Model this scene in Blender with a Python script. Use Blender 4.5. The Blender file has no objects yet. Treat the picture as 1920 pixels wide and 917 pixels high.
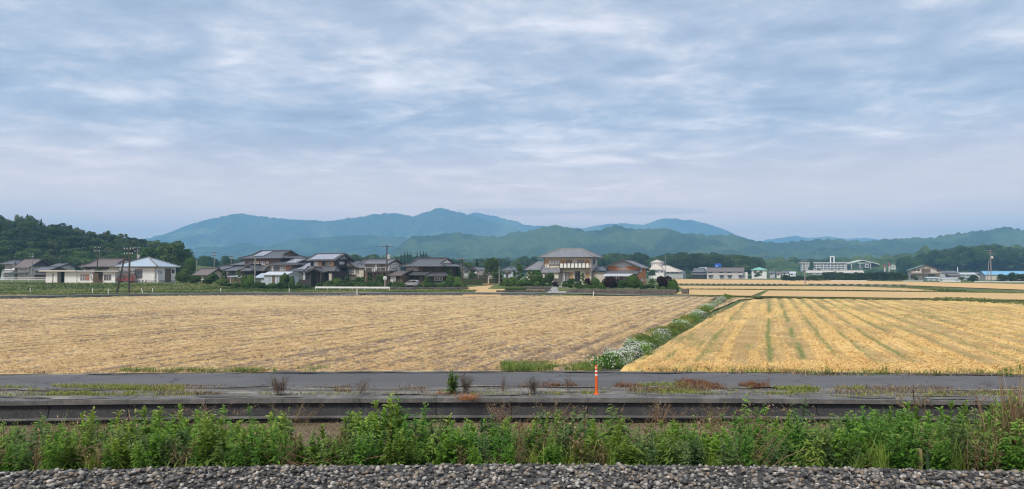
import bpy, math, random
import numpy as np
from mathutils import Vector, Matrix
random.seed(7)
rng = np.random.default_rng(7)
R = math.radians
scene = bpy.context.scene
C = scene.collection

# ------------------------------------------------------------------ camera
F = 1300.0; CX = 960.0; CY = 458.5; CH = 3.3; PITCH = math.atan(54 / F)
cam = bpy.data.cameras.new('camera'); cam.sensor_width = 36; cam.lens = F / 1920 * 36
cam.clip_start = 0.1; cam.clip_end = 40000
co = bpy.data.objects.new('camera', cam); C.objects.link(co)
co.location = (0, 0, CH); co.rotation_euler = (math.pi / 2 + PITCH, 0, 0)
scene.camera = co

# ------------------------------------------------------------------ world, sun, exposure
SUN_EL, SUN_AZ = R(52), R(215)      # azimuth clockwise from +Y (the view direction): behind and left
w = bpy.data.worlds.new('World'); scene.world = w; w.use_nodes = True
nt = w.node_tree; nt.nodes.clear()
def N(t, **k):
    n = nt.nodes.new(t)
    for a, b in k.items(): setattr(n, a, b)
    return n
def L(a, b): nt.links.new(a, b)
def val(n, i, v): n.inputs[i].default_value = v
def mth(op, a, b=None, clamp=False):
    n = N('ShaderNodeMath', operation=op, use_clamp=clamp)
    for i, v in enumerate((a, b)):
        if v is None: continue
        if isinstance(v, (int, float)): n.inputs[i].default_value = v
        else: L(v, n.inputs[i])
    return n.outputs[0]
out = N('ShaderNodeOutputWorld'); bg = N('ShaderNodeBackground'); L(bg.outputs[0], out.inputs[0])
sky = N('ShaderNodeTexSky', sky_type='NISHITA', sun_disc=False)
sky.sun_elevation = SUN_EL; sky.sun_rotation = SUN_AZ; sky.air_density = 1.0; sky.dust_density = 1.0
tc = N('ShaderNodeTexCoord'); sp = N('ShaderNodeSeparateXYZ'); L(tc.outputs['Generated'], sp.inputs[0])
zc = mth('ADD', mth('MAXIMUM', sp.outputs[2], 0.0), 0.075)
px = mth('DIVIDE', sp.outputs[0], zc); py = mth('DIVIDE', sp.outputs[1], zc)
cb = N('ShaderNodeCombineXYZ'); L(px, cb.inputs[0]); L(py, cb.inputs[1])
def cloud(scale, sx, sy, detail, rough, dist, off):
    m = N('ShaderNodeMapping'); m.inputs['Scale'].default_value = (sx, sy, 1); m.inputs['Location'].default_value = off
    m.inputs['Rotation'].default_value = (0, 0, R(9))
    L(cb.outputs[0], m.inputs[0])
    n = N('ShaderNodeTexNoise'); L(m.outputs[0], n.inputs['Vector'])
    val(n, 'Scale', scale); val(n, 'Detail', detail); val(n, 'Roughness', rough); val(n, 'Distortion', dist)
    return n.outputs[0]
big_ = cloud(0.55, .85, 1.0, 4, .5, .3, (3.1, 1.7, 0))
mid_ = cloud(2.1, .85, 1.05, 7, .58, .3, (7.3, 2.2, 0))
fine_ = cloud(4.6, .85, 1.0, 6, .6, .4, (1.3, 9.2, 0))
dens = mth('ADD', mth('ADD', mth('MULTIPLY', big_, .28), mth('MULTIPLY', mid_, .44)), mth('MULTIPLY', fine_, .28))
ramp = N('ShaderNodeValToRGB'); L(dens, ramp.inputs[0])
er = ramp.color_ramp.elements
er[0].position = .40; er[0].color = (.265, .30, .38, 1)
er[1].position = .63; er[1].color = (.74, .70, .71, 1)
for p_, c_ in ((.45, (.31, .345, .425, 1)), (.495, (.365, .395, .47, 1)), (.545, (.48, .485, .535, 1))):
    e = er.new(p_); e.color = c_
# thin gaps let a little of the clear sky through; near the horizon everything pales into lilac haze
skys = N('ShaderNodeMix', data_type='RGBA', blend_type='MULTIPLY'); val(skys, 0, 1.0)
L(sky.outputs[0], skys.inputs[6]); skys.inputs[7].default_value = (.10, .10, .10, 1)
mx = N('ShaderNodeMix', data_type='RGBA'); val(mx, 0, .92)
L(skys.outputs[2], mx.inputs[6]); L(ramp.outputs[0], mx.inputs[7])
hz = N('ShaderNodeMapRange', interpolation_type='SMOOTHSTEP'); L(sp.outputs[2], hz.inputs[0])
val(hz, 1, .02); val(hz, 2, .22); val(hz, 3, .9); val(hz, 4, .0)
mh = N('ShaderNodeMix', data_type='RGBA'); L(hz.outputs[0], mh.inputs[0]); L(mx.outputs[2], mh.inputs[6])
mh.inputs[7].default_value = (1.36, .98, .76, 1)
L(mh.outputs[2], bg.inputs[0]); val(bg, 1, 1.0)

sl = bpy.data.lights.new('sun', 'SUN'); sl.energy = 2.0; sl.angle = R(14); sl.color = (1, .94, .84)
so = bpy.data.objects.new('sun', sl); C.objects.link(so)
d = Vector((math.sin(SUN_AZ) * math.cos(SUN_EL), math.cos(SUN_AZ) * math.cos(SUN_EL), math.sin(SUN_EL)))
so.rotation_euler = d.to_track_quat('Z', 'Y').to_euler()
vs = scene.view_settings
vs.view_transform = 'Standard'; vs.look = 'None'; vs.exposure = 0.7; vs.gamma = 1; vs.use_curve_mapping = False
scene.render.engine = 'CYCLES'
cy = scene.cycles
cy.use_denoising = True; cy.denoiser = 'OPENIMAGEDENOISE'; cy.denoising_prefilter = 'ACCURATE'
cy.filter_width = 1.15; cy.max_bounces = 5; cy.diffuse_bounces = 2; cy.glossy_bounces = 2; cy.transmission_bounces = 3; cy.transparent_max_bounces = 4
cy.volume_bounces = 2; cy.caustics_reflective = False; cy.caustics_refractive = False

# ------------------------------------------------------------------ helpers
def ray(px, py):
    a = math.atan((CY - py) / F) + PITCH
    return (px - CX) / F, math.tan(a)
def gy(py, z=0.0):                       # distance of the ground at height z seen at image row py
    return (CH - z) / -ray(0, py)[1]
def at(px, Y, z=0.0): return Vector(((px - CX) / F * Y, Y, z))
def zat(py, Y): return CH + ray(0, py)[1] * Y
def tag(o, label=None, cat=None, group=None, kind=None):
    if label: o['label'] = label
    if cat: o['category'] = cat
    if group: o['group'] = group
    if kind: o['kind'] = kind
    return o
def empty(name, loc=(0, 0, 0), rz=0.0, label=None, cat=None, group=None):
    o = bpy.data.objects.new(name, None); C.objects.link(o)
    o.location = loc; o.rotation_euler = (0, 0, rz); o.empty_display_size = .5
    return tag(o, label, cat, group)
def link(name, me, parent=None):
    o = bpy.data.objects.new(name, me); C.objects.link(o)
    if parent: o.parent = parent
    return o
def mesh_np(name, V, Fc, mat, attrs=None, smooth=False):
    V = np.asarray(V, np.float32); Fc = np.asarray(Fc, np.int32); k = Fc.shape[1]
    me = bpy.data.meshes.new(name)
    me.vertices.add(len(V)); me.vertices.foreach_set('co', V.ravel())
    me.loops.add(Fc.size); me.loops.foreach_set('vertex_index', Fc.ravel())
    me.polygons.add(len(Fc)); me.polygons.foreach_set('loop_start', np.arange(0, Fc.size, k, dtype=np.int32))
    if smooth: me.polygons.foreach_set('use_smooth', np.ones(len(Fc), bool))
    me.update(calc_edges=True)
    for n, a in (attrs or {}).items():
        at_ = me.attributes.new(n, 'FLOAT', 'POINT'); at_.data.foreach_set('value', np.asarray(a, np.float32).ravel())
    if mat: me.materials.append(mat)
    return me
def grid_faces(nx, ny):
    i = np.arange(ny - 1)[:, None] * nx + np.arange(nx - 1)[None, :]
    return np.stack([i, i + 1, i + nx + 1, i + nx], -1).reshape(-1, 4)
def h2(ix, iy, seed):
    n = (ix.astype(np.int64) * 374761393 + iy.astype(np.int64) * 668265263 + seed * 1442695041) & 0xffffffff
    n = ((n ^ (n >> 13)) * 1274126177) & 0xffffffff
    return ((n ^ (n >> 16)) & 0xffffff) / float(0xffffff)
def vn(x, y, seed=0):
    x = np.asarray(x, float); y = np.asarray(y, float)
    ix = np.floor(x); iy = np.floor(y); fx = x - ix; fy = y - iy
    fx = fx * fx * (3 - 2 * fx); fy = fy * fy * (3 - 2 * fy)
    a = h2(ix, iy, seed); b = h2(ix + 1, iy, seed); c = h2(ix, iy + 1, seed); d = h2(ix + 1, iy + 1, seed)
    return (a + (b - a) * fx) * (1 - fy) + (c + (d - c) * fx) * fy
def fbm(x, y, o=4, seed=0, g=.5):
    s = 0; a = 1; t = 0
    for i in range(o):
        s = s + a * vn(x, y, seed + i); t += a; a *= g; x = x * 2.03 + 11.3; y = y * 2.03 + 4.7
    return s / t
def sm(a, b, x):
    t = np.clip((np.asarray(x, float) - a) / (b - a), 0, 1); return t * t * (3 - 2 * t)

# ------------------------------------------------------------------ materials
MATS = {}
class NT:
    def __init__(s, name):
        s.m = bpy.data.materials.new(name); s.m.use_nodes = True; s.t = s.m.node_tree
        s.b = s.t.nodes['Principled BSDF']; s.o = s.t.nodes['Material Output']
        s.b.inputs['Specular IOR Level'].default_value = .3
    def n(s, t, **k):
        n = s.t.nodes.new(t)
        for a, b in k.items(): setattr(n, a, b)
        return n
    def l(s, a, b): s.t.links.new(a, b)
    def noise(s, scale, detail=4, rough=.55, coord='Object', mscale=None, rot=0):
        tcn = s.n('ShaderNodeTexCoord'); src = tcn.outputs[coord]
        if mscale or rot:
            m = s.n('ShaderNodeMapping'); m.inputs['Scale'].default_value = mscale or (1, 1, 1)
            m.inputs['Rotation'].default_value = (0, 0, rot)
            s.l(src, m.inputs[0]); src = m.outputs[0]
        n = s.n('ShaderNodeTexNoise'); s.l(src, n.inputs['Vector'])
        n.inputs['Scale'].default_value = scale; n.inputs['Detail'].default_value = detail; n.inputs['Roughness'].default_value = rough
        return n.outputs[0]
    def ramp(s, src, stops):
        r = s.n('ShaderNodeValToRGB'); s.l(src, r.inputs[0]); e = r.color_ramp.elements
        e[0].position = stops[0][0]; e[0].color = (*stops[0][1], 1)
        e[1].position = stops[-1][0]; e[1].color = (*stops[-1][1], 1)
        for p, c in stops[1:-1]:
            q = e.new(p); q.color = (*c, 1)
        return r.outputs[0]
    def mix(s, f, a, b, blend='MIX'):
        m = s.n('ShaderNodeMix', data_type='RGBA', blend_type=blend)
        for i, v in ((0, f), (6, a), (7, b)):
            if isinstance(v, (int, float)): m.inputs[i].default_value = v
            elif isinstance(v, tuple): m.inputs[i].default_value = (*v, 1)
            else: s.l(v, m.inputs[i])
        return m.outputs[2]
    def attr(s, name):
        a = s.n('ShaderNodeAttribute', attribute_name=name); return a.outputs['Fac']
    def rnd(s):
        return s.n('ShaderNodeObjectInfo').outputs['Random']
    def bump(s, src, strength=.3, dist=.05):
        b = s.n('ShaderNodeBump'); b.inputs['Strength'].default_value = strength; b.inputs['Distance'].default_value = dist
        s.l(src, b.inputs['Height']); s.l(b.outputs[0], s.b.inputs['Normal'])
    def color(s, src): s.l(src, s.b.inputs['Base Color'])
    def rough(s, v): s.b.inputs['Roughness'].default_value = v
def pm(name, c1, c2=None, scale=3.0, rough=.8, bump=0.0, bscale=None, lo=.35, hi=.65, metal=0.0, mscale=None, spec=.3):
    """plain weathered surface: two tones mixed by noise"""
    if name in MATS: return MATS[name]
    t = NT(name); c2 = c2 or tuple(v * .8 for v in c1)
    nz = t.noise(scale, 6, .6, mscale=mscale)
    t.color(t.ramp(nz, [(lo, c1), (hi, c2)])); t.rough(rough); t.b.inputs['Metallic'].default_value = metal
    t.b.inputs['Specular IOR Level'].default_value = spec
    if bump: t.bump(t.noise(bscale or scale * 4, 5, .6), bump, .03)
    MATS[name] = t.m; return t.m
def leafmat(name, c1, c2, c3=None, trans=.25, rough=.6, ovar=.5):
    """foliage: tone by leaf (attribute rnd) and by plant (object random)"""
    if name in MATS: return MATS[name]
    t = NT(name)
    col = t.ramp(t.attr('rnd'), [(0, c1), (.6, c2), (1, c3 or c2)])
    hs = t.n('ShaderNodeHueSaturation')
    mr = t.n('ShaderNodeMapRange'); t.l(t.rnd(), mr.inputs[0]); mr.inputs[3].default_value = 1 - ovar * .55; mr.inputs[4].default_value = 1 + ovar * .55
    mr2 = t.n('ShaderNodeMapRange'); t.l(t.rnd(), mr2.inputs[0]); mr2.inputs[3].default_value = .515; mr2.inputs[4].default_value = .485
    t.l(mr.outputs[0], hs.inputs['Value']); t.l(mr2.outputs[0], hs.inputs['Hue']); t.l(col, hs.inputs['Color'])
    t.color(hs.outputs[0]); t.rough(rough); t.b.inputs['Specular IOR Level'].default_value = .25
    tr = t.n('ShaderNodeBsdfTranslucent'); t.l(hs.outputs[0], tr.inputs[0])
    ms = t.n('ShaderNodeMixShader'); ms.inputs[0].default_value = trans
    t.l(t.b.outputs[0], ms.inputs[1]); t.l(tr.outputs[0], ms.inputs[2]); t.l(ms.outputs[0], t.o.inputs[0])
    MATS[name] = t.m; return t.m
# ================================================================== GROUND
ROW = .37                                  # field rows run along (ROW, 1)
def Gz(X, Y):                              # height of the land beyond the near road
    X = np.asarray(X, float); Y = np.asarray(Y, float)
    lane = np.interp(X, LX, LY)
    z = .32 * sm(.3, 1.0, Y - lane) * (1 - sm(5, 24, X))                      # yards behind the lane lie a little higher
    z = z + 1.05 * sm(116, 136, Y) * (1 - sm(-66, -46, X))                    # grassy bank up to the terrace on the left
    z = z + .25 * sm(150, 400, Y)
    z = z + .62 * sm(-5, -3.6, X) * (1 - sm(25.5, 26.5, X)) * np.where(X < 8, sm(124, 125, Y), sm(113.4, 114.2, Y)) * (1 - sm(165, 185, Y))   # raised garden
    z = z + 2.0 * sm(700, 1500, Y)
    z = z + np.interp(X, [-420, -330, -225, -195, -178, -158, -147, -132, -122, -112], [0, 11, 16, 14.5, 12.5, 8, 6, 4.5, 2, 0]) * sm(228, 295, Y) * (1 - sm(300, 420, Y))   # wooded knoll
    return z
# far edge of the left field / the lane behind it, as distance over X
LX = np.array([-400, -75, -62, -53, -43, -5, 28, 33, 45, 58, 120, 400]); 
LY = np.array([60., 85.5, 90.5, 99.5, 103, 103.4, 98, 91.5, 86, 80.5, 62, 40])
# near road: gently curved along X (centre farther than the sides)
def bend(X, k=.0026): return -k * np.asarray(X, float) ** 2
RN, RF = 20.2, 23.2                        # near and far edge of the asphalt
WALL = 18.45                               # face of the retaining wall below the road

def strip(name, X, ya, yb, z, mat, kind='structure', nv=2, crown=0.0, attrs=None):
    """a sheet between the lines Y=ya(X) and Y=yb(X)"""
    X = np.asarray(X, float); t = np.linspace(0, 1, nv)
    A = ya(X) if callable(ya) else np.full_like(X, ya); B = yb(X) if callable(yb) else np.full_like(X, yb)
    YY = A[None, :] * (1 - t)[:, None] + B[None, :] * t[:, None]; XX = np.repeat(X[None, :], nv, 0)
    ZZ = (z(XX, YY) if callable(z) else np.full_like(XX, z)) + crown * (4 * t * (1 - t))[:, None]
    V = np.stack([XX, YY, ZZ], -1).reshape(-1, 3)
    o = link(name, mesh_np(name, V, grid_faces(len(X), nv), mat, smooth=True))
    return tag(o, kind=kind)

# ---- ground sheet to the horizon
def spaced(a, b, n, p):                    # symmetric, denser round 0
    t = np.linspace(-1, 1, n); s = np.sign(t) * np.abs(t) ** p
    return np.where(s < 0, -s * a, s * b)
gxs = np.unique(np.concatenate([np.linspace(-180, 180, 91), np.linspace(-8, 30, 77), spaced(-6000, 6000, 61, 3)]))
gys = np.unique(np.concatenate([np.linspace(18.6, 200, 120), np.linspace(102, 127, 60), np.geomspace(200, 6700, 60)]))
XX, YY = np.meshgrid(gxs, gys)
ZZ = Gz(XX, YY) - .06
g = NT('ground_grass')
n1 = g.noise(.07, 8, .7); n2 = g.noise(1.1, 8, .75, mscale=(.5, 1, 1))
c = g.ramp(n1, [(.3, (.085, .115, .035)), (.5, (.11, .13, .045)), (.7, (.20, .17, .08))])
g.color(g.mix(.65, c, g.ramp(n2, [(.36, (.035, .065, .014)), (.5, (.085, .125, .03)), (.64, (.20, .20, .075))]))); g.rough(.95); g.bump(n2, .6, .2)
V = np.stack([XX, YY, ZZ], -1).reshape(-1, 3)
tag(link('ground', mesh_np('ground', V, grid_faces(len(gxs), len(gys)), g.m, smooth=True)), kind='structure')

# ---- embankment from the track down to the drain
prof_y = np.array([-12, 8.52, 8.87, 9.4, 10.3, 11.6, 13.5, 16.0, 17.3, 18.6])
prof_z = np.array([.93, .93, .86, .62, .32, .08, -.22, -.47, -.60, -.62])
def Ez(X, Y): return np.interp(np.asarray(Y, float) - bend(X, .0085) * np.clip((12 - np.asarray(Y, float)) / 4, 0, 1), prof_y, prof_z)
e = NT('bank_soil'); n1 = e.noise(2.2, 7, .65); n2 = e.noise(14, 6, .65)
e.color(e.mix(.45, e.ramp(n1, [(.3, (.10, .075, .045)), (.55, (.20, .145, .085)), (.75, (.27, .20, .11))]), e.ramp(n2, [(.3, (.04, .032, .022)), (.7, (.25, .20, .13))])))
e.rough(.95); e.bump(n2, .9, .06)
exs = np.linspace(-45, 45, 181); eys = np.concatenate([[-12, -4, 2, 5], np.linspace(6.5, 18.8, 78)])
XX, YY = np.meshgrid(exs, eys); ZZ = Ez(XX, YY) + .05 * (fbm(XX * 1.3, YY * 1.3, 4, 3) - .5) * (YY > 8.8)
tag(link('railway_embankment', mesh_np('railway_embankment', np.stack([XX, YY, ZZ], -1).reshape(-1, 3), grid_faces(len(exs), len(eys)), e.m, smooth=True)), kind='structure')

# ---- ballast: real stones over a dark bed
def stone_proto(k):
    import bmesh
    bm = bmesh.new(); bmesh.ops.create_icosphere(bm, subdivisions=1, radius=1)
    r_ = np.random.default_rng(k + 50)
    V = np.array([v.co for v in bm.verts]); 
    V *= (1 + r_.uniform(-.42, .38, (len(V), 1))); V *= r_.uniform((.7, .6, .42), (1.45, 1.1, .85)); 
    Fc = np.array([[v.index for v in f.verts] for f in bm.faces]); bm.free(); return V, Fc
protos = [stone_proto(k) for k in range(9)]
nst = 31000
sx = rng.uniform(-11.6, 11.6, nst); syy = rng.uniform(5.9, 8.70, nst) + bend(sx, .0085)
size = rng.uniform(.017, .038, nst) * np.where(rng.random(nst) < .12, 1.3, 1)
which = rng.integers(0, 9, nst); ang = rng.uniform(0, 6.28, nst); tilt = rng.uniform(-.6, .6, nst)
Vs, Fs, As = [], [], []; off = 0
tone = rng.random(nst)
for k in range(9):
    I = np.where(which == k)[0]; PV, PF = protos[k]
    ca, sa = np.cos(ang[I]), np.sin(ang[I]); ct, st = np.cos(tilt[I]), np.sin(tilt[I])
    p = PV[None] * size[I][:, None, None]
    x, y, z = p[..., 0], p[..., 1], p[..., 2]
    y, z = y * ct[:, None] - z * st[:, None], y * st[:, None] + z * ct[:, None]
    x, y = x * ca[:, None] - y * sa[:, None], x * sa[:, None] + y * ca[:, None]
    edge = np.clip((syy[I] - bend(sx[I], .0085) - 8.43) / .3, 0, 1)
    x = x + sx[I][:, None]; y = y + syy[I][:, None]; z = z + (.955 - .06 * edge + rng.uniform(-.045, .04, len(I)) + .03 * (fbm(sx[I] * 2, syy[I] * 2, 3, 9) - .5))[:, None]
    Vs.append(np.stack([x, y, z], -1).reshape(-1, 3)); Fs.append((PF[None] + (np.arange(len(I)) * len(PV))[:, None, None]).reshape(-1, 3) + off)
    As.append(np.repeat(tone[I], len(PV))); off += len(I) * len(PV)
b = NT('ballast_stone')
cc = b.ramp(b.attr('rnd'), [(0, (.03, .03, .033)), (.25, (.075, .073, .075)), (.45, (.16, .157, .157)), (.58, (.20, .15, .105)), (.72, (.27, .225, .175)), (.86, (.31, .295, .27)), (.96, (.42, .395, .36)), (1, (.56, .52, .47))])
b.color(b.mix(.15, cc, b.ramp(b.noise(38, 4), [(.3, (.10, .095, .09)), (.7, (.30, .29, .27))]), 'MIX')); b.rough(.85); b.bump(b.noise(90, 3), .4, .006)
bs = link('ballast_stones', mesh_np('ballast_stones', np.concatenate(Vs), np.concatenate(Fs), b.m, {'rnd': np.concatenate(As)}))
tag(bs, 'grey crushed stone ballast along the bottom edge of the picture', 'gravel', kind='stuff')
bb = NT('ballast_bed'); n1 = bb.noise(30, 3); bb.color(bb.ramp(n1, [(.35, (.03, .03, .032)), (.65, (.12, .115, .11))])); bb.bump(n1, 1, .05); bb.rough(.9)
strip('ballast_bed', np.linspace(-45, 45, 91), lambda X: -12 + 0 * X, lambda X: 8.65 + bend(X, .0085) * (np.abs(X) < 14) + bend(14, .0085) * (np.abs(X) >= 14), .944, bb.m)

# ---- near road, verge, coping and retaining wall
a = NT('asphalt'); n1 = a.noise(.5, 6, .6, mscale=(.25, 1, 1)); n2 = a.noise(40, 3, .7); n3 = a.noise(1.1, 5, .7, mscale=(.3, 1.6, 1))
ac = a.ramp(n1, [(.3, (.085, .085, .09)), (.6, (.12, .12, .126)), (.75, (.155, .153, .15))])
ac = a.mix(a.ramp(n3, [(.62, (0, 0, 0)), (.74, (.55, .55, .55))]), ac, (.26, .25, .235))
vo = a.n('ShaderNodeTexVoronoi', feature='DISTANCE_TO_EDGE'); tcn = a.n('ShaderNodeTexCoord'); dn = a.n('ShaderNodeTexNoise'); dn.inputs['Scale'].default_value = 1.3; a.l(tcn.outputs['Object'], dn.inputs['Vector'])
vm = a.n('ShaderNodeVectorMath', operation='MULTIPLY_ADD'); a.l(dn.outputs['Color'], vm.inputs[0]); vm.inputs[1].default_value = (1.2, 1.2, 0); a.l(tcn.outputs['Object'], vm.inputs[2]); a.l(vm.outputs[0], vo.inputs['Vector']); vo.inputs['Scale'].default_value = .38
ac = a.mix(a.ramp(vo.outputs['Distance'], [(.006, (.75, .75, .75)), (.02, (0, 0, 0))]), ac, (.035, .034, .034))
n4 = a.noise(.22, 3, .5, mscale=(.5, 1.4, 1)); ac = a.mix(a.ramp(n4, [(.53, (0, 0, 0)), (.56, (.55, .55, .55))]), ac, (.07, .07, .073))
a.color(a.mix(.25, ac, a.ramp(n2, [(.3, (.05, .05, .053)), (.7, (.21, .21, .21))]))); a.rough(.85); a.bump(n2, .25, .01)
rx = np.linspace(-90, 90, 181)
rb = lambda X, y0: y0 + bend(np.clip(X, -60, 60), .0026)
strip('road', rx, lambda X: rb(X, RN), lambda X: rb(X, RF), 0.0, a.m, nv=9, crown=.03)
v = NT('verge_dirt'); n1 = v.noise(1.5, 8, .7, mscale=(.3, 1.3, 1)); n2 = v.noise(22, 5, .65)
v.color(v.mix(.4, v.ramp(n1, [(.40, (.04, .04, .042)), (.47, (.07, .068, .067)), (.505, (.23, .22, .20)), (.54, (.11, .105, .098)), (.59, (.36, .34, .31))]), v.ramp(n2, [(.3, (.05, .047, .042)), (.7, (.24, .22, .185))]))); v.rough(.95); v.bump(n2, .5, .02)
strip('field_margin', rx, lambda X: rb(X, RF - .05), lambda X: rb(X, RF + .9), -.004, v.m, nv=4)
strip('verge', rx, lambda X: rb(X, WALL + .55), lambda X: rb(X, RN + .06), lambda X, Y: .012 + .02 * (fbm(X * .8, Y * .8, 3, 5) - .5), v.m, nv=6)
cn = NT('weathered_concrete'); n1 = cn.noise(1.6, 7, .65); n2 = cn.noise(25, 4, .6); 
cn.color(cn.mix(.35, cn.ramp(n1, [(.32, (.055, .054, .054)), (.5, (.11, .107, .104)), (.68, (.24, .23, .215))]), cn.ramp(n2, [(.3, (.06, .06, .058)), (.7, (.25, .24, .225))]))); cn.rough(.9); cn.bump(n2, .35, .012)
wn = NT('stained_wall_concrete'); n1 = wn.noise(1.3, 8, .7, mscale=(1.9, 1, .25)); n2 = wn.noise(20, 4, .6)
wn.color(wn.mix(.3, wn.ramp(n1, [(.3, (.022, .022, .026)), (.55, (.042, .041, .045)), (.70, (.085, .08, .076)), (.80, (.17, .16, .145))]), wn.ramp(n2, [(.3, (.02, .02, .022)), (.7, (.13, .125, .12))]))); wn.rough(.9); wn.bump(n2, .4, .012)

DIRT = v.m
class MB:
    """collects shapes, builds ONE mesh object"""
    def __init__(s): s.v = []; s.f = []
    def add(s, vs, fs):
        o = len(s.v); s.v += [tuple(p) for p in vs]; s.f += [tuple(i + o for i in f) for f in fs]; return s
    def box(s, x0, x1, y0, y1, z0, z1):
        return s.add([(x0, y0, z0), (x1, y0, z0), (x1, y1, z0), (x0, y1, z0), (x0, y0, z1), (x1, y0, z1), (x1, y1, z1), (x0, y1, z1)],
                     [(3, 2, 1, 0), (4, 5, 6, 7), (0, 1, 5, 4), (1, 2, 6, 5), (2, 3, 7, 6), (3, 0, 4, 7)])
    def tube(s, a, b, r0, r1=None, n=8):
        a = Vector(a); b = Vector(b); r1 = r0 if r1 is None else r1; d = (b - a).normalized()
        u = d.orthogonal().normalized(); w_ = d.cross(u); vs = []
        for p, r in ((a, r0), (b, r1)):
            vs += [p + (u * math.cos(6.28318 * i / n) + w_ * math.sin(6.28318 * i / n)) * r for i in range(n)]
        return s.add(vs, [(i, (i + 1) % n, n + (i + 1) % n, n + i) for i in range(n)] + [tuple(range(n - 1, -1, -1)), tuple(range(n, 2 * n))])
    def bar(s, a, b, wx, wz):               # rectangular bar from a to b
        a = Vector(a); b = Vector(b); d = (b - a).normalized(); up = Vector((0, 0, 1)) if abs(d.z) < .95 else Vector((0, 1, 0))
        u = d.cross(up).normalized() * wx / 2; w_ = u.cross(d).normalized() * wz / 2
        return s.add([a - u - w_, a + u - w_, a + u + w_, a - u + w_, b - u - w_, b + u - w_, b + u + w_, b - u + w_],
                     [(0, 1, 2, 3), (7, 6, 5, 4), (4, 5, 1, 0), (5, 6, 2, 1), (6, 7, 3, 2), (7, 4, 0, 3)])
    def prism(s, poly, y0, y1):             # polygon in xz pushed along y
        n = len(poly)
        return s.add([(x, y0, z) for x, z in poly] + [(x, y1, z) for x, z in poly],
                     [tuple(range(n)), tuple(range(2 * n - 1, n - 1, -1))] + [(i, i + n, (i + 1) % n + n, (i + 1) % n) for i in range(n)])
    def lathe(s, prof, n=10, c=(0, 0)):
        vs = []
        for r, z in prof: vs += [(c[0] + r * math.cos(6.28318 * i / n), c[1] + r * math.sin(6.28318 * i / n), z) for i in range(n)]
        fs = []
        for k in range(len(prof) - 1): fs += [(k * n + i, k * n + (i + 1) % n, (k + 1) * n + (i + 1) % n, (k + 1) * n + i) for i in range(n)]
        fs += [tuple(range(n - 1, -1, -1)), tuple(range((len(prof) - 1) * n, len(prof) * n))]
        return s.add(vs, fs)
    def build(s, name, mat, parent=None, smooth=False):
        me = bpy.data.meshes.new(name); me.from_pydata(s.v, [], s.f)
        if smooth: me.polygons.foreach_set('use_smooth', [True] * len(me.polygons))
        me.update(); me.materials.append(mat); return link(name, me, parent)
def bx(name, mat, parent, *b): return MB().box(*b).build(name, mat, parent)

wall_root = empty('retaining_wall', (0, WALL, -.6)); tag(wall_root, 'dark stained concrete retaining wall along the near edge of the road', 'wall')
# panels between joints, each a cast length of its own, following the bend of the road
m = MB()
cx_ = np.linspace(-24, 24, 49)
m.add([(x, float(bend(x, .0026)) + .2, -.1) for x in cx_] + [(x, float(bend(x, .0026)) + .2, .52) for x in cx_], [(i, i + 1, 50 + i, 49 + i) for i in range(48)])
m.build('core', wn.m, wall_root)
k = 0; xa = -24.0
while xa < 24:
    Lp = 1.98; xm = xa + Lp / 2
    y0 = float(bend(xa, .0026)); y1 = float(bend(xa + Lp, .0026)); j = random.uniform(-.012, .012)
    m = MB().add([(xa, y0 + j, 0), (xa + Lp, y1 + j, 0), (xa + Lp, y1 + j + .1, .49), (xa, y0 + j + .1, .49),
                  (xa, y0 + .4, 0), (xa + Lp, y1 + .4, 0), (xa + Lp, y1 + .4, .49), (xa, y0 + .4, .49)],
                 [(0, 1, 2, 3), (5, 4, 7, 6), (3, 2, 6, 7), (1, 0, 4, 5), (0, 3, 7, 4), (2, 1, 5, 6)])
    m.build('panel', wn.m, wall_root)
    m = MB(); zt = .615 + random.uniform(-.006, .006)
    m.add([(xa, y0 - .02, .50), (xa + Lp + .01, y1 - .02, .50), (xa + Lp + .01, y1 + .58, .50), (xa, y0 + .58, .50),
           (xa, y0 - .02, zt), (xa + Lp + .01, y1 - .02, zt), (xa + Lp + .01, y1 + .58, zt + .01), (xa, y0 + .58, zt + .01)],
          [(3, 2, 1, 0), (4, 5, 6, 7), (0, 1, 5, 4), (1, 2, 6, 5), (2, 3, 7, 6), (3, 0, 4, 7)]).build('coping', cn.m, wall_root)
    m = MB().add([(xa, y0 - .13, .12), (xa + Lp, y1 - .13, .12), (xa + Lp, y1 + .03, .12), (xa, y0 + .03, .12),
                  (xa, y0 - .13, .155), (xa + Lp, y1 - .13, .155), (xa + Lp, y1 + .03, .155), (xa, y0 + .03, .155)],
                 [(3, 2, 1, 0), (4, 5, 6, 7), (0, 1, 5, 4), (1, 2, 6, 5), (2, 3, 7, 6), (3, 0, 4, 7)])
    m.build('footing_lip', cn.m, wall_root)
    xa += 2.0

# ================================================================== FIELDS
def border_s(Y): return -5.35 + 0 * Y      # row coordinate s = X - ROW*Y of the flower strip
def make_field(name, xl, xr, near, far, nx, ny, hfun, mat):
    t = np.linspace(0, 1, ny)[:, None]; u = np.linspace(0, 1, nx)[None, :]
    Yc = 1 / (1 / 23.0 + (1 / 104.0 - 1 / 23.0) * t)                        # nominal row distances
    tt = (Yc - 23.0) / 81.0
    XL = xl(Yc); XR = xr(Yc); XX = XL + (XR - XL) * u
    A = near(XX); B = far(XX); YY = A + (B - A) * tt
    z, at_ = hfun(XX, YY); z = z * sm(0, .5, YY - A) + .012
    V = np.stack([XX, YY, z], -1).reshape(-1, 3)
    o = link(name, mesh_np(name, V, grid_faces(nx, ny), mat, {k: q for k, q in at_.items()}, smooth=True))
    return tag(o, kind='structure')
farL = lambda X: np.interp(X, LX, LY) - .6
nearF = lambda X: RF + .25 + bend(np.clip(X, -60, 60), .0026)

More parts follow.
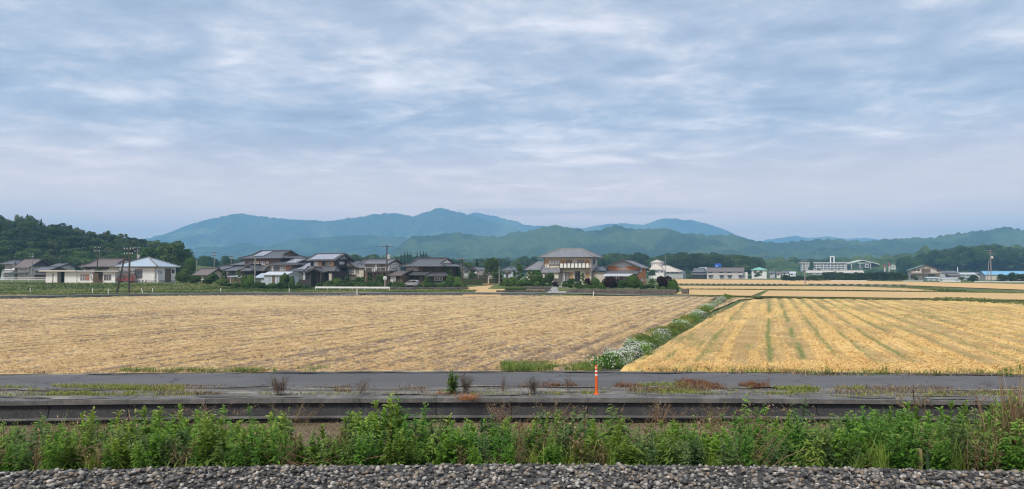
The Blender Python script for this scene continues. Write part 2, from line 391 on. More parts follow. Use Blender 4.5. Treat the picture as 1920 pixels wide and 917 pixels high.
def h_left(X, Y):
    s = X - ROW * Y; l = Y + ROW * X
    furrow = fbm(s * 1.2, l * .06, 3, 21)
    clod = fbm(s * 3.4, l * 1.1, 4, 22, .6); tuft = fbm(X * 9.5, Y * 6.0, 3, 23, .6)
    wide = fbm(X * .09, Y * .07, 3, 24); rowp = np.sin(s * 2 * np.pi / .62 + 1.5 * (furrow - .5))
    z = .03 + .09 * (clod - .5) + .07 * (tuft - .5) + .04 * (furrow - .5) + .03 * rowp
    head = 1 - sm(.5, 2.2, Y - nearF(X))
    track = np.exp(-((s + 16.5) / .5) ** 2) + np.exp(-((s + 18.3) / .4) ** 2) + .7 * np.exp(-((s + 33) / .7) ** 2) + .6 * np.exp(-((s + 9) / .35) ** 2) + .5 * np.exp(-((s + 46) / .8) ** 2)
    st = .44 + 1.1 * (clod - .5) + 2.2 * (tuft - .5) + .7 * (furrow - .5) + .7 * (wide - .5) + .14 * rowp + .30 * np.cos(s * 2 * np.pi / 1.3 + 2.2 * (furrow - .5)) * (.35 + 1.1 * fbm(l * .07, s * .5, 3, 27)) - .22 * track + .22 * sm(40, 80, Y) + .12 * head - .16 * np.exp(-((X + 1) / 6) ** 2 - ((Y - 29) / 5) ** 2)
    z = np.maximum(z, .004) * (1 - .5 * head)
    return z, {'straw': np.clip(st, 0, 1), 'tone': fbm(X * 1.1 + 40, Y * 1.1, 4, 25)}
f = NT('tilled_stubble')
soil = f.ramp(f.attr('tone'), [(.3, (.165, .115, .075)), (.7, (.255, .185, .125))])
str_ = f.ramp(f.attr('tone'), [(.3, (.44, .315, .15)), (.55, (.535, .385, .185)), (.75, (.63, .465, .235))])
fn_ = f.noise(11, 6, .8, mscale=(.6, 1, 1))
fac = f.n('ShaderNodeMath', operation='MULTIPLY_ADD'); f.l(fn_, fac.inputs[0]); fac.inputs[1].default_value = .9; 
sub = f.n('ShaderNodeMath', operation='SUBTRACT'); f.l(f.attr('straw'), sub.inputs[0]); sub.inputs[1].default_value = .45; f.l(sub.outputs[0], fac.inputs[2])
f.color(f.mix(f.ramp(fac.outputs[0], [(.08, (0, 0, 0)), (.36, (.42, .42, .42)), (.74, (1, 1, 1))]), soil, str_)); f.rough(.9); f.bump(fn_, .7, .05)
make_field('stubble_field', lambda Y: -.95 * Y - 8, lambda Y: ROW * Y - 5.9 + 0 * Y, nearF, farL, 680, 330, h_left, f.m)

STRIPES = [-.05, 1.25, 2.6, 3.9, 5.15, 6.55, 7.9, 9.2, 10.5, 11.9, 13.2, -2.7, -4.0]
SW = [1, 1, .7, .65, .85, .9, .6, .6, .5, .45, .45, .65, .5]
def h_right(X, Y):
    l = Y + ROW * X; s = X - ROW * Y; s = s + .55 * (fbm(l * .045, s * .05, 3, 31) - .5) + .16 * (fbm(l * .35, s * .6, 2, 30) - .5)
    clod = fbm(X * 3.2, Y * 2.2, 4, 32, .6); tuft = fbm(X * 8.5, Y * 5, 3, 33, .6)
    along = fbm(s * 1.5, l * .10, 3, 34)
    head = 1 - sm(1.6, 3.4, Y - nearF(X) + 1.2 * (fbm(X * .5, Y * 0, 3, 35) - .5))
    grn = 0 * X
    for c_, w_ in zip(STRIPES, SW):
        brk = fbm(l * .16 + c_ * 7, s * .5, 3, 36)
        grn = grn + w_ * np.exp(-((s - c_ + .12 * (fbm(l * .3, s * 0 + c_, 2, 37) - .5)) / .13) ** 2) * sm(.30, .52, brk)
    swath = .5 + .5 * np.cos((s + .55) * 2 * np.pi / 1.3)
    fine = np.sin(s * 2 * np.pi / .30)
    z = .03 + .07 * (clod - .5) + .05 * (tuft - .5) + .05 * swath ** 3 + .018 * fine * (Y < 60) - .02 * grn + .05 * head
    st = .46 + .6 * (clod - .5) + 1.1 * (tuft - .5) + .46 * (swath ** 2 * (.25 + 1.3 * h2(np.floor((s + 1.2) / 1.3), np.zeros_like(s), 77)) - .35) * (.3 + 1.4 * fbm(l * .12, s * .4, 3, 29)) + 1.1 * (along - .5) + .14 * fine + .7 * (fbm(X * .22, Y * .12, 3, 28) - .5) + .4 * head
    return np.maximum(z, .004), {'straw': np.clip(st, 0, 1), 'green': np.clip(grn * (1 - head) * 1.1 + .5 * sm(.48, .68, fbm(X * .25, Y * .12, 4, 38)) * sm(.46, .66, fbm(s * 2.2, l * .5, 3, 39)), 0, 1), 'tone': fbm(X * .9, Y * .9 + 30, 4, 35)}
f = NT('cut_wheat')
drk = f.ramp(f.attr('tone'), [(.3, (.38, .25, .10)), (.7, (.47, .33, .14))])
brt = f.ramp(f.attr('tone'), [(.3, (.61, .40, .13)), (.7, (.72, .495, .185))])
fn_ = f.noise(10, 5, .7, mscale=(.6, 1, 1))
fac = f.n('ShaderNodeMath', operation='MULTIPLY_ADD'); f.l(fn_, fac.inputs[0]); fac.inputs[1].default_value = .8
sub = f.n('ShaderNodeMath', operation='SUBTRACT'); f.l(f.attr('straw'), sub.inputs[0]); sub.inputs[1].default_value = .4; f.l(sub.outputs[0], fac.inputs[2])
cc = f.mix(f.ramp(fac.outputs[0], [(.25, (0, 0, 0)), (.62, (1, 1, 1))]), drk, brt)
cc = f.mix(f.attr('green'), cc, f.ramp(fn_, [(.35, (.11, .15, .035)), (.65, (.24, .25, .07))]))
f.color(cc); f.rough(.9); f.bump(fn_, .6, .05)
make_field('wheat_stubble_field', lambda Y: ROW * Y - 4.9 + 0 * Y, lambda Y: 1.05 * Y + 12, nearF, farL, 620, 330, h_right, f.m)

# ---- fields farther away on the right, split by grassy balks (distances read off the ground plane)
fx = NT('far_stubble'); n1 = fx.noise(.25, 6, .65, mscale=(.25, 1, 1), rot=R(20)); n2 = fx.noise(3, 5, .7, mscale=(.4, 1, 1))
fx.color(fx.mix(.4, fx.ramp(n1, [(.3, (.50, .325, .14)), (.7, (.66, .45, .20))]), fx.ramp(n2, [(.3, (.40, .26, .12)), (.7, (.72, .50, .24))]))); fx.rough(.9); fx.bump(n2, .5, .08)
fo = NT('ripe_wheat'); n1 = fo.noise(.2, 6, .65, mscale=(.25, 1, 1)); n2 = fo.noise(2.5, 5, .7, mscale=(.4, 1, 1))
fo.color(fo.mix(.4, fo.ramp(n1, [(.3, (.60, .37, .15)), (.7, (.70, .46, .20))]), fo.ramp(n2, [(.3, (.50, .31, .12)), (.7, (.76, .50, .24))]))); fo.rough(.9); fo.bump(n2, .5, .08)
def far_field(name, pts, mat, dz):
    V = []
    for (px_, Y) in pts: p = at(px_, Y); V.append((p.x, p.y, float(Gz(p.x, p.y)) + dz))
    me = bpy.data.meshes.new(name); me.from_pydata(V, [], [tuple(range(len(V)))]); me.update(); me.materials.append(mat)
    return tag(link(name, me), kind='structure')
Lf = lambda px_, off: float(np.interp((px_ - CX) / F * 90, LX, LY)) + off
far_field('stubble_field', [(1262, gy(552.2)), (1408, gy(555)), (1432, gy(545.5)), (1440, gy(544)), (1285, gy(543))], fx.m, .03)
far_field('stubble_field', [(1424, gy(555.5)), (1700, gy(559)), (2050, gy(564.5)), (2050, gy(551)), (1700, gy(547.5)), (1440, gy(545))], fx.m, .03)
far_field('stubble_field', [(1280, gy(542)), (1700, gy(546.2)), (1790, gy(547)), (1700, gy(541)), (1600, gy(537.2)), (1270, gy(536))], fx.m, .03)
far_field('wheat_field', [(1262, gy(532.5)), (1690, gy(535)), (2060, gy(549)), (2060, gy(536)), (1860, gy(532)), (1560, gy(526.5)), (1230, gy(524.2))], fo.m, .05)
far_field('wheat_field', [(868, gy(552.0, .3)), (935, gy(552, .3)), (960, gy(544, .3)), (955, gy(538, .3)), (880, gy(539, .3)), (868, gy(545, .3))], fx.m, .06)
far_field('wheat_field', [(880, gy(534.6, .3)), (960, gy(534.6, .3)), (960, gy(531.4, .3)), (885, gy(531.4, .3))], fo.m, .06)

rr_ = random.Random(5)
for i in range(64):
    x = rr_.uniform(-17, 17); far_ = rr_.random() < .4; y = (RF - rr_.uniform(-.1, .12)) if far_ else (RN + rr_.uniform(-.25, .22)) if rr_.random() < .7 else WALL + rr_.uniform(.15, .6); y += float(bend(x, .0026)); w_ = rr_.uniform(.3, 1.5); d_ = rr_.uniform(.06, .2); n = 18
    V = [(x + w_ * math.cos(6.283 * k / n) * rr_.uniform(.6, 1.1), y + d_ * math.sin(6.283 * k / n) * rr_.uniform(.5, 1.2), .0) for k in range(n)]
    z_ = .036 if abs(y - float(bend(x, .0026)) - RN) < .5 or far_ else .032
    m = MB().add([(a_, b_, z_ + .0008 * (i % 5)) for a_, b_, c_ in V], [tuple(range(n))]); o = m.build('dirt_patch', DIRT); tag(o, kind='structure')
# ================================================================== HILLS AND HAZE
def canopy(X, Y, cell, hgt, seed):
    """tree-top relief: highest dome of the jittered neighbours, plus a value per tree"""
    ix = np.floor(X / cell); iy = np.floor(Y / cell); best = np.zeros_like(X); val_ = np.zeros_like(X)
    for dx in (-1, 0, 1):
        for dy in (-1, 0, 1):
            cx = ix + dx; cyy = iy + dy
            jx = (cx + .15 + .7 * h2(cx, cyy, seed)) * cell; jy = (cyy + .15 + .7 * h2(cx, cyy, seed + 1)) * cell
            rr = cell * (.55 + .4 * h2(cx, cyy, seed + 2)); hh = hgt * (.45 + .75 * h2(cx, cyy, seed + 3))
            dd = ((X - jx) ** 2 + (Y - jy) ** 2) / rr ** 2
            z = hh * np.sqrt(np.clip(1 - dd, 0, 1)); m = z > best
            best = np.where(m, z, best); val_ = np.where(m, h2(cx, cyy, seed + 4), val_)
    return best, val_
def hill(name, prof, Yd, depth, nx, ny, cell, hgt, seed, spur, mat, base=0.0, backdepth=None, x0=None, x1=None):
    pxs = np.array([p[0] for p in prof], float); pys = np.array([p[1] for p in prof], float)
    Xr = (pxs - CX) / F * Yd; Hr = np.array([zat(q, Yd) for q in pys])
    X = np.linspace(Xr[0], Xr[-1], nx); t = np.concatenate([np.linspace(-1, 0, ny), np.linspace(0, 1, ny // 4)[1:]])
    bd = backdepth or depth
    XX, TT = np.meshgrid(X, t); YY = Yd + np.where(TT < 0, TT * depth, TT * bd)
    ridge = np.interp(X, Xr, Hr)[None, :]
    # spurs: the crest line wanders sideways down the slope, valleys cut between
    wob = (fbm(XX / (spur * 1.2), YY / (spur * 1.6), 4, seed + 7) - .5)
    valley = 1 - np.abs(2 * fbm(XX / spur + wob * 1.1, YY / (spur * 2.6), 4, seed + 9) - 1)
    gul = 1 - np.abs(2 * fbm(XX / (spur * .34) + wob * 1.4, YY / (spur * .95), 3, seed + 11) - 1)
    prf = np.where(TT < 0, np.clip(1 + TT, 0, 1) ** 1.15, np.clip(1 - TT, 0, 1) ** .9)
    mid = np.clip(4 * prf * (1 - prf), 0, 1)
    Z = ridge * prf * (1 - .85 * mid * (valley - .4) - .30 * mid * (gul - .5)) + ridge * .10 * mid * wob
    c_, v_ = canopy(XX, YY, cell, hgt, seed)
    fade = np.clip(prf * 3, 0, 1)
    ridge_cut = np.where(TT > -.03, .6, 1.0)
    Z = Z + c_ * fade - hgt * .75 + (fbm(XX / (cell * 4), YY / (cell * 4), 3, seed + 3) - .5) * hgt * .7 + base - 1.5 * (1 - fade)
    V = np.stack([XX, YY, Z], -1).reshape(-1, 3)
    o = link(name, mesh_np(name, V, grid_faces(nx, len(t)), mat, {'rnd': v_.ravel(), 'wide': fbm(XX / (spur * .5), YY / (spur * .5), 4, seed + 5).ravel()}, smooth=True))
    return tag(o, kind='structure')
def hillmat(name, dark, lite, yel):
    t = NT(name)
    c1 = t.ramp(t.attr('rnd'), [(0, dark), (.6, lite), (1, yel)])
    c2 = t.ramp(t.attr('wide'), [(.40, dark), (.5, lite), (.60, yel)])     # cedar plantations, broadleaf woods, bamboo
    nz = t.noise(.12, 5, .7)
    t.color(t.mix(.25, t.mix(.62, c1, c2), t.ramp(nz, [(.35, dark), (.65, yel)]))); t.rough(.95); t.bump(nz, .8, 4.0)
    t.b.inputs['Specular IOR Level'].default_value = .1
    return t.m
hm = hillmat('hill_forest', (.014, .034, .012), (.042, .08, .024), (.10, .145, .045))
hm2 = hillmat('mountain_forest', (.012, .03, .012), (.06, .105, .033), (.21, .27, .10))
ridge_near = [(640, 512), (690, 490), (735, 470), (760, 452), (777, 441), (800, 442), (830, 439), (858, 436), (889, 441), (934, 443), (960, 438), (990, 431), (1030, 424), (1053, 423), (1075, 427), (1096, 432), (1125, 431), (1158, 422), (1175, 426), (1192, 430), (1220, 428), (1240, 427), (1287, 436), (1330, 440), (1374, 441), (1407, 451), (1450, 454), (1503, 452), (1537, 449), (1575, 449), (1618, 454), (1656, 449), (1700, 447), (1733, 445), (1767, 442), (1800, 437), (1829, 433), (1860, 429), (1886, 427), (1930, 431), (2000, 436), (2120, 448), (2300, 470)]
hill('hills', ridge_near, 2000, 1000, 560, 150, 13, 9, 100, 210, hm)
foot = [(1180, 514), (1240, 500), (1300, 494), (1360, 489), (1420, 487), (1500, 484), (1560, 480), (1620, 482), (1680, 480), (1719, 471), (1755, 467), (1790, 465), (1815, 460), (1838, 457), (1860, 458), (1886, 461), (1920, 463), (2000, 468), (2150, 490), (2300, 512)]
hill('wooded_hills', foot, 720, 240, 420, 90, 9.5, 8, 140, 90, hm)
mid_l = [(170, 505), (250, 490), (330, 470), (380, 463), (420, 464), (440, 458), (455, 454), (470, 456), (490, 464), (520, 457), (553, 448), (600, 446), (643, 443), (700, 442), (746, 444), (800, 449), (880, 464), (960, 480), (1040, 500)]
hill('hills', mid_l, 2900, 1000, 420, 110, 15, 9, 180, 330, hm)
foot_l = [(-120, 500), (0, 490), (200, 489), (320, 486), (420, 489), (520, 484), (600, 481), (660, 483), (720, 480), (780, 486), (850, 489), (920, 486), (980, 484), (1040, 489), (1120, 492), (1180, 498), (1260, 512)]
hill('foothills', foot_l, 1150, 420, 460, 80, 11, 8, 220, 140, hm)
far1 = [(40, 490), (130, 470), (200, 458), (240, 452), (280, 446), (320, 434), (350, 422), (385, 411), (420, 405), (446, 400), (470, 403), (510, 408), (549, 411), (616, 415), (650, 409), (688, 404), (715, 400), (733, 398), (755, 402), (773, 405), (800, 396), (815, 391), (827, 390), (845, 394), (867, 399), (890, 406), (912, 412), (945, 416), (962, 423), (978, 433), (1010, 446), (1060, 462), (1150, 490)]
hill('mountain', far1, 4200, 1500, 520, 150, 20, 9, 260, 520, hm2, backdepth=500)
far2 = [(780, 480), (840, 430), (868, 408), (880, 401), (894, 398), (912, 402), (930, 405), (952, 412), (968, 415), (982, 421), (1003, 424), (1037, 423), (1070, 427), (1096, 428), (1125, 422), (1158, 418), (1185, 419), (1206, 421), (1228, 414), (1247, 409), (1268, 410), (1290, 412), (1307, 414), (1335, 421), (1355, 429), (1374, 437), (1400, 447), (1440, 460), (1500, 485)]
hill('mountain', far2, 5200, 800, 420, 90, 25, 8, 300, 600, hm2, backdepth=500)
far3 = [(1340, 490), (1400, 460), (1440, 449), (1493, 442), (1517, 446), (1535, 445), (1551, 443), (1589, 448), (1623, 446), (1671, 452), (1740, 465), (1820, 490)]
hill('mountain', far3, 5900, 600, 200, 50, 30, 6, 340, 700, hm2, backdepth=400)

hzv = bpy.data.materials.new('haze_air'); hzv.use_nodes = True; t_ = hzv.node_tree; t_.nodes.clear()
o_ = t_.nodes.new('ShaderNodeOutputMaterial'); pv = t_.nodes.new('ShaderNodeVolumePrincipled')
pv.inputs['Color'].default_value = (.31, .63, 1.0, 1); pv.inputs['Density'].default_value = 3.0e-4; pv.inputs['Anisotropy'].default_value = 0.0
t_.links.new(pv.outputs[0], o_.inputs['Volume'])
hb = bx('haze', hzv, None, -6200, 6200, -60, 6900, -4, 440)
tag(hb, 'pale blue haze over the far mountains', 'haze', kind='stuff')

# low cloud lying on the far peaks, above the haze
cl = bpy.data.materials.new('cloud_vapour'); cl.use_nodes = True; t_ = cl.node_tree; t_.nodes.clear()
o_ = t_.nodes.new('ShaderNodeOutputMaterial'); pv = t_.nodes.new('ShaderNodeVolumePrincipled'); pv.inputs['Color'].default_value = (.50, .66, .86, 1); pv.inputs['Density'].default_value = 9e-4
t_.links.new(pv.outputs[0], o_.inputs['Volume'])
def cloudlet(label, lobes):
    import bmesh
    bm = bmesh.new()
    for px_, py_, Y, rx_, ry_, rz_ in lobes:
        p = at(px_, Y); M = Matrix.Translation((p.x, Y, max(zat(py_, Y), 446 + rz_))) @ Matrix.Diagonal((rx_, ry_, rz_, 1)); bmesh.ops.create_icosphere(bm, subdivisions=4, radius=1, matrix=M)
    me = bpy.data.meshes.new('low_cloud'); bm.to_mesh(me); bm.free(); me.materials.append(cl); me.polygons.foreach_set('use_smooth', [True] * len(me.polygons)); return tag(link('low_cloud', me), label, 'cloud', kind='stuff')
cloudlet('thin grey cloud lying on the far peak in the middle', [(960, 398, 5300, 520, 300, 26)])
cloudlet('thin grey cloud lying on the far right-hand peak', [(1190, 397, 5350, 620, 300, 24)])
# ================================================================== PLANT LIBRARY
def quads(P, Nrm, size, asp, r_):
    """leaf quads at P facing Nrm; returns verts, faces"""
    n = len(P); up = r_.normal(size=(n, 3)); a = np.cross(Nrm, up); a /= np.linalg.norm(a, axis=1)[:, None] + 1e-9
    b = np.cross(Nrm, a); b /= np.linalg.norm(b, axis=1)[:, None] + 1e-9
    a = a * size[:, None] * .5; b = b * (size * asp)[:, None] * .5
    V = np.stack([P - a, P - b * .9 + Nrm * (size * .12)[:, None], P + a, P + b * .9 + Nrm * (size * .12)[:, None]], 1).reshape(-1, 3)
    return V, np.arange(4 * n).reshape(-1, 4)
def leaf_cloud(n, lobes, leaf, seed, asp=.75, shell=.72, jit=.75, flat=0.0):
    r_ = np.random.default_rng(seed); L_ = np.array(lobes, float)
    wgt = (L_[:, 3] * L_[:, 4] + L_[:, 3] * L_[:, 5]); wgt /= wgt.sum(); k = r_.choice(len(L_), n, p=wgt)
    d_ = r_.normal(size=(n, 3)); d_ /= np.linalg.norm(d_, axis=1)[:, None]
    d_[:, 2] = np.where(d_[:, 2] < -.55, -d_[:, 2], d_[:, 2])
    rad = shell + (1.04 - shell) * r_.random(n) ** .7
    lump = 1 + .16 * np.sin(d_[:, 0] * 5 + k) * np.sin(d_[:, 1] * 6 + k * 2) 
    P = L_[k, :3] + d_ * L_[k, 3:6] * (rad * lump)[:, None]
    nr = d_ + r_.normal(size=(n, 3)) * jit; nr[:, 2] += flat; nr /= np.linalg.norm(nr, axis=1)[:, None]
    V, Fc = quads(P, nr, leaf * r_.uniform(.55, 1.35, n), asp, r_)
    lobe_tone = r_.random(len(L_))
    return V, Fc, np.repeat(np.clip(.55 * r_.random(n) + .45 * lobe_tone[k], 0, 1), 4)
bark = pm('bark', (.10, .075, .055), (.05, .04, .03), 4, .95, .6, 18)
def trunk_mesh(name, H, r0, limbs, seed, lean=.06):
    r_ = random.Random(seed); m = MB(); p = Vector((0, 0, -.4)); pts = [p]
    for i in range(4): p = Vector((p.x + r_.uniform(-lean, lean) * H, p.y + r_.uniform(-lean, lean) * H, H * (i + 1) / 4)); pts.append(p)
    for i in range(4): m.tube(pts[i], pts[i + 1], r0 * (1 - .2 * i), r0 * (1 - .2 * (i + 1)), 7)
    for (cx, cy_, cz, rr) in limbs:
        b_ = pts[min(4, 2 + r_.randint(0, 2))]; m.tube(b_, (cx, cy_, cz), r0 * .4, r0 * .12, 5)
    me = bpy.data.meshes.new(name); me.from_pydata(m.v, [], m.f); me.update(); me.materials.append(bark); return me
lm_dark = leafmat('leaf_dark', (.022, .052, .014), (.05, .10, .026), (.105, .165, .045), ovar=.8)
lm_mid = leafmat('leaf_mid', (.035, .08, .016), (.078, .15, .034), (.145, .225, .055))
lm_lite = leafmat('leaf_light', (.06, .105, .025), (.11, .175, .045), (.19, .25, .08))
lm_bam = leafmat('leaf_bamboo', (.07, .10, .035), (.14, .175, .07), (.23, .25, .12))
lm_cedar = leafmat('leaf_cedar', (.014, .038, .015), (.03, .064, .023), (.06, .10, .034))
lm_red = leafmat('leaf_purple', (.022, .008, .012), (.042, .014, .020), (.075, .03, .03))
lm_box = leafmat('leaf_clipped', (.045, .095, .014), (.09, .175, .03), (.15, .26, .055))
def variant(kind, seed):
    """(trunk mesh, crown mesh) of one tree of the kind, about 10 m tall"""
    r_ = random.Random(seed)
    if kind in ('broad', 'broad_lite', 'broad_mid'):
        lobes = []
        for i in range(15):
            a_ = r_.uniform(0, 6.28); q = r_.uniform(.3, 3.0); z = r_.uniform(3.6, 8.2); q *= math.sqrt(max(.15, 1 - ((z - 5.2) / 4.3) ** 2))
            s_ = r_.uniform(1.1, 1.9); lobes.append((q * math.cos(a_), q * math.sin(a_), z, s_, s_, s_ * .82))
        lobes.append((0, 0, 5.6, 2.6, 2.6, 2.4))
        V, Fc, at_ = leaf_cloud(4600, lobes, .46, seed, jit=.8)
        limbs = [(l[0] * .8, l[1] * .8, l[2] - .3, 0) for l in lobes[:8]]
        mt = {'broad': lm_dark, 'broad_lite': lm_lite, 'broad_mid': lm_mid}[kind]; tr = trunk_mesh('trunk', 5, .24, limbs, seed)
    elif kind in ('full', 'full_mid'):        # foliage down to the ground
        lobes = []
        for i in range(20):
            a_ = r_.uniform(0, 6.28); z = r_.uniform(.9, 8.0); q = r_.uniform(.4, 3.2) * math.sqrt(max(.2, 1 - ((z - 3.6) / 5.4) ** 2)); s_ = r_.uniform(1.0, 1.8); lobes.append((q * math.cos(a_), q * math.sin(a_), z, s_, s_, s_ * .85))
        lobes += [(0, 0, 3.2, 2.9, 2.9, 3.0), (0, 0, 6.2, 2.2, 2.2, 2.0)]
        V, Fc, at_ = leaf_cloud(5600, lobes, .48, seed, jit=.8); mt = lm_dark if kind == 'full' else lm_mid; tr = trunk_mesh('trunk', 5, .24, [(l[0] * .8, l[1] * .8, l[2], 0) for l in lobes[:8]], seed)
    elif kind == 'bamboo':
        lobes = []
        for i in range(9):
            a_ = r_.uniform(0, 6.28); q = r_.uniform(.2, 2.0); z = r_.uniform(4.5, 9.3); s_ = r_.uniform(.6, 1.1)
            lobes.append((q * math.cos(a_) + (z - 5) * .12, q * math.sin(a_), z, s_, s_, s_ * 1.5))
        V, Fc, at_ = leaf_cloud(3200, lobes, .42, seed, asp=.4, shell=.3, jit=1.2); mt = lm_bam
        tr = trunk_mesh('trunk', 8, .07, [(l[0], l[1], l[2], 0) for l in lobes], seed, .04)
    elif kind == 'cedar':
        n = 2600; rr = np.random.default_rng(seed); z = 1.4 + 9.0 * rr.random(n) ** 1.1; q = (10.6 - z) / 9.2 * 2.1 * (.55 + .45 * rr.random(n) ** .5) * (1 + .22 * np.sin(z * 5.2))
        a_ = rr.uniform(0, 6.28, n); P = np.stack([q * np.cos(a_), q * np.sin(a_), z - q * .18], -1)
        nr = np.stack([np.cos(a_), np.sin(a_), np.full(n, .7)], -1) + rr.normal(size=(n, 3)) * .6; nr /= np.linalg.norm(nr, axis=1)[:, None]
        V, Fc = quads(P, nr, .42 * rr.uniform(.5, 1.3, n), .6, rr); at_ = np.repeat(rr.random(n), 4); mt = lm_cedar; tr = trunk_mesh('trunk', 9.6, .2, [], seed, .006)
    elif kind == 'niwaki':                    # cloud-pruned garden pine: pads on a bent trunk (3.4 m)
        lobes = []; limbs = []
        for i in range(9):
            a_ = i * 2.4 + r_.uniform(-.4, .4); z = 1.0 + 2.2 * i / 8; q = (1.15 - .95 * i / 8) * r_.uniform(.8, 1.1)
            lobes.append((q * math.cos(a_), q * math.sin(a_), z, .62 - .02 * i, .62 - .02 * i, .24)); limbs.append((q * math.cos(a_), q * math.sin(a_), z - .12, 0))
        V, Fc, at_ = leaf_cloud(3600, lobes, .15, seed, jit=.6, shell=.6); mt = lm_mid; tr = trunk_mesh('trunk', 3.0, .10, limbs, seed, .09)
    elif kind in ('ball', 'ball_red'):        # clipped dome, 1 m radius
        V, Fc, at_ = leaf_cloud(6500, [(0, 0, .95, 1.0, 1.0, .95), (.12, .05, .55, .92, .92, .6)], .13, seed, shell=.88, jit=.55)
        mt = lm_box if kind == 'ball' else lm_red; tr = trunk_mesh('stem', .8, .06, [], seed, .02)
    elif kind in ('bush', 'bush_lite', 'bush_red'):
        lobes = []
        for i in range(12):
            a_ = r_.uniform(0, 6.28); q = r_.uniform(.1, .8); z = r_.uniform(.28, 1.3); s_ = r_.uniform(.42, .66); lobes.append((q * math.cos(a_), q * math.sin(a_), z, s_, s_, s_ * .8))
        V, Fc, at_ = leaf_cloud(4600, lobes, .17, seed, shell=.55, jit=.9)
        mt = {'bush': lm_mid, 'bush_lite': lm_lite, 'bush_red': lm_red}[kind]; tr = trunk_mesh('stem', 1.0, .05, [(l[0], l[1], l[2], 0) for l in lobes[:6]], seed, .05)
    return tr, mesh_np('crown', V, Fc, mt, {'rnd': at_})
VAR = {}
for kd, cnt in (('broad', 5), ('broad_mid', 4), ('broad_lite', 3), ('full', 4), ('full_mid', 3), ('bamboo', 4), ('cedar', 3), ('niwaki', 3), ('ball', 2), ('ball_red', 2), ('bush', 3), ('bush_lite', 2), ('bush_red', 2)):
    VAR[kd] = [variant(kd, 1000 + 37 * i + len(kd) * 7) for i in range(cnt)]
HT = {'full': 9.3, 'full_mid': 9.3, 'broad': 9.3, 'broad_mid': 9.3, 'broad_lite': 9.3, 'bamboo': 10.3, 'cedar': 10.5, 'niwaki': 3.45, 'ball': 1.92, 'ball_red': 1.92, 'bush': 1.75, 'bush_lite': 1.75, 'bush_red': 1.75}
WD = {'full': 4.2, 'full_mid': 4.2, 'broad': 4.2, 'broad_mid': 4.2, 'broad_lite': 4.2, 'bamboo': 2.9, 'cedar': 2.1, 'niwaki': 1.6, 'ball': 1.04, 'ball_red': 1.04, 'bush': 1.25, 'bush_lite': 1.25, 'bush_red': 1.25}
pc = [0]
def plant(kind, loc, name, label, cat, group=None, s=1.0, sw=None, rz=None):
    pc[0] += 1; tr, cr = VAR[kind][pc[0] % len(VAR[kind])]
    e_ = empty(name, loc, random.uniform(0, 6.28) if rz is None else rz, label, cat, group); e_.scale = (sw or s, sw or s, s)
    shrub = kind[:4] in ('ball', 'bush')
    link('stem' if shrub else 'trunk', tr, e_); link('foliage' if shrub else 'crown', cr, e_); return e_
def plant_px(kind, px0, px1, ytop, Y, name, label, cat, group=None, z=None):
    """plant standing at distance Y whose crown spans px0..px1 and reaches image row ytop"""
    p = at((px0 + px1) / 2, Y); zz = float(Gz(p.x, p.y)) if z is None else z
    return plant(kind, (p.x, p.y, zz - .03), name, label, cat, group, s=max(.1, (zat(ytop, Y) - zz) / HT[kind]), sw=(px1 - px0) / 2 / F * Y / WD[kind])

def wood(name, label, pts, kinds, s0, s1, seed):
    """a far wood that reads as one mass: one object, trees set by geometry nodes on its points"""
    r_ = np.random.default_rng(seed); n = len(pts)
    colx = bpy.data.collections.new(name + '_trees'); 
    for kd in kinds:
        for (tr, cr) in VAR[kd]: colx.objects.link(bpy.data.objects.new('crown', cr))
    me = bpy.data.meshes.new(name); me.from_pydata([tuple(p) for p in pts], [], [])
    for nm, v_ in (('rotz', r_.uniform(0, 6.28, n)), ('scl', r_.uniform(s0, s1, n))):
        a_ = me.attributes.new(nm, 'FLOAT', 'POINT'); a_.data.foreach_set('value', v_.astype(np.float32))
    o = link(name, me); tag(o, label, 'trees', kind='stuff')
    ng = bpy.data.node_groups.new(name, 'GeometryNodeTree'); ng.interface.new_socket('Geometry', in_out='INPUT', socket_type='NodeSocketGeometry'); ng.interface.new_socket('Geometry', in_out='OUTPUT', socket_type='NodeSocketGeometry')
    gi = ng.nodes.new('NodeGroupInput'); go = ng.nodes.new('NodeGroupOutput'); ip = ng.nodes.new('GeometryNodeInstanceOnPoints')
    ci = ng.nodes.new('GeometryNodeCollectionInfo'); ci.inputs['Collection'].default_value = colx; ci.inputs['Separate Children'].default_value = True; ci.inputs['Reset Children'].default_value = True
    ip.inputs['Pick Instance'].default_value = True
    ra = ng.nodes.new('GeometryNodeInputNamedAttribute'); ra.data_type = 'FLOAT'; ra.inputs[0].default_value = 'rotz'
    sa = ng.nodes.new('GeometryNodeInputNamedAttribute'); sa.data_type = 'FLOAT'; sa.inputs[0].default_value = 'scl'
    cx = ng.nodes.new('ShaderNodeCombineXYZ'); K = ng.links.new
    K(ra.outputs[0], cx.inputs[2]); K(gi.outputs[0], ip.inputs['Points']); K(ci.outputs[0], ip.inputs['Instance']); K(cx.outputs[0], ip.inputs['Rotation']); K(sa.outputs[0], ip.inputs['Scale']); K(ip.outputs[0], go.inputs[0])
    md = o.modifiers.new('trees', 'NODES'); md.node_group = ng
    return o

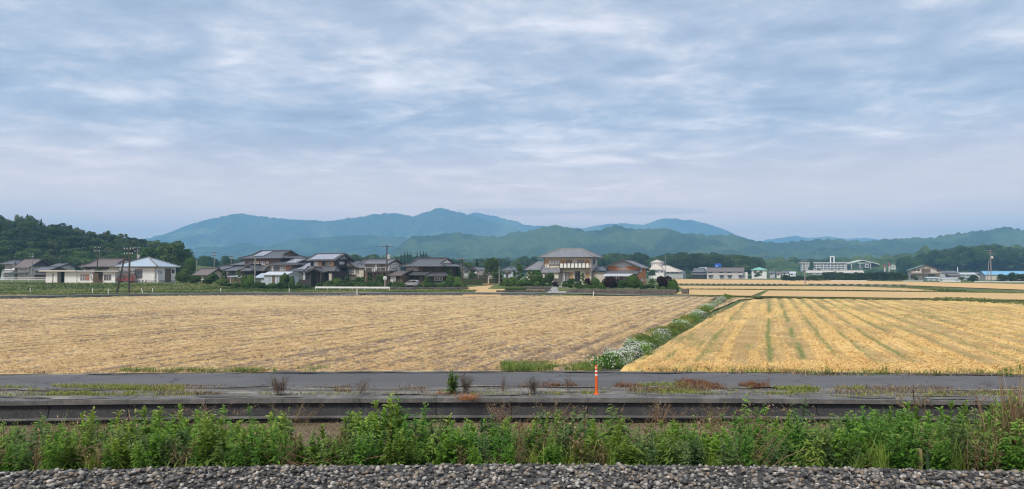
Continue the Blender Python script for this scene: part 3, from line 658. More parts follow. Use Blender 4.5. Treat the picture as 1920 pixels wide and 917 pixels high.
# ------------------------------------------------------------------ weeds and grass (close by)
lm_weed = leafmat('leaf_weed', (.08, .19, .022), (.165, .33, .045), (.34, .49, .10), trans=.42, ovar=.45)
lm_grass = leafmat('leaf_grass', (.08, .15, .022), (.16, .25, .045), (.28, .34, .09), trans=.35)
lm_dry = leafmat('leaf_dry', (.13, .085, .045), (.25, .17, .095), (.40, .30, .18), trans=.15)
lm_straw = leafmat('straw', (.42, .28, .12), (.60, .41, .18), (.74, .54, .27), trans=.1, ovar=0)
lm_rust = leafmat('leaf_rust', (.16, .055, .025), (.28, .095, .045), (.36, .17, .08), trans=.2)
lm_orange = leafmat('leaf_orange', (.30, .11, .03), (.45, .19, .06), (.52, .30, .12), trans=.2)
lm_yg = leafmat('leaf_yellowgreen', (.13, .17, .03), (.22, .26, .05), (.32, .33, .10), trans=.3)
class LB:
    """leaf builder: quads with a tone per leaf"""
    def __init__(s, seed): s.V = []; s.F = []; s.A = []; s.r = np.random.default_rng(seed); s.o = 0
    def quadstrip(s, P, wv, tone):
        """ribbons: P (n,k,3) centre lines, wv (n,k,3) half-width vectors"""
        n, k, _ = P.shape; V = np.stack([P - wv, P + wv], 2).reshape(n, 2 * k, 3)
        f = np.array([[2 * i, 2 * i + 1, 2 * i + 3, 2 * i + 2] for i in range(k - 1)])
        s.F.append((f[None] + (np.arange(n) * 2 * k)[:, None, None]).reshape(-1, 4) + s.o); s.V.append(V.reshape(-1, 3)); s.A.append(np.repeat(tone, 2 * k)); s.o += n * 2 * k
    def blades(s, base, height, lean, width, k=4, tone=None, az=None, droop=1.6):
        n = len(base); az = s.r.uniform(0, 6.28, n) if az is None else az; t = np.linspace(0, 1, k)[None, :]
        d = np.stack([np.cos(az), np.sin(az)], -1); P = np.zeros((n, k, 3))
        P[..., :2] = base[:, None, :2] + d[:, None] * (lean[:, None] * t ** droop)[..., None]
        P[..., 2] = base[:, 2:3] + height[:, None] * (t - .28 * (lean / np.maximum(height, 1e-3))[:, None].clip(0, 1.5) * t ** 2)
        sd = np.stack([-d[:, 1], d[:, 0], np.zeros(n)], -1); wv = sd[:, None] * (width[:, None] * (1 - t ** 2 * .92))[..., None] * .5
        s.quadstrip(P, wv, s.r.random(n) if tone is None else tone)
    def mesh(s, name, mat): return mesh_np(name, np.concatenate(s.V), np.concatenate(s.F), mat, {'rnd': np.concatenate(s.A)})
def weed_mesh(seed, n_st, H, spread, leaf, nl, mat=None, up=.5):
    """upright leafy weed: stems with whorls of narrow leaves, denser towards the tip"""
    lb = LB(seed); r_ = lb.r; stems = LB(seed + 1)
    for i in range(n_st):
        b = np.array([r_.normal() * spread, r_.normal() * spread, -.06]); h = H * r_.uniform(.62, 1.08)
        top = b + np.array([r_.normal() * .10 * H, r_.normal() * .10 * H, h]); t = np.sort(.18 + .82 * r_.random(nl) ** .8); P = b + (top - b) * t[:, None]
        az = np.arange(nl) * 2.4 + r_.uniform(0, 6); ln = leaf * (1.15 - .75 * t ** 3) * r_.uniform(.7, 1.25, nl); el = up + .55 * (t - .4) + r_.normal(size=nl) * .25
        d = np.stack([np.cos(az) * np.cos(el), np.sin(az) * np.cos(el), np.sin(el)], -1); sd = np.stack([-np.sin(az), np.cos(az), r_.normal(size=nl) * .3], -1)
        u = np.array([0, .35, .7, 1.0]); Q = P[:, None] + d[:, None] * (ln[:, None] * u)[..., None]; Q[..., 2] -= (ln[:, None] * u ** 2 * .45)
        wv = sd[:, None] * (ln[:, None] * np.array([.04, .135, .10, .010]))[..., None]
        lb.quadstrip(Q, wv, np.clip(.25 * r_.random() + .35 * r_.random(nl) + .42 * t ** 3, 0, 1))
        for a_ in (0, 1.57):
            w3 = np.array([math.cos(a_), math.sin(a_), 0]) * .006; lb.quadstrip(np.stack([b, (b + top) / 2, top])[None], np.stack([w3, w3, w3 * .4])[None], np.array([.15]))
    return lb.mesh('weed', mat or lm_weed)
def dry_mesh(seed, n_st, H, spread, twigs=10, mat=None):
    lb = LB(seed); r_ = lb.r
    for i in range(n_st):
        b = np.array([r_.normal() * spread * .4, r_.normal() * spread * .4, -.04]); top = b + np.array([r_.normal() * spread, r_.normal() * spread, H * r_.uniform(.6, 1.05)])
        segs = [(b, top, .008)]
        for j in range(twigs):
            t = r_.uniform(.3, 1); p = b + (top - b) * t; q = p + np.array([r_.normal() * .12, r_.normal() * .12, r_.uniform(.02, .16)]) * H * 1.1; segs.append((p, q, .004))
        for p, q, w_ in segs:
            for a_ in (0, 1.57):
                w3 = np.array([math.cos(a_), math.sin(a_), .2]) * w_; lb.quadstrip(np.stack([p, (p + q) / 2, q])[None], np.stack([w3, w3, w3 * .5])[None], np.array([r_.random()]))
        nl = twigs * 3; t = r_.uniform(.3, 1.05, nl); P = b + (top - b) * t[:, None] + r_.normal(size=(nl, 3)) * .07 * H
        V, Fc = quads(P, r_.normal(size=(nl, 3)) / 1.7, .045 * H * r_.uniform(.6, 1.6, nl), .5, r_)
        lb.V.append(V); lb.F.append(Fc + lb.o); lb.A.append(np.repeat(r_.random(nl), 4)); lb.o += len(V)
    return lb.mesh('dry_weed', mat or lm_dry)
def tuft_mesh(seed, n, H, spread, mat, lean=.5, width=.012):
    lb = LB(seed); r_ = lb.r; b = np.stack([r_.normal(size=n) * spread, r_.normal(size=n) * spread, np.full(n, -.03)], -1); h = H * r_.uniform(.45, 1.05, n)
    lb.blades(b, h, h * lean * r_.uniform(.3, 1.3, n), width * r_.uniform(.7, 1.4, n), 5); return lb.mesh('tuft', mat)
# ================================================================== BUILDING LIBRARY
def tilemat(name, c1, c2, period=.33, rough=.38, bump=.6, stain=.3):
    t = NT(name); tcn = t.n('ShaderNodeTexCoord'); sn = t.n('ShaderNodeSeparateXYZ'); t.l(tcn.outputs['Normal'], sn.inputs[0]); so_ = t.n('ShaderNodeSeparateXYZ'); t.l(tcn.outputs['Object'], so_.inputs[0])
    def M(op, a, b=None):
        n = t.n('ShaderNodeMath', operation=op)
        for i, v in enumerate((a, b)):
            if v is None: continue
            if isinstance(v, (int, float)): n.inputs[i].default_value = v
            else: t.l(v, n.inputs[i])
        return n.outputs[0]
    side = M('GREATER_THAN', M('ABSOLUTE', sn.outputs[0]), M('ABSOLUTE', sn.outputs[1]))
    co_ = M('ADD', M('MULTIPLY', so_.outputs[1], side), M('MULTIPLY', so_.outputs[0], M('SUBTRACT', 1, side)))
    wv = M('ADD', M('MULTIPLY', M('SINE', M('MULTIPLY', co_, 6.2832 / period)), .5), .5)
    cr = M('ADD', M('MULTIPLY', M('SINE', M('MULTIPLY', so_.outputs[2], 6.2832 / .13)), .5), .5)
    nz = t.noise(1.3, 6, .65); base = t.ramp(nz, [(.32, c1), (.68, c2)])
    lit = t.mix(M('MULTIPLY', M('POWER', wv, 2), .38), base, tuple(min(1, v * 1.9) for v in c2))  # light glints along the tile ribs, painted into the colour
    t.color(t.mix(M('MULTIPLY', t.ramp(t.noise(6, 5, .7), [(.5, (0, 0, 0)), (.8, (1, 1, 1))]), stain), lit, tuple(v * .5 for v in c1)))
    t.rough(rough); t.b.inputs['Specular IOR Level'].default_value = .6; t.bump(M('ADD', wv, M('MULTIPLY', cr, .35)), bump, .05); return t.m
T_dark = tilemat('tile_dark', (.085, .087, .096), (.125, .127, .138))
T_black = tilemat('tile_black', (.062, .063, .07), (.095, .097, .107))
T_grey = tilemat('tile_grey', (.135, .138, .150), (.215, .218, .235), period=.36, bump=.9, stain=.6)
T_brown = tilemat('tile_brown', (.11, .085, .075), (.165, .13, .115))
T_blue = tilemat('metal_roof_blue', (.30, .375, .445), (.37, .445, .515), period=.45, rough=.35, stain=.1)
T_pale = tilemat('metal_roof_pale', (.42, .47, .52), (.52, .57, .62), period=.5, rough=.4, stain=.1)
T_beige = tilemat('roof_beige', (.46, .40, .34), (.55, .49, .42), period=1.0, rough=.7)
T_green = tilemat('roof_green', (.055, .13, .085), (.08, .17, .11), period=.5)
T_mint = tilemat('roof_mint', (.13, .42, .32), (.18, .5, .38), period=.8)
T_cyan = tilemat('roof_cyan', (.13, .34, .58), (.17, .42, .66), period=.8)
ridge_m = pm('ridge_tile', (.055, .056, .062), (.10, .10, .108), 3, .6)
ridge_l = pm('ridge_tile_pale', (.20, .195, .205), (.28, .275, .285), 3, .6)
W_white = pm('plaster_white', (.80, .79, .77), (.70, .69, .67), .8, .85)
W_cream = pm('plaster_cream', (.64, .59, .51), (.54, .495, .42), .8, .85)
W_beige = pm('plaster_beige', (.56, .48, .39), (.47, .405, .325), .8, .85)
W_pink = pm('plaster_mauve', (.60, .55, .55), (.52, .475, .475), .8, .85)
W_grey = pm('plaster_grey', (.50, .50, .51), (.40, .40, .41), .8, .85)
W_dark = pm('charred_wood', (.075, .065, .062), (.045, .04, .038), 2, .8, .3, 9, mscale=(4, 4, .6))
W_wood = pm('aged_wood', (.19, .13, .09), (.12, .083, .06), 2, .8, .3, 9, mscale=(4, 4, .6))
W_orange = pm('siding_orange', (.50, .225, .10), (.42, .18, .075), .8, .85)
W_tan = pm('panel_tan', (.46, .29, .16), (.38, .235, .125), 1.2, .8)
W_blue = pm('sheet_bluegrey', (.46, .52, .58), (.38, .44, .50), 1, .6)
W_brick = pm('brick_pink', (.42, .20, .14), (.33, .15, .105), 5, .9)
M_frame = pm('window_frame_dark', (.05, .047, .045), (.075, .07, .067), 6, .5)
M_framel = pm('window_frame_pale', (.60, .60, .60), (.5, .5, .5), 6, .45)
M_white = pm('white_paint', (.80, .80, .79), (.68, .68, .66), 2.5, .5)
M_steel = pm('galvanised_steel', (.36, .37, .38), (.28, .285, .29), 5, .45, metal=.6)
M_black = pm('tyre_and_shade_black', (.02, .02, .021), (.03, .03, .03), 3, .8)  # wheel rubber, and shade painted into the doorway and other openings
M_conc = pm('pole_concrete', (.30, .29, .275), (.22, .215, .205), 2, .9)
M_polewood = pm('pole_dark', (.10, .085, .075), (.06, .052, .047), 2, .9)
M_stone = pm('garden_stone', (.16, .145, .135), (.075, .07, .066), 2.5, .95, .8, 7)
M_stone2 = pm('garden_stone_warm', (.20, .165, .15), (.10, .083, .077), 2.5, .95, .8, 7)
def glassm(name, col, rough=.07):
    t = NT(name); t.color(t.ramp(t.noise(.9, 3, .5), [(.4, col), (.6, tuple(v * 1.35 for v in col))])); t.rough(rough); t.b.inputs['Specular IOR Level'].default_value = .6; return t.m
G_dark = glassm('glass_dark', (.025, .028, .032)); G_curt = glassm('glass_curtain', (.42, .43, .45), .25); G_mid = glassm('glass_mid', (.12, .13, .145), .12)
sp_ = NT('solar_cell'); sp_.color(sp_.ramp(sp_.noise(2, 3), [(.4, (.30, .315, .37)), (.6, (.36, .375, .43))])); sp_.rough(.22); sp_.b.inputs['Specular IOR Level'].default_value = .9; M_solar = sp_.m  # pale base colour carries the sky reflected by the panels

class House:
    def __init__(s, name, label, px, Y, zb=None, rz=-20, cat='house', group=None, ground=None):
        p = at(px, Y); s.zb = float(Gz(p.x, p.y)) if zb is None else zb
        s.X, s.Y = p.x, Y; s.c = math.cos(R(rz)); s.s = -math.sin(R(rz)); s.root = empty(name, (p.x, Y, s.zb), R(rz), label, cat, group); s.f = 0.0; s.roofs = []
    def u(s, px, d=0.0):                      # place along the facade seen at column px (d metres behind its plane)
        k = (px - CX) / F; X = s.X + s.s * d; Y = s.Y + s.c * d; return (k * Y - X) / (s.c + k * s.s)
    def z(s, py, u=0.0, d=0.0): return zat(py, s.Y - s.s * u + s.c * d) - s.zb
    def dep(s, u, px):                        # depth of a side wall starting at facade place u whose back edge shows at px
        k = (px - CX) / F; X = s.X + s.c * u; Y = s.Y - s.s * u; return (k * Y - X) / (s.s - k * s.c)
    def box(s, name, mat, *b, parent=None): return bx(name, mat, parent or s.root, *b)
    def wall(s, mat, x0, x1, y0, y1, z0, z1, name='wall'): return s.box(name, mat, x0, x1, y0, y1, z0, z1)
    def roof(s, faces, mat, ridges, th=.16, rm=None, name='roof', rw=.28):
        V = []; Fc = []
        for f_ in faces:
            o = len(V); V += f_; Fc.append(tuple(range(o, o + len(f_))))
        m = MB(); m.v = V; m.f = Fc; o = m.build(name, mat, s.root)
        import bmesh
        bm = bmesh.new(); bm.from_mesh(o.data); bmesh.ops.remove_doubles(bm, verts=bm.verts, dist=.001); bmesh.ops.recalc_face_normals(bm, faces=bm.faces)
        up_ = sum(f.normal.z * f.calc_area() for f in bm.faces)
        if up_ < 0: bmesh.ops.reverse_faces(bm, faces=bm.faces)
        bm.to_mesh(o.data); bm.free()
        md = o.modifiers.new('thickness', 'SOLIDIFY'); md.thickness = th; md.offset = -1
        if ridges:
            for a_, b_ in ridges: MB().bar(Vector(a_) + Vector((0, 0, .05)), Vector(b_) + Vector((0, 0, .05)), rw, .24).build('ridge_tiles', rm or ridge_m, o)
        return o
    def hip(s, x0, x1, y0, y1, ze, zr, ov, mat, rm=None, th=.16):
        x0 -= ov; x1 += ov; y0 -= ov; y1 += ov; W = x1 - x0; D = y1 - y0
        if W >= D: a = (x0 + D / 2, (y0 + y1) / 2, zr); b = (x1 - D / 2 + .01, (y0 + y1) / 2, zr)
        else: a = ((x0 + x1) / 2, y0 + W / 2, zr); b = ((x0 + x1) / 2, y1 - W / 2 + .01, zr)
        p, q, r_, t = (x0, y0, ze), (x1, y0, ze), (x1, y1, ze), (x0, y1, ze)
        fs = [[p, q, b, a], [q, r_, b], [r_, t, a, b], [t, p, a]] if W >= D else [[p, q, a], [q, r_, b, a], [r_, t, b], [t, p, a, b]]
        rd = [(a, b), (p, a), (t, a), (q, b), (r_, b)] if W >= D else [(a, b), (p, a), (q, a), (r_, b), (t, b)]
        return s.roof(fs, mat, rd, th, rm)
    def gable(s, x0, x1, y0, y1, ze, zr, ov, mat, axis='x', gm=None, rm=None, og=.5, th=.16, barge=True):
        if axis == 'x':
            ym = (y0 + y1) / 2; sl = (zr - ze) / ((y1 - y0) / 2); lo = ze - sl * ov
            A, B = (x0 - og, ym, zr), (x1 + og, ym, zr)
            fs = [[(x0 - og, y0 - ov, lo), (x1 + og, y0 - ov, lo), B, A], [(x1 + og, y1 + ov, lo), (x0 - og, y1 + ov, lo), A, B]]
            tri = [[(x, y0, ze), (x, y1, ze), (x, ym, zr - .05)] for x in (x0, x1)]
            ends = [((x0 - og, y0 - ov, lo), A), ((x0 - og, y1 + ov, lo), A), ((x1 + og, y0 - ov, lo), B), ((x1 + og, y1 + ov, lo), B)]
        else:
            xm = (x0 + x1) / 2; sl = (zr - ze) / ((x1 - x0) / 2); lo = ze - sl * ov
            A, B = (xm, y0 - og, zr), (xm, y1 + og, zr)
            fs = [[(x0 - ov, y0 - og, lo), A, B, (x0 - ov, y1 + og, lo)], [(x1 + ov, y0 - og, lo), (x1 + ov, y1 + og, lo), B, A]]
            tri = [[(x0, y, ze), (x1, y, ze), (xm, y, zr - .05)] for y in (y0, y1)]
            ends = [((x0 - ov, y0 - og, lo), A), ((x1 + ov, y0 - og, lo), A), ((x0 - ov, y1 + og, lo), B), ((x1 + ov, y1 + og, lo), B)]
        o = s.roof(fs, mat, [(A, B)], th, rm)
        if barge:
            for i in (0, 2):
                m = MB()
                for a_, b_ in ends[i:i + 2]: m.bar(Vector(a_) + Vector((0, 0, -.1)), Vector(b_) + Vector((0, 0, -.1)), .1, .34)
                m.build('barge_board', M_frame, o)
        for i, t in enumerate(tri):
            n_ = Vector((-1, 0, 0) if axis == 'x' else (0, -1, 0)) * (1 if i == 0 else -1) * .02
            V = [Vector(p) + n_ for p in t] + [Vector(p) - n_ * 4 for p in t]
            MB().add(V, [(0, 1, 2), (5, 4, 3), (0, 3, 4, 1), (1, 4, 5, 2), (2, 5, 3, 0)]).build('gable_wall', gm or W_white, s.root)
        return o
    def irimoya(s, x0, x1, y0, y1, ze, zr, ov, g, mat, axis='x', gm=None, rm=None):
        x0 -= ov; x1 += ov; y0 -= ov; y1 += ov
        def T(p): return p if axis == 'x' else (p[1], p[0], p[2])
        if axis != 'x': x0, x1, y0, y1 = y0, y1, x0, x1
        ym = (y0 + y1) / 2; sl = (zr - ze) / (ym - y0); zg = ze + sl * g; cor = .25
        def front(yy, sg): return [(x0, yy, ze), (x1, yy, ze), (x1 - g, yy + sg * g, zg), (x1 - g, ym, zr), (x0 + g, ym, zr), (x0 + g, yy + sg * g, zg)]
        fs = [front(y0, 1), front(y1, -1), [(x0, y0, ze), (x0, y1, ze), (x0 + g, y1 - g, zg), (x0 + g, y0 + g, zg)], [(x1, y0, ze), (x1, y1, ze), (x1 - g, y1 - g, zg), (x1 - g, y0 + g, zg)]]
        V = [[T(p) for p in f_] for f_ in fs]
        rd = [((x0 + g - .15, ym, zr + .06), (x1 - g + .15, ym, zr + .06))]
        for xx, xg in ((x0, x0 + g), (x1, x1 - g)):
            for yy, sg in ((y0, 1), (y1, -1)): rd += [((xx, yy, ze), (xg, yy + sg * g, zg)), ((xg, yy + sg * g, zg), (xg, ym, zr))]
        m = MB()
        o = s.roof(V, mat, [(T(a), T(b)) for a, b in rd], .16, rm, rw=.34)
        for xg, sg in ((x0 + g, 1), (x1 - g, -1)):
            xi = xg + sg * .12; t = [(xi, y0 + g + .25, zg + .05), (xi, y1 - g - .25, zg + .05), (xi, ym, zr - .3)]; b2 = [(p[0] + sg * .1, p[1], p[2]) for p in t]
            MB().add([T(p) for p in t] + [T(p) for p in b2], [(0, 1, 2), (5, 4, 3), (0, 3, 4, 1), (1, 4, 5, 2), (2, 5, 3, 0)]).build('gable_wall', gm or W_white, s.root)
        return o
    def lean(s, x0, x1, y0, y1, z0, z1, mat, ov=.3, name='lower_roof', hipl=0, hipr=0, ridges=True):
        """pent roof: eave at y0 (height z0), top against the wall at y1 (height z1)"""
        a, b = (x0 - ov, y0 - ov, z0), (x1 + ov, y0 - ov, z0); c_, d_ = (x1 + ov - hipr, y1, z1), (x0 - ov + hipl, y1, z1)
        fs = [[a, b, c_, d_]]
        if hipr: fs.append([b, (x1 + ov, y1, z0), c_])
        if hipl: fs.append([(x0 - ov, y1, z0), a, d_])
        rd = ([(a, d_), (b, c_)] if ridges else [])
        return s.roof(fs, mat, rd, .12, name=name, rw=.2)
    def winm(s, x0, x1, z0, z1, y=None, side=None, xf=0.0, fm=None, gm=None, mull=1, sill=False, name='window', fw=.07):
        """window on the front (plane y) or on a side wall (side=+1 right / -1 left, plane x=xf, x0..x1 is depth)"""
        y = s.f if y is None else y; fm = fm or M_frame; gm = gm or G_dark; m = MB(); o_ = .06
        def B(mb, a0, a1, b0, b1, dn, df):
            if side is None: mb.box(a0, a1, y - df, y - dn, b0, b1)
            elif side > 0: mb.box(xf + dn, xf + df, a0, a1, b0, b1)
            else: mb.box(xf - df, xf - dn, a0, a1, b0, b1)
            return mb
        B(m, x0 - fw, x0, z0 - fw, z1 + fw, .002, o_); B(m, x1, x1 + fw, z0 - fw, z1 + fw, .002, o_); B(m, x0, x1, z0 - fw, z0, .002, o_); B(m, x0, x1, z1, z1 + fw, .002, o_)
        for i in range(mull):
            xm = x0 + (x1 - x0) * (i + 1) / (mull + 1); B(m, xm - fw * .45, xm + fw * .45, z0, z1, .022, o_ - .01)
        w_ = m.build(name, fm, s.root); B(MB(), x0, x1, z0, z1, .003, .02).build('pane', gm, w_)
        if sill: B(MB(), x0 - .12, x1 + .12, z0 - fw - .07, z0 - fw - .002, .002, .14).build('sill', fm, w_)
        return w_
    def win(s, px0, px1, py0, py1, y=None, **k):
        d = s.f if y is None else y; a = s.u(px0, d); b = s.u(px1, d); m_ = (a + b) / 2; return s.winm(a, b, s.z(py1, m_, d), s.z(py0, m_, d), y=d, **k)
    def panel(s, name, mat, px0, px1, py0, py1, y=None, th=.03):
        d = s.f if y is None else y; a = s.u(px0, d); b = s.u(px1, d); m_ = (a + b) / 2; return s.box(name, mat, a, b, d - th, d - .003, s.z(py1, m_, d), s.z(py0, m_, d))
    def door(s, px0, px1, py0, py1, mat, y=None):
        o = s.panel('door', mat, px0, px1, py0, py1, y, .05); d = s.f if y is None else y; a = s.u(px1, d); zz = s.z((py0 + py1) / 2, a, d)
        bx('handle', M_steel, o, a - .2, a - .15, d - .1, d - .05, zz - .1, zz + .1); return o
    def solar(s, x0, x1, ya, za, yb, zb, nx, ny, roof):
        a = Vector((0, ya, za)); b = Vector((0, yb, zb)); dv = (b - a); n_ = Vector((0, -dv.z, dv.y)).normalized()
        for i in range(nx):
            for j in range(ny):
                u0 = x0 + (x1 - x0) * i / nx + .02; u1 = x0 + (x1 - x0) * (i + 1) / nx - .02; p = a + dv * (j / ny + .01) + n_ * .06; q = a + dv * ((j + 1) / ny - .01) + n_ * .06
                V = [(u0, p.y, p.z), (u1, p.y, p.z), (u1, q.y, q.z), (u0, q.y, q.z)]; V2 = [tuple(Vector(v_) + n_ * .05) for v_ in V]
                MB().add(V + V2, [(3, 2, 1, 0), (4, 5, 6, 7), (0, 1, 5, 4), (1, 2, 6, 5), (2, 3, 7, 6), (3, 0, 4, 7)]).build('solar_panel', M_solar, roof)
    def gutter(s, x0, x1, y, z, mat=None): MB().tube((x0, y, z), (x1, y, z), .06, n=6).build('gutter', mat or M_frame, s.root)
    def downpipe(s, x, y, z0, z1, mat=None): MB().tube((x, y, z0), (x, y, z1), .045, n=6).build('downpipe', mat or M_frame, s.root)
    def ac(s, x, y, z, side=False):
        o = bx('air_conditioner', M_white, s.root, x, x + .8, y - .35, y - .05, z, z + .6); MB().lathe([(.22, 0), (.22, .02)], 12).build('fan_grille', M_steel, o).matrix_local = Matrix.Translation((x + .3, y - .352, z + .3)) @ Matrix.Rotation(R(90), 4, 'X')
    def antenna(s, x, y, z, h=1.6):
        m = MB().tube((x, y, z), (x, y, z + h), .025, n=5).tube((x - .5, y, z + h - .1), (x + .5, y, z + h - .1), .015, n=4)
        for i in range(6): m.tube((x - .45 + .18 * i, y - .25, z + h - .1), (x - .45 + .18 * i, y + .25, z + h - .1), .012, n=4)
        m.build('antenna', M_steel, s.root)
# ================================================================== HOUSES OF THE HAMLET
# ---- two-storey house with grey tiles in the middle of the picture
h = House('tiled_house', 'two-storey beige house with grey hipped tile roof and white-panelled balcony', 1020, 148, None)
W = h.u(1108.4); D = max(5.5, h.dep(W, 1119.4)); ze = h.z(482.0, W / 2); zr = h.z(466.3, W / 2, D / 2); zm = h.z(502, 0)
h.wall(W_cream, 0, W, 0, D, zm, ze + .1, 'upper_wall'); h.wall(W_cream, .03, W - .03, .03, D - .03, -.3, zm, 'lower_wall')
h.box('side_wall', W_pink, W + .002, W + .03, .02, D - .02, .9, ze)
h.hip(0, W, 0, D, ze, zr, .95, T_grey, ridge_l); h.gutter(-.95, W + .95, -1.0, ze - .1)
h.win(1029.5, 1050, 487.6, 496, mull=3, gm=G_curt, sill=True); h.win(1062, 1072.5, 487.5, 495.5, mull=1, gm=G_dark); h.win(1084, 1094.5, 487.5, 495.5, mull=1, gm=G_mid)
h.panel('wall_panel', W_cream, 1074, 1083, 484, 502); h.panel('wall_panel', W_tan, 1020.6, 1027.6, 487, 499, th=.04); h.panel('wall_panel', W_tan, 1052, 1060.5, 487, 496); h.panel('wall_panel', W_tan, 1096.5, 1105.5, 487, 496)
h.winm(D * .25, D * .6, h.z(494.5, W), h.z(486, W), side=1, xf=W + .03, mull=0, gm=G_dark); h.winm(D * .2, D * .8, h.z(521, W), h.z(511.5, W), side=1, xf=W + .03, mull=1)
a, b_ = h.u(1049.5, -1), h.u(1105, -1); z0, z1 = h.z(502.6, a, -1), h.z(493.8, a, -1)
bal = h.box('balcony', M_frame, a, b_, -1.1, -.002, z0 - .18, z0); 
for i in range(9): bx('post', M_frame, bal, a + (b_ - a) * i / 8 - .05, a + (b_ - a) * i / 8 + .05, -1.12, -1.02, z0, z1)
bx('handrail', M_frame, bal, a, b_, -1.12, -1.0, z1, z1 + .07)
for i in range(8): bx('balcony_panel', M_white, bal, a + (b_ - a) * i / 8 + .14, a + (b_ - a) * (i + 1) / 8 - .14, -1.1, -1.05, z0 + .06, z1 - .03)
h.win(1053.5, 1059.6, 511, 528.5, mull=0, gm=G_curt); h.win(1060.4, 1067, 511, 528.5, mull=0, gm=G_mid); h.panel('shutter', W_tan, 1068, 1074, 510.5, 528); h.win(1078, 1087, 509, 528, mull=1, gm=G_dark); h.panel('shutter', W_tan, 1098, 1105, 509, 522)
pl = -4.1; h.wall(W_cream, pl, -.02, .6, D - .5, -.3, 2.7, 'wing_wall'); h.lean(pl, 0, .3, D / 2, h.z(506, pl), h.z(490, 0, 2), T_grey, ov=.5, name='wing_roof', hipl=2.2)
h.lean(h.u(1014, -1.4), h.u(1048.5, -1.4), -1.3, .02, h.z(511.3, 0, -1.4), h.z(501.5, 0), T_grey, ov=.15, name='porch_roof'); h.wall(W_cream, h.u(1016, -1.1), h.u(1047, -1.1), -1.1, .03, -.3, h.z(511.6, 0, -1.1), 'porch_wall')
h.win(1022, 1032, 514, 526, y=-1.1, mull=1); h.panel('plinth', M_stone, 1038, 1048, 522, 531, y=-1.1); h.ac(.35, 0.0, h.z(502, 0)); h.downpipe(.12, -.06, 0, ze - .1); h.downpipe(W - .08, -.06, 0, ze - .1, W_cream)
h.wall(W_cream, W + .04, W + 2.6, 1.5, D - .6, -.3, 2.6, 'annex_wall'); h.lean(W + .1, W + 2.6, 1.2, D - .6, h.z(507, W, 1), h.z(499.8, W, 3), T_dark, ov=.3, name='annex_roof')
MAIN = h
# ---- orange house with a carport
h = House('gabled_house', 'orange-walled gabled house with a pale canopy carport in front', 1140, 140, None)
W = h.u(1195.6); D = max(5, h.dep(W, 1210.5)); ze = h.z(499, 0); zr = h.z(487, W / 2)
h.wall(W_orange, 0, W, 0, D, -.3, ze); h.gable(0, W, 0, D, ze, zr, .75, T_dark, 'y', W_blue, og=.9)
h.win(1158.5, 1174, 500.2, 504, mull=3, gm=G_mid, fm=M_framel); h.winm(D * .25, D * .55, ze - 1.2, ze - .2, side=1, xf=W, mull=0); h.winm(D * .35, D * .7, h.z(530, W), h.z(522.5, W), side=1, xf=W, mull=1, gm=G_curt, sill=True)
h.box('brick_base', W_brick, W + .003, W + .05, .02, D - .02, -.3, .9)
h.lean(h.u(1136, -2), h.u(1196, -2), -1.9, .02, h.z(513.5, 0, -1.9), h.z(506.2, 0), T_dark, ov=.1, name='lower_roof'); h.wall(W_wood, h.u(1150, -1.6), h.u(1193, -1.6), -1.6, .02, -.3, h.z(514, 0, -1.6), 'porch_wall')
h.win(1153, 1162, 517, 528, y=-1.6, mull=1); h.win(1168, 1180, 517, 528, y=-1.6, mull=1, gm=G_mid)
cpx = h.lean(h.u(1131, -4.6), h.u(1181, -4.6), -4.6, -2.0, h.z(517, 0, -4.6), h.z(513.2, 0, -2), T_pale, ov=.15, name='carport_roof', ridges=False)
for q in (1129, 1155, 1180): u_ = h.u(q, -4.5); MB().tube((u_, -4.5, -.3), (u_, -4.5, h.z(517, 0, -4.5) + .05), .06, n=6).build('carport_post', M_framel, h.root)
# ---- dark two-storey house with hip-and-gable roof (right end of the hamlet)
h = House('dark_house', 'dark timber two-storey house with black hip-and-gable roof behind silver car', 760, 152, .55)
W = h.u(830.5); D = 8.5; ze = h.z(499, W / 2); zr = h.z(485, W / 2, D / 2); z1 = h.z(509.5, W / 2)
h.wall(W_dark, 0, W, 0, D, z1 - .3, ze + .1, 'upper_wall'); h.wall(W_dark, -.05, W + .05, -.6, D, -.3, z1 - .25, 'lower_wall')
h.irimoya(0, W, 0, D, ze, zr, 1.0, 1.9, T_black, 'x'); h.gutter(-1, W + 1, -1.05, ze - .12)
h.win(763, 773.2, 502, 507.5, fm=M_framel, mull=1, gm=G_mid); h.win(774.6, 784, 502, 507.5, fm=M_framel, mull=1, gm=G_mid); h.panel('wall_panel', W_wood, 785.5, 791, 501.5, 508.5)
for q in (792.5, 806, 821): h.panel('timber_post', W_wood, q, q + 1, 500, 509, th=.08)
h.lean(h.u(756, -1), h.u(802, -1), -1.5, .02, h.z(515.6, 0, -1.5), z1, T_black, ov=.4, name='lower_roof', hipl=1); h.lean(h.u(802, -2), h.u(835, -2), -2.3, .02, h.z(517.5, W, -2.3), h.z(510.8, W), T_black, ov=.4, name='lower_roof', hipr=1.4)
h.wall(W_dark, h.u(806, -1.7), h.u(834, -1.7), -1.7, .02, -.3, h.z(518, W, -1.7), 'bay_wall'); h.win(815, 829.5, 519.5, 525.5, y=-1.7, fm=M_framel, mull=2, gm=G_mid); h.panel('plinth', W_grey, 806, 834, 531.2, 535, y=-1.7)
h.box('brick_wall', W_brick, h.u(753, -.7), h.u(758, -.7), -.72, -.605, -.2, h.z(526.5, 0, -.7)); h.panel('wall_panel', W_white, 753.5, 760, 516.5, 526, y=-.61)
h.win(764, 772, 520, 527, y=-.6, mull=1); h.door(786, 793, 519, 534, W_wood, y=-.6); h.antenna(W * .7, D / 2, zr - .2)
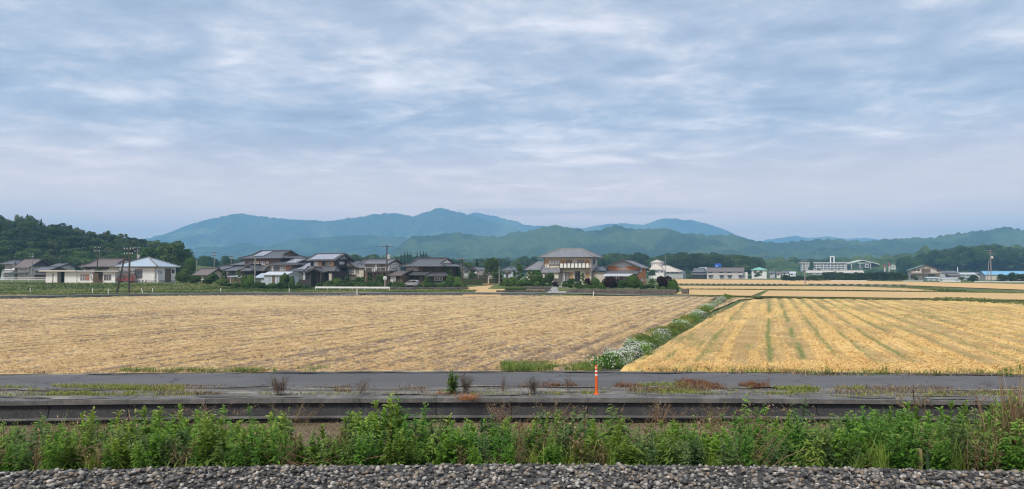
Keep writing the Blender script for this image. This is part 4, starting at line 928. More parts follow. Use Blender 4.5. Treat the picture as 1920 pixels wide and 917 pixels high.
# brown-roofed porch to its left
h = House('tiled_porch', 'low porch building with brown tiled roof left of the silver car', 731, 149, .55, cat='outbuilding')
W = h.u(754.5); h.wall(W_wood, 0, W, 0, 3.5, -.3, h.z(515.5, 0)); h.lean(0, W, -.3, 3.6, h.z(516.2, 0), h.z(507.5, W / 2, 3), T_brown, ov=.35, name='roof'); h.win(733, 738, 518, 530, mull=1, gm=G_curt, fm=M_framel); h.door(743, 750, 518.5, 533, W_dark)
for q in (739.8, 741.5): MB().tube((h.u(q, -.3), -.3, -.3), (h.u(q, -.3), -.3, h.z(516, 0)), .07, n=6).build('post', M_framel, h.root)
# ---- white house with long balcony (under grey roof)
h = House('balcony_house', 'white two-storey house with grey roof and open balcony behind tall pole', 684, 153, .55)
W = h.u(729.5); D = max(5, h.dep(W, 747.5)); ze = h.z(492.6, W / 2); zr = h.z(486.2, W / 2, D / 2); z1 = h.z(507.5, 0)
h.wall(W_grey, 0, W, 0, D, z1, ze + .05, 'upper_wall'); h.wall(W_wood, 0.02, W - .02, .02, D, -.3, z1 - .02, 'lower_wall'); h.gable(0, W, 0, D, ze, zr, .7, T_dark, 'x', W_blue)
h.win(687, 696, 495.5, 506.5, mull=1, gm=G_dark); h.win(698, 702.5, 496, 506.5, mull=0, gm=G_mid); h.win(708, 713, 496, 506, mull=0, gm=G_dark); h.win(715.5, 722, 496.5, 506, mull=1, gm=G_dark); h.panel('wall_panel', W_white, 703, 707.5, 494, 507)
h.winm(D * .12, D * .62, h.z(503, W), h.z(495.8, W), side=1, xf=W, mull=1); h.wall(W_white, W + .002, W + .03, .02, D - .02, z1, ze, 'side_wall')
a, b_ = h.u(682, -1.3), h.u(731, -1.3); z0 = h.z(509, 0, -1.3); bal = h.box('balcony', M_frame, a, b_, -1.3, -.002, z0 - .25, z0); bx('handrail', M_framel, bal, a, b_, -1.3, -1.24, z0 + .85, z0 + .92)
for i in range(12): bx('baluster', M_frame, bal, a + (b_ - a) * i / 11 - .025, a + (b_ - a) * i / 11 + .025, -1.29, -1.25, z0, z0 + .85)
for i in (0, 4, 8, 11): bx('balcony_post', W_wood, bal, a + (b_ - a) * i / 11 - .07, a + (b_ - a) * i / 11 + .07, -1.25, -1.1, -.3, z0 - .25)
h.win(690, 699, 513, 527, mull=1, gm=G_dark); h.win(706, 716, 513, 527, mull=2, gm=G_mid); h.ac(h.u(700), 0, z0 + .02)
# ---- small white gable house beside the solar roof
h = House('gabled_house', 'small white gabled house with wide upper window beside the solar-roofed house', 637, 156, .6)
W = h.u(666.5); D = 7.5; ze = h.z(498.4, 0); zr = h.z(488, W / 2)
h.wall(W_cream, 0, W, 0, D, -.3, ze); h.gable(0, W, 0, D, ze, zr, .5, T_dark, 'y', W_white, og=.7); h.win(641, 652, 500.5, 508.5, mull=2, gm=G_dark); h.win(653.5, 663, 500.5, 511, mull=1, gm=G_mid)
h.wall(W_cream, W + .01, h.u(681), .3, D, -.3, ze - .3, 'wing_wall'); h.gable(W + .01, h.u(681), .3, D, ze - .3, zr + .2, .4, T_dark, 'x', W_white, og=.3); h.win(669.5, 673, 501.5, 505, y=.3, mull=0)
h.lean(h.u(622, -1.6), h.u(650, -1.6), -1.6, .02, h.z(520.5, 0, -1.6), h.z(515, 0), T_black, ov=.2, name='lower_roof'); h.win(640, 650, 522, 530, mull=1)
a, b_ = h.u(652, -.9), h.u(667, -.9); z0 = h.z(515, a, -.9); bal = h.box('balcony', M_frame, a, b_, -.9, -.002, z0 - .12, z0); bx('handrail', M_framel, bal, a, b_, -.9, -.85, z0 + .8, z0 + .86)
for i in range(6): bx('baluster', M_framel, bal, a + (b_ - a) * i / 5 - .02, a + (b_ - a) * i / 5 + .02, -.89, -.86, z0, z0 + .8)
# ---- solar house
h = House('solar_house', 'two-storey dark timber house with solar panels on both roof levels', 582, 153, .85)
W = h.u(627); D = max(6, h.dep(W, 646)); ze = h.z(485.6, W / 2); zr = h.z(476.3, W / 2, D / 2); z1 = h.z(500, 0)
h.wall(W_dark, 0, W, 0, D, z1 - .3, ze + .05, 'upper_wall'); rf = h.gable(0, W, 0, D, ze, zr, .8, T_dark, 'x', W_blue, og=.8); sl = (zr - ze) / (D / 2); h.solar(.2, W + .1, -.55, ze - .55 * sl + .03, D * .42, ze + D * .42 * sl + .03, 7, 3, rf)
h.panel('wall_panel', W_tan, 597, 603.5, 491, 498); h.panel('wall_panel', W_tan, 618.5, 626, 490.5, 498.5); h.win(589.5, 596.5, 491.5, 497.5, mull=1, gm=G_curt, fm=M_framel); h.win(610.5, 618, 491, 498.5, mull=1, gm=G_mid)
h.winm(D * .3, D * .65, h.z(495.5, W), h.z(490.3, W), side=1, xf=W, mull=0, gm=G_curt)
a = h.u(546, -1.2); h.wall(W_dark, a, W + .6, -1.2, D - .5, -.3, h.z(508.6, 0, -1.2), 'lower_wall'); lr = h.lean(a, -.02, -1.3, 4, h.z(508.3, 0, -1.3), h.z(491.5, 0, 4), T_dark, ov=.6, name='lower_roof', hipl=2.4)
za, zb_ = h.z(508.3, 0, -1.3), h.z(491.5, 0, 4); sl = (zb_ - za) / 5.9; h.solar(a + 1.3, -.25, -1.0, za + .9 * sl + .02, 3.2, za + 5.1 * sl + .02, 5, 3, lr)
h.lean(.0, W + 1.0, -1.3, .02, h.z(508.3, 0, -1.3), h.z(499.6, 0), T_dark, ov=.4, name='lower_roof', hipr=.9)
e0, e1 = h.u(579, -3), h.u(604, -3); h.gable(e0, e1, -3, -1.2, h.z(508.6, 0, -3), h.z(502.3, 0, -3), .3, T_dark, 'y', W_dark, og=.3); h.wall(W_dark, e0 + .3, e0 + .55, -2.9, -1.25, -.3, h.z(508.6, 0, -3), 'porch_wall'); h.wall(W_dark, e1 - .55, e1 - .3, -2.9, -1.25, -.3, h.z(508.6, 0, -3), 'porch_wall')
h.door(586, 597, 513, 529.5, W_wood, y=-1.2); h.panel('wall_panel', W_tan, 546.5, 552, 510.5, 521.5, y=-1.2); h.win(553.5, 557, 510.5, 524, y=-1.2, mull=0, gm=G_curt, fm=M_framel); h.win(558.5, 568, 510.5, 524, y=-1.2, mull=2, gm=G_mid); h.win(569, 572.5, 510.5, 524, y=-1.2, mull=0, gm=G_curt, fm=M_framel); h.win(574, 580, 511, 524, y=-1.2, mull=1)
h.panel('wall_panel', W_white, 603.5, 610.5, 511, 519.5, y=-1.2); h.win(612, 616, 511, 526, y=-1.2, mull=0); h.panel('wall_panel', W_cream, 617, 622, 512, 527, y=-1.2); h.antenna(W * .8, D / 2, zr - .2)
# ---- large traditional house on the left of the hamlet
h = House('traditional_house', 'large traditional house with stepped black tiled roofs and a carved front gable', 459, 162, .75)
W = h.u(506); D = 8; ze = h.z(484, W / 2); zr = h.z(471, W / 2, D / 2); z1 = h.z(498.5, 0)
h.wall(W_wood, 0, W + 3, 0, D, z1 - .4, ze + .1, 'upper_wall'); rf = h.irimoya(0, h.u(531), 0, D, ze, zr, .9, 2.0, T_black, 'x', W_wood); sl = (zr - ze) / (D / 2 + .9); h.solar(2.2, h.u(503, 2), .3, ze + 1.2 * sl + .03, D * .45, ze + (D * .45 + .9) * sl + .03, 7, 3, rf)
h.win(466, 474, 490, 496.5, mull=2, gm=G_mid); h.win(488, 497, 490, 497.5, mull=2, gm=G_curt); h.panel('wall_panel', W_beige, 475.5, 486, 490, 498); h.panel('wall_panel', W_beige, 498.5, 504.5, 490, 498)
h.lean(h.u(437, 1), -.02, .6, 5, h.z(496.3, 0, .6), h.z(487.5, 0, 5), T_dark, ov=.5, name='side_roof', hipl=2); h.wall(W_wood, h.u(440, 1.2), 0, 1.2, 6, 1, h.z(496, 0, 1.2), 'side_wall')
a = h.u(424, -2.4); b_ = h.u(497, -2.4); h.wall(W_wood, a, b_, -2.4, .02, -.3, h.z(507, 0, -2.4), 'lower_wall'); h.lean(a, b_, -2.6, .02, h.z(507.3, 0, -2.6), h.z(499.5, 0), T_dark, ov=.6, name='lower_roof', hipl=1.5, hipr=1.5)
e0, e1 = h.u(455, -4.4), h.u(473, -4.4); h.irimoya(e0, e1, -4.4, .5, h.z(507.5, 0, -4.4), h.z(496.8, 0, -2), .5, .9, T_dark, 'y', W_dark); h.wall(W_dark, e0 + .2, e1 - .2, -4.0, -2.45, -.3, h.z(507.6, 0, -4.4), 'porch_wall')
h.win(430, 440, 509, 522, y=-2.4, mull=2, gm=G_mid); h.win(442, 452, 509, 522, y=-2.4, mull=2, gm=G_curt); h.panel('wall_panel', W_white, 425, 429, 508.5, 515, y=-2.4); h.door(460, 468, 511, 528, W_dark, y=-4.0); h.win(478, 490, 510, 522, y=-2.4, mull=2)
# ---- its right-hand wing: a house of its own roof
h = House('tiled_house', 'brick-ended dark tiled house with solar panels right of the stepped roofs', 509, 157, .75)
W = h.u(546.5); D = 8; ze = h.z(496, W / 2); zr = h.z(485.5, W / 2, D / 2)
h.wall(W_beige, 0, W, 0, D, -.3, ze + .05); rf = h.irimoya(0, h.u(559), 0, D, ze, zr, .8, 1.8, T_black, 'x', W_wood); sl = (zr - ze) / (D / 2 + .8); h.solar(h.u(534, 0), h.u(561, 1), .2, ze + 1.0 * sl + .03, D * .44, ze + (D * .44 + .8) * sl + .03, 6, 3, rf)
h.panel('brick_panel', W_brick, 536.5, 546, 497, 514); h.win(514, 523, 499, 509, mull=1, gm=G_mid); h.win(525, 533, 500, 509.5, mull=1, gm=G_curt); h.panel('wall_panel', W_white, 510, 513, 498, 510); h.lean(0, W * .7, -1.4, .02, h.z(512.5, 0, -1.4), h.z(508.7, 0), T_dark, ov=.2, name='lower_roof')
# ---- pale sheet-metal shed
h = House('metal_shed', 'pale blue-grey sheet metal shed with low gable in front of the dark houses', 496, 143, .62, cat='shed')
W = h.u(537); D = 4; ze = h.z(514, 0); zr = h.z(508.8, W / 2, D / 2)
h.wall(W_blue, 0, W, 0, D, -.3, ze); h.gable(0, W, 0, D, ze, zr, .35, T_pale, 'x', W_blue, og=.35, barge=False); h.door(511, 516, 514.5, 531.5, W_wood); h.panel('wall_seam', W_grey, 504, 504.5, 514, 533); h.panel('wall_seam', W_grey, 526, 526.5, 514, 533)
h.wall(W_blue, h.u(480, .5), -.02, .5, D - .3, -.3, ze - .75, 'lean_to_wall'); h.lean(h.u(480, .5), -.05, .4, 2.6, h.z(520.5, 0), h.z(512.3, 0, 2.6), T_blue, ov=.3, name='lean_to_roof', ridges=False); h.win(481, 489, 524.5, 529, y=.5, mull=1, gm=G_mid)
for i, q in enumerate((506, 521, 531)): MB().tube((h.u(q), -.04, -.2), (h.u(q), -.04, ze), .035, n=5).build('downpipe', W_grey, h.root)
# ---- low houses at the left of the hamlet
h = House('low_house', 'low house with brown tiled roof half hidden by shrubs', 366, 158, .9, cat='house'); W = h.u(392); ze = h.z(513.5, 0)
h.wall(W_cream, 0, W, 0, 5, -.3, ze); h.gable(0, W, 0, 5, ze, h.z(503.5, W / 2, 2.5), .6, T_brown, 'x', W_cream); h.win(370, 376, 516, 522, mull=1); h.win(383, 389, 516, 522, mull=1)
h = House('low_house', 'low dark house with grey ridge roof left of the stepped roofs', 396, 164, .9, cat='house'); W = h.u(436); ze = h.z(507.5, 0)
h.wall(W_wood, 0, W, 0, 6, -.3, ze); h.irimoya(0, W, 0, 6, ze, h.z(498.2, W / 2, 3), .6, 1.3, T_dark, 'x', W_wood); h.win(402, 409, 511, 518, mull=1, gm=G_mid); h.win(414, 421, 511, 518, mull=1); h.lean(0, W, -1.4, .02, h.z(515.5, 0, -1.4), h.z(509.5, 0), T_dark, ov=.1, name='lower_roof')
h = House('carport', 'flat pale carport roof on thin posts before the traditional house', 421, 150, .6, cat='carport'); W = h.u(457)
h.box('roof', W_blue, 0, W, -.2, 3, h.z(519, 0), h.z(517.2, 0))
for q in (422, 433, 445, 456): MB().tube((h.u(q), 0, -.2), (h.u(q), 0, h.z(518.9, 0)), .05, n=6).build('post', M_framel, h.root)
# ---- houses seen past the right end of the hamlet
h = House('gabled_house', 'white and black gabled house behind a clipped hedge', 878, 205, .5); W = h.u(896); D = 7; ze = h.z(506.3, 0); zr = h.z(500.4, W / 2)
h.wall(W_white, 0, W, 0, D, -.3, ze); h.gable(0, W, 0, D, ze, zr, .6, T_dark, 'y', W_white, og=.6); h.win(882, 891, 505.8, 510, mull=2); h.wall(W_dark, 0.01, W - .01, -.04, -.003, -.3, h.z(513, 0), 'dark_base'); h.wall(W_grey, h.u(868), -.02, 1, D, -.3, h.z(507.5, 0), 'wing_wall'); h.lean(h.u(868), -.1, .8, 5, h.z(508, 0), h.z(503.5, 0, 4), T_dark, ov=.3, name='wing_roof')
h = House('small_shed', 'small brown-roofed shed with white gable end near the hedge', 898, 200, .5, cat='shed'); W = h.u(915); D = max(3, h.dep(W, 922.5)); ze = h.z(514.3, 0)
h.wall(W_wood, 0, W, 0, D, -.3, ze); h.gable(0, W, 0, D, ze, h.z(507, W / 2, D / 2), .4, T_brown, 'x', W_white); h.wall(W_white, W + .002, W + .04, .02, D - .02, -.3, ze, 'side_wall')
h = House('dark_house', 'small dark house with black roof behind the leafy garden at the lane', 836, 190, .5); W = h.u(851); ze = h.z(503, 0); h.wall(W_grey, 0, W, 0, 7, -.3, ze); h.irimoya(0, W, 0, 7, ze, h.z(494.5, W / 2, 3.5), .8, 1.4, T_black, 'y', W_white); h.win(838, 844, 505.5, 511, mull=1)
h = House('pale_house', 'pale distant house in the gap between the gardens', 941, 260, .5); W = h.u(962); ze = h.z(507, 0); h.wall(W_blue, 0, W, 0, 8, -.3, ze); h.hip(0, W, 0, 8, ze, h.z(499.5, W / 2, 4), .6, T_dark); h.win(944, 950, 510, 513.5, mull=1); h.win(953, 958, 510, 513.5, mull=1)

# ---- left side: white house with blue roof, low shed, houses behind
h = House('blue_roof_house', 'white single-storey house with blue hipped metal roof beside red car', 224, 143, 1.42, rz=-3); W = h.u(292.5); D = max(5, h.dep(W, 330)); ze = h.z(499.4, W / 2); zr = h.z(482.8, W / 2, D / 2)
h.wall(W_white, 0, W, 0, D, -.3, ze + .05); h.hip(0, W, 0, D, ze, zr, .75, T_blue, ridge_l); h.gutter(-.75, W + .75, -.78, ze - .1); h.box('fascia', M_frame, -.74, W + .74, -.74, -.69, ze - .22, ze - .05)
h.win(254.5, 267, 505, 521, mull=1, gm=G_mid); h.box('plinth', W_grey, -.02, W + .02, -.03, D + .02, -.32, h.z(525.5, 0)); h.downpipe(W - .1, -.07, 0, ze); h.panel('door', W_wood, 228.5, 231, 503.5, 514)
y_ = lambda q: h.dep(W, q); h.winm(y_(297), y_(303), h.z(513, W, 2), h.z(508, W, 2), side=1, xf=W, mull=0, gm=G_curt); h.box('side_door', W_wood, W + .003, W + .06, y_(310), y_(321), -.1, h.z(503.5, W, 4)); h.ac(h.u(267.5), 0, 0.02); bx('water_heater', M_white, h.root, W + .05, W + .35, y_(293.5), y_(296), 0, 1.9)
h.winm(y_(323), y_(327), h.z(512, W, 6), h.z(506, W, 6), side=1, xf=W, mull=0)
h = House('flat_roof_shed', 'long low white shed with flat roof and open dark doorway', 87, 138, 1.3, rz=-2, cat='shed'); W = h.u(216); ze = h.z(509.4, W / 2)
h.wall(W_white, 0, h.u(108.5), 0, 4.5, -.3, ze); h.wall(W_white, h.u(122), h.u(144.5), 0, 4.5, -.3, ze); h.wall(M_black, h.u(108.5), h.u(122), 1.2, 4.5, -.3, ze, 'recess_wall'); h.wall(W_white, h.u(145), h.u(175), .1, 4.5, -.3, ze - .05); h.wall(W_wood, h.u(175), h.u(193), .6, 4.5, -.3, ze - .1); h.wall(W_white, h.u(193), W, .1, 4.5, -.3, ze - .05)  # doorway back wall painted black for the shade inside
h.box('roof', W_cream, h.u(77.5), h.u(146), -.7, 5, ze + .02, ze + .3); h.box('roof_extension', W_grey, h.u(146) + .01, W + 1.0, -.5, 5, ze + .0, ze + .2); h.panel('corner_post', M_frame, 99.5, 101, 512, 530); h.win(152, 168, 514.5, 525, y=.1, mull=3, gm=G_mid, fm=M_framel); h.win(196, 209, 515, 525, y=.1, mull=2, gm=G_dark, fm=M_framel); h.panel('curtain', W_brick, 161.5, 168, 515, 525, y=.03); h.ac(h.u(170.5), .1, 1.0)
for q in (109, 115, 121): MB().tube((h.u(q), .1, -.2), (h.u(q), .1, ze), .05, n=6).build('post', M_frame, h.root)
bx('lean_board', W_wood, h.root, h.u(180), h.u(190), -.5, -.4, -.2, 2.1).rotation_euler = (R(12), 0, 0)
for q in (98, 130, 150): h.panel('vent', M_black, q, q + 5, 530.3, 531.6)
h = House('tiled_house', 'old house with grey tiled roof behind the flat-roofed shed', 157, 158, 1.4, rz=-12); W = h.u(222); D = 7; ze = h.z(499.5, W / 2); h.wall(W_cream, 0, W, 0, D, -.3, ze); h.irimoya(0, W, 0, D, ze, h.z(485.5, W / 2, D / 2), .8, 1.6, T_brown, 'x', W_cream); h.panel('wall_band', W_dark, 158, 205, 501, 504.5)
h.win(162, 170, 502, 507, mull=1); h.win(190, 200, 502, 507, mull=1); h.antenna(1.0, D / 2, h.z(487, 0, 3.5), 2.2)
h = House('village_house', 'white two-storey house with low balcony at the left edge', 3, 205, 1.8, rz=-8); W = h.u(28); ze = h.z(494.8, 0); h.wall(W_blue, 0, W, 0, 7, -.3, ze); h.hip(0, W, 0, 7, ze, h.z(488, W / 2, 3.5), .7, T_dark); h.win(6, 23.5, 496, 503.5, mull=4, gm=G_mid); h.panel('wall_panel', W_white, 24, 28, 496, 506)
a = h.u(2, -1); h.box('balcony', M_white, a, h.u(29, -1), -1, -.003, h.z(507, 0), h.z(505, 0)); h.lean(a, h.u(29), -1.6, .02, h.z(510.5, 0), h.z(507.6, 0), T_pale, ov=.2, name='lower_roof', ridges=False); h.win(8, 18, 512.5, 518, mull=2, gm=G_curt)
h = House('village_house', 'white-framed house with broad grey roof second from the left edge', 34, 203, 1.8, rz=-8); W = h.u(53); ze = h.z(499.5, 0); h.wall(W_cream, 0, W, 0, 8, -.3, ze); h.gable(h.u(28), h.u(56), 0, 8, ze, h.z(486, W / 2, 4), .7, T_brown, 'x', W_dark); h.win(37, 51.5, 501.5, 508, mull=3, gm=G_mid, fm=M_framel); h.lean(h.u(29), h.u(57), -1.6, .02, h.z(512, 0), h.z(509, 0), T_dark, ov=.2, name='lower_roof', ridges=False); h.win(40, 50, 513.5, 519, mull=1, gm=G_curt)
h = House('village_house', 'small dark wooden house with grey roof left of the flat-roofed shed', 65, 195, 1.7, rz=-8); W = h.u(92); ze = h.z(506, 0); h.wall(W_wood, 0, W, 0, 6, -.3, ze); h.gable(0, W, 0, 6, ze, h.z(500.5, W / 2, 3), .5, T_dark, 'x', W_wood); h.win(68, 78, 507, 511, mull=2); h.lean(0, W, -1.3, .02, h.z(514.5, 0), h.z(512, 0), T_dark, ov=.1, name='lower_roof', ridges=False); h.panel('wall_panel', W_cream, 64.5, 67, 507, 513)
h = House('village_house', 'grey-roofed house peeping above the flat-roofed shed', 96, 208, 1.9, rz=-8); W = h.u(112); ze = h.z(499, 0); h.wall(W_grey, 0, W, 0, 6, -.3, ze); h.gable(0, W, 0, 6, ze, h.z(494, W / 2, 3), .6, T_dark, 'x', W_grey); h.win(100, 106, 501, 505, mull=1)

# ================================================================== BUILDINGS ACROSS THE FAR FIELDS
h = House('hall', 'pale hall with stepped beige roofs below the wooded hill', 1216, 420, .3, cat='hall'); W = h.u(1280); ze = h.z(508.5, W / 2)
h.wall(W_grey, 0, W, 0, 16, -.3, ze); zr = h.z(498, W / 2, 8); h.hip(0, W * .93, 0, 16, ze - .3, zr, 1.0, T_beige, ridge_l); h.wall(W_pink, 0, h.u(1240, 10), 10, 22, 0, h.z(492, 0, 10), 'tower_wall'); h.hip(0, h.u(1240, 10), 10, 22, h.z(492, 0, 10), h.z(487, 5, 16), .5, T_beige, ridge_l)
h.wall(W_white, 2, h.u(1246), -3, -.01, -.3, h.z(508, 0), 'front_wall'); h.lean(1, h.u(1246), -3.2, .1, h.z(505.5, 0), h.z(496, 0), T_beige, ov=.3, name='front_roof', hipl=2, hipr=4)
for q in (1222, 1230, 1238): h.win(q, q + 6, 507.5, 511, y=-3.02, mull=1, gm=G_mid, fm=M_framel)
for q in (1250, 1258, 1266): h.win(q, q + 6, 509.2, 513, mull=1, gm=G_mid, fm=M_framel)
h = House('apartment_block', 'two-storey cream apartment block with grey roof across the fields', 1326, 385, .15, cat='apartments'); W = h.u(1393.5); ze = h.z(508.5, W / 2); D = 9
h.wall(W_pink, 0, W, 0, D, -.3, ze); h.gable(0, W, 0, D, ze, h.z(501.8, W / 2, D / 2), .6, T_brown, 'x', W_pink, og=.5)
for q in (1327, 1347.5, 1362.5, 1383):
    h.win(q + 1.2, q + 4, 509.5, 512, mull=0, gm=G_dark); h.win(q + 5.2, q + 8.2, 509.5, 512, mull=0, gm=G_dark); h.win(q + 2.5, q + 8.5, 516.5, 522, mull=2, gm=G_mid)
    h.box('balcony', W_pink, h.u(q + .5), h.u(q + 9.5), -1, -.004, h.z(515.5, 0), h.z(513, 0)); h.panel('canopy', W_grey, q + 1.5, q + 9, 515.6, 516.3, th=.8)
h.panel('stairwell', W_grey, 1358.5, 1361.5, 509.5, 522.5, th=.06); h.wall(W_white, h.u(1394.5), h.u(1401), 2, 8, -.3, h.z(510.5, W), 'annex_wall')
h = House('dark_roof_houses', 'old house with stepped dark grey roofs left of the apartment block', 1297, 392, .2); W = h.u(1323); ze = h.z(510, 0)
h.wall(W_wood, 0, W, 0, 8, -.3, ze); h.irimoya(0, W, 0, 8, ze, h.z(503, W / 2, 4), .8, 1.5, T_dark, 'x', W_cream); h.lean(0, W, -2, .02, h.z(515, 0), h.z(511.5, 0), T_dark, ov=.4, name='lower_roof'); h.win(1300, 1307, 516.5, 519.5, mull=2, gm=G_mid); h.win(1311, 1319, 516.5, 519.5, mull=2, gm=G_mid); h.win(1303, 1309, 510.2, 511.4, mull=1)
h = House('white_shed', 'white sheet metal shed between the dark roofs and the apartment block', 1311, 410, .2, cat='shed'); W = h.u(1326); h.wall(W_white, 0, W, 0, 7, -.3, h.z(503.8, 0)); h.gable(0, W, 0, 7, h.z(503.8, 0), h.z(501.3, W / 2), .3, T_pale, 'x', W_white, barge=False); h.win(1314, 1318, 505, 508, mull=0)
h = House('mint_roof_house', 'white house with mint green pyramid roof', 1409, 405, .2); W = h.u(1437); ze = h.z(506, 0); h.wall(W_white, 0, W, 0, 8.5, -.3, ze); h.hip(0, W, 0, 8.5, ze, h.z(501, W / 2, 4), .7, T_mint, ridge_l); h.win(1413, 1418, 508, 512.5, mull=1); h.win(1424, 1429, 508, 512.5, mull=1); h.win(1414, 1419, 515, 519, mull=1)
for i, (q0, q1, yt, yb, wm, rm_, lab) in enumerate([(1443, 1452, 508, 512, W_grey, T_dark, 'grey distant house just right of the mint roof'), (1456, 1464, 509, 513, W_white, T_brown, 'small white distant house with brown roof right of the mint roof'), (1467, 1478, 507.5, 511.5, W_white, T_dark, 'white distant gabled house before the long school'), (1481, 1491, 509, 512.5, W_white, T_pale, 'low white distant shed with pale roof left of the school')]):
    h = House('distant_house', lab, q0, 440 + 9 * i, .2); W = h.u(q1); h.wall(wm, 0, W, 0, 6, -.3, h.z(yb, 0)); h.gable(0, W, 0, 6, h.z(yb, 0), h.z(yt, W / 2, 3), .4, rm_, 'x', wm); h.win(q0 + 1.5, q0 + 4.5, yb + 1.2, yb + 3.2, mull=0)
# school
h = House('school_building', 'long white school building with rows of windows and a tall white arch', 1503, 640, .3, rz=-16, cat='school'); W = h.u(1588); D = 12; ze = h.z(493.5, W / 2)
h.wall(W_white, 0, W, 0, D, -.3, ze); h.box('roof_slab', M_white, -2, W + 4, -1.6, D, ze + .01, ze + .7)
for r_ in range(4):
    yt = 495.2 + r_ * 3.6
    for i in range(12):
        q = 1505 + i * 6.6
        if 1509 < q < 1517: continue
        h.win(q, q + 5, yt, yt + 2.1, mull=1, gm=G_mid, fm=M_framel, fw=.15)
    h.box('floor_band', M_white, 0, W, -.9, -.004, h.z(yt + 3.4, 0), h.z(yt + 2.7, 0))
for i in range(13): q = h.u(1503.8 + i * 6.6); h.box('pier', M_white, q - .25, q + .25, -1.0, -.91, 0, ze)
a, b_ = h.u(1557), h.u(1565.5); zt = h.z(480, a); arch = h.box('roof_arch', M_white, a, a + .9, 2, 3.2, ze + .71, zt); bx('arch_post', M_white, arch, b_ - .9, b_, 2, 3.2, ze + .71, zt); bx('arch_beam', M_white, arch, a + .901, b_ - .901, 2, 3.2, zt - 1.0, zt)
h = House('gymnasium', 'white open gabled gymnasium roof right of the school', 1592, 650, .3, rz=-16, cat='hall'); W = h.u(1642); ze = h.z(497, W / 2); h.wall(W_grey, 2, W - 6, 4, 24, -.3, ze); 
A, B_, Cc = (h.u(1586), -1, h.z(494.5, 0)), (h.u(1617), -1, h.z(487.3, 12)), (h.u(1649), -1, h.z(495.2, 24)); bk = [tuple(Vector(p) + Vector((0, 26, 0))) for p in (A, B_, Cc)]
h.roof([[A, B_, bk[1], bk[0]], [B_, Cc, bk[2], bk[1]]], M_white, [], .6); h.box('cross_beam', M_white, h.u(1608), h.u(1632), -.8, -.2, h.z(493.8, 12), h.z(492.6, 12)); h.box('front_bay', M_white, h.u(1622), h.u(1629), -.5, 4, h.z(502, 12), h.z(495.5, 12)); h.win(1623.5, 1628, 496.5, 500.5, y=-.52, mull=1, fm=M_framel, fw=.12)
for q in (1596, 1612, 1632): MB().tube((h.u(q), -.5, -.3), (h.u(q), -.5, h.z(494, 10)), .3, n=6).build('post', M_white, h.root)
h = House('pale_hall', 'low pale hall with long flat roof in front of the school', 1512, 560, .25, cat='hall'); W = h.u(1618); h.wall(W_grey, 0, W, 0, 10, -.3, h.z(511, W / 2)); h.gable(0, W, 0, 10, h.z(511, W / 2), h.z(507, W / 2, 5), .5, T_beige, 'x', W_grey, barge=False)
for i in range(8): h.win(1518 + 12 * i, 1524 + 12 * i, 512, 514.5, mull=1, gm=G_mid, fm=M_framel)
# green-roofed house on the right and neighbours
h = House('green_roof_house', 'cream two-storey house with dark green roof above the hedge', 1708, 330, .2); W = h.u(1764); D = 9; ze = h.z(505.5, W / 2); zr = h.z(496.3, W / 2)
h.wall(W_cream, 0, W, 0, D, -.3, ze); h.gable(0, W * .98, 0, D, ze, zr, .8, T_green, 'y', W_cream, og=.7); h.panel('dark_bay', W_wood, 1727, 1744, 503.5, 511); h.win(1712, 1717, 505, 508, mull=0); h.win(1719.5, 1724, 505, 508, mull=0); h.win(1756, 1764, 505, 509, mull=1)
h.lean(-.5, W * .9, -2.2, .02, h.z(513.5, 0, -2), h.z(511.3, 0), T_brown, ov=.5, name='lower_roof'); h.win(1707, 1715, 515.5, 522, mull=2); h.win(1740, 1752, 514.5, 518, mull=3, gm=G_mid); h.win(1722, 1728, 515, 523, mull=0, gm=G_curt)
for i, (q0, q1, yt, Y_, wm, rm_, nm, lab) in enumerate([(1738, 1757.5, 519.3, 300, W_blue, T_pale, 'prefab_shed', 'small white prefab shed with window before the green-roofed house'), (1758, 1800, 520.3, 298, M_white, T_pale, 'prefab_shed', 'long white prefab shed with pale blue sign band')]):
    h = House(nm, lab, q0, Y_, .15, cat='shed'); W = h.u(q1); ze = h.z(yt + 1.6, 0); h.wall(wm, 0, W, 0, 5, -.3, ze); h.gable(0, W, 0, 5, ze, h.z(yt, W / 2, 2.5), .25, rm_, 'x', wm, barge=False); h.win(q0 + 4, q0 + 8, 524, 527, mull=1, gm=G_mid, fm=M_framel); h.door(q1 - 5, q1 - 2, 524, 530, W_grey)
    if i: h.panel('sign_band', pm('sign_blue', (.15, .38, .62), (.2, .45, .7), 5, .5), q0 + 31, q0 + 39, 524.5, 526)
for i, (q0, q1, yt, yb, Y_, wm, rm_, lab) in enumerate([(1764, 1792, 508, 511, 380, W_grey, T_dark, 'grey-roofed distant house right of the green roof'), (1800, 1828, 511, 514, 345, W_blue, T_pale, 'pale low warehouse with light roof behind the white prefab sheds'), (1830, 1852, 510.5, 513.5, 360, W_white, T_dark, 'white warehouse with dark roof left of the leaning pole'), (1780, 1800, 513, 516, 335, W_wood, T_brown, 'brown-roofed shed behind the white prefab')]):
    h = House('distant_house', lab, q0, Y_, .2); W = h.u(q1); h.wall(wm, 0, W, 0, 8, -.3, h.z(yb, 0)); h.gable(0, W, 0, 8, h.z(yb, 0), h.z(yt, W / 2, 4), .4, rm_, 'x', wm, barge=False); h.win(q0 + 3, q0 + 8, yb + 1.2, yb + 3.5, mull=1, gm=G_mid, fm=M_framel); h.win(q0 + 12, q0 + 17, yb + 1.2, yb + 3.5, mull=1, gm=G_mid, fm=M_framel)
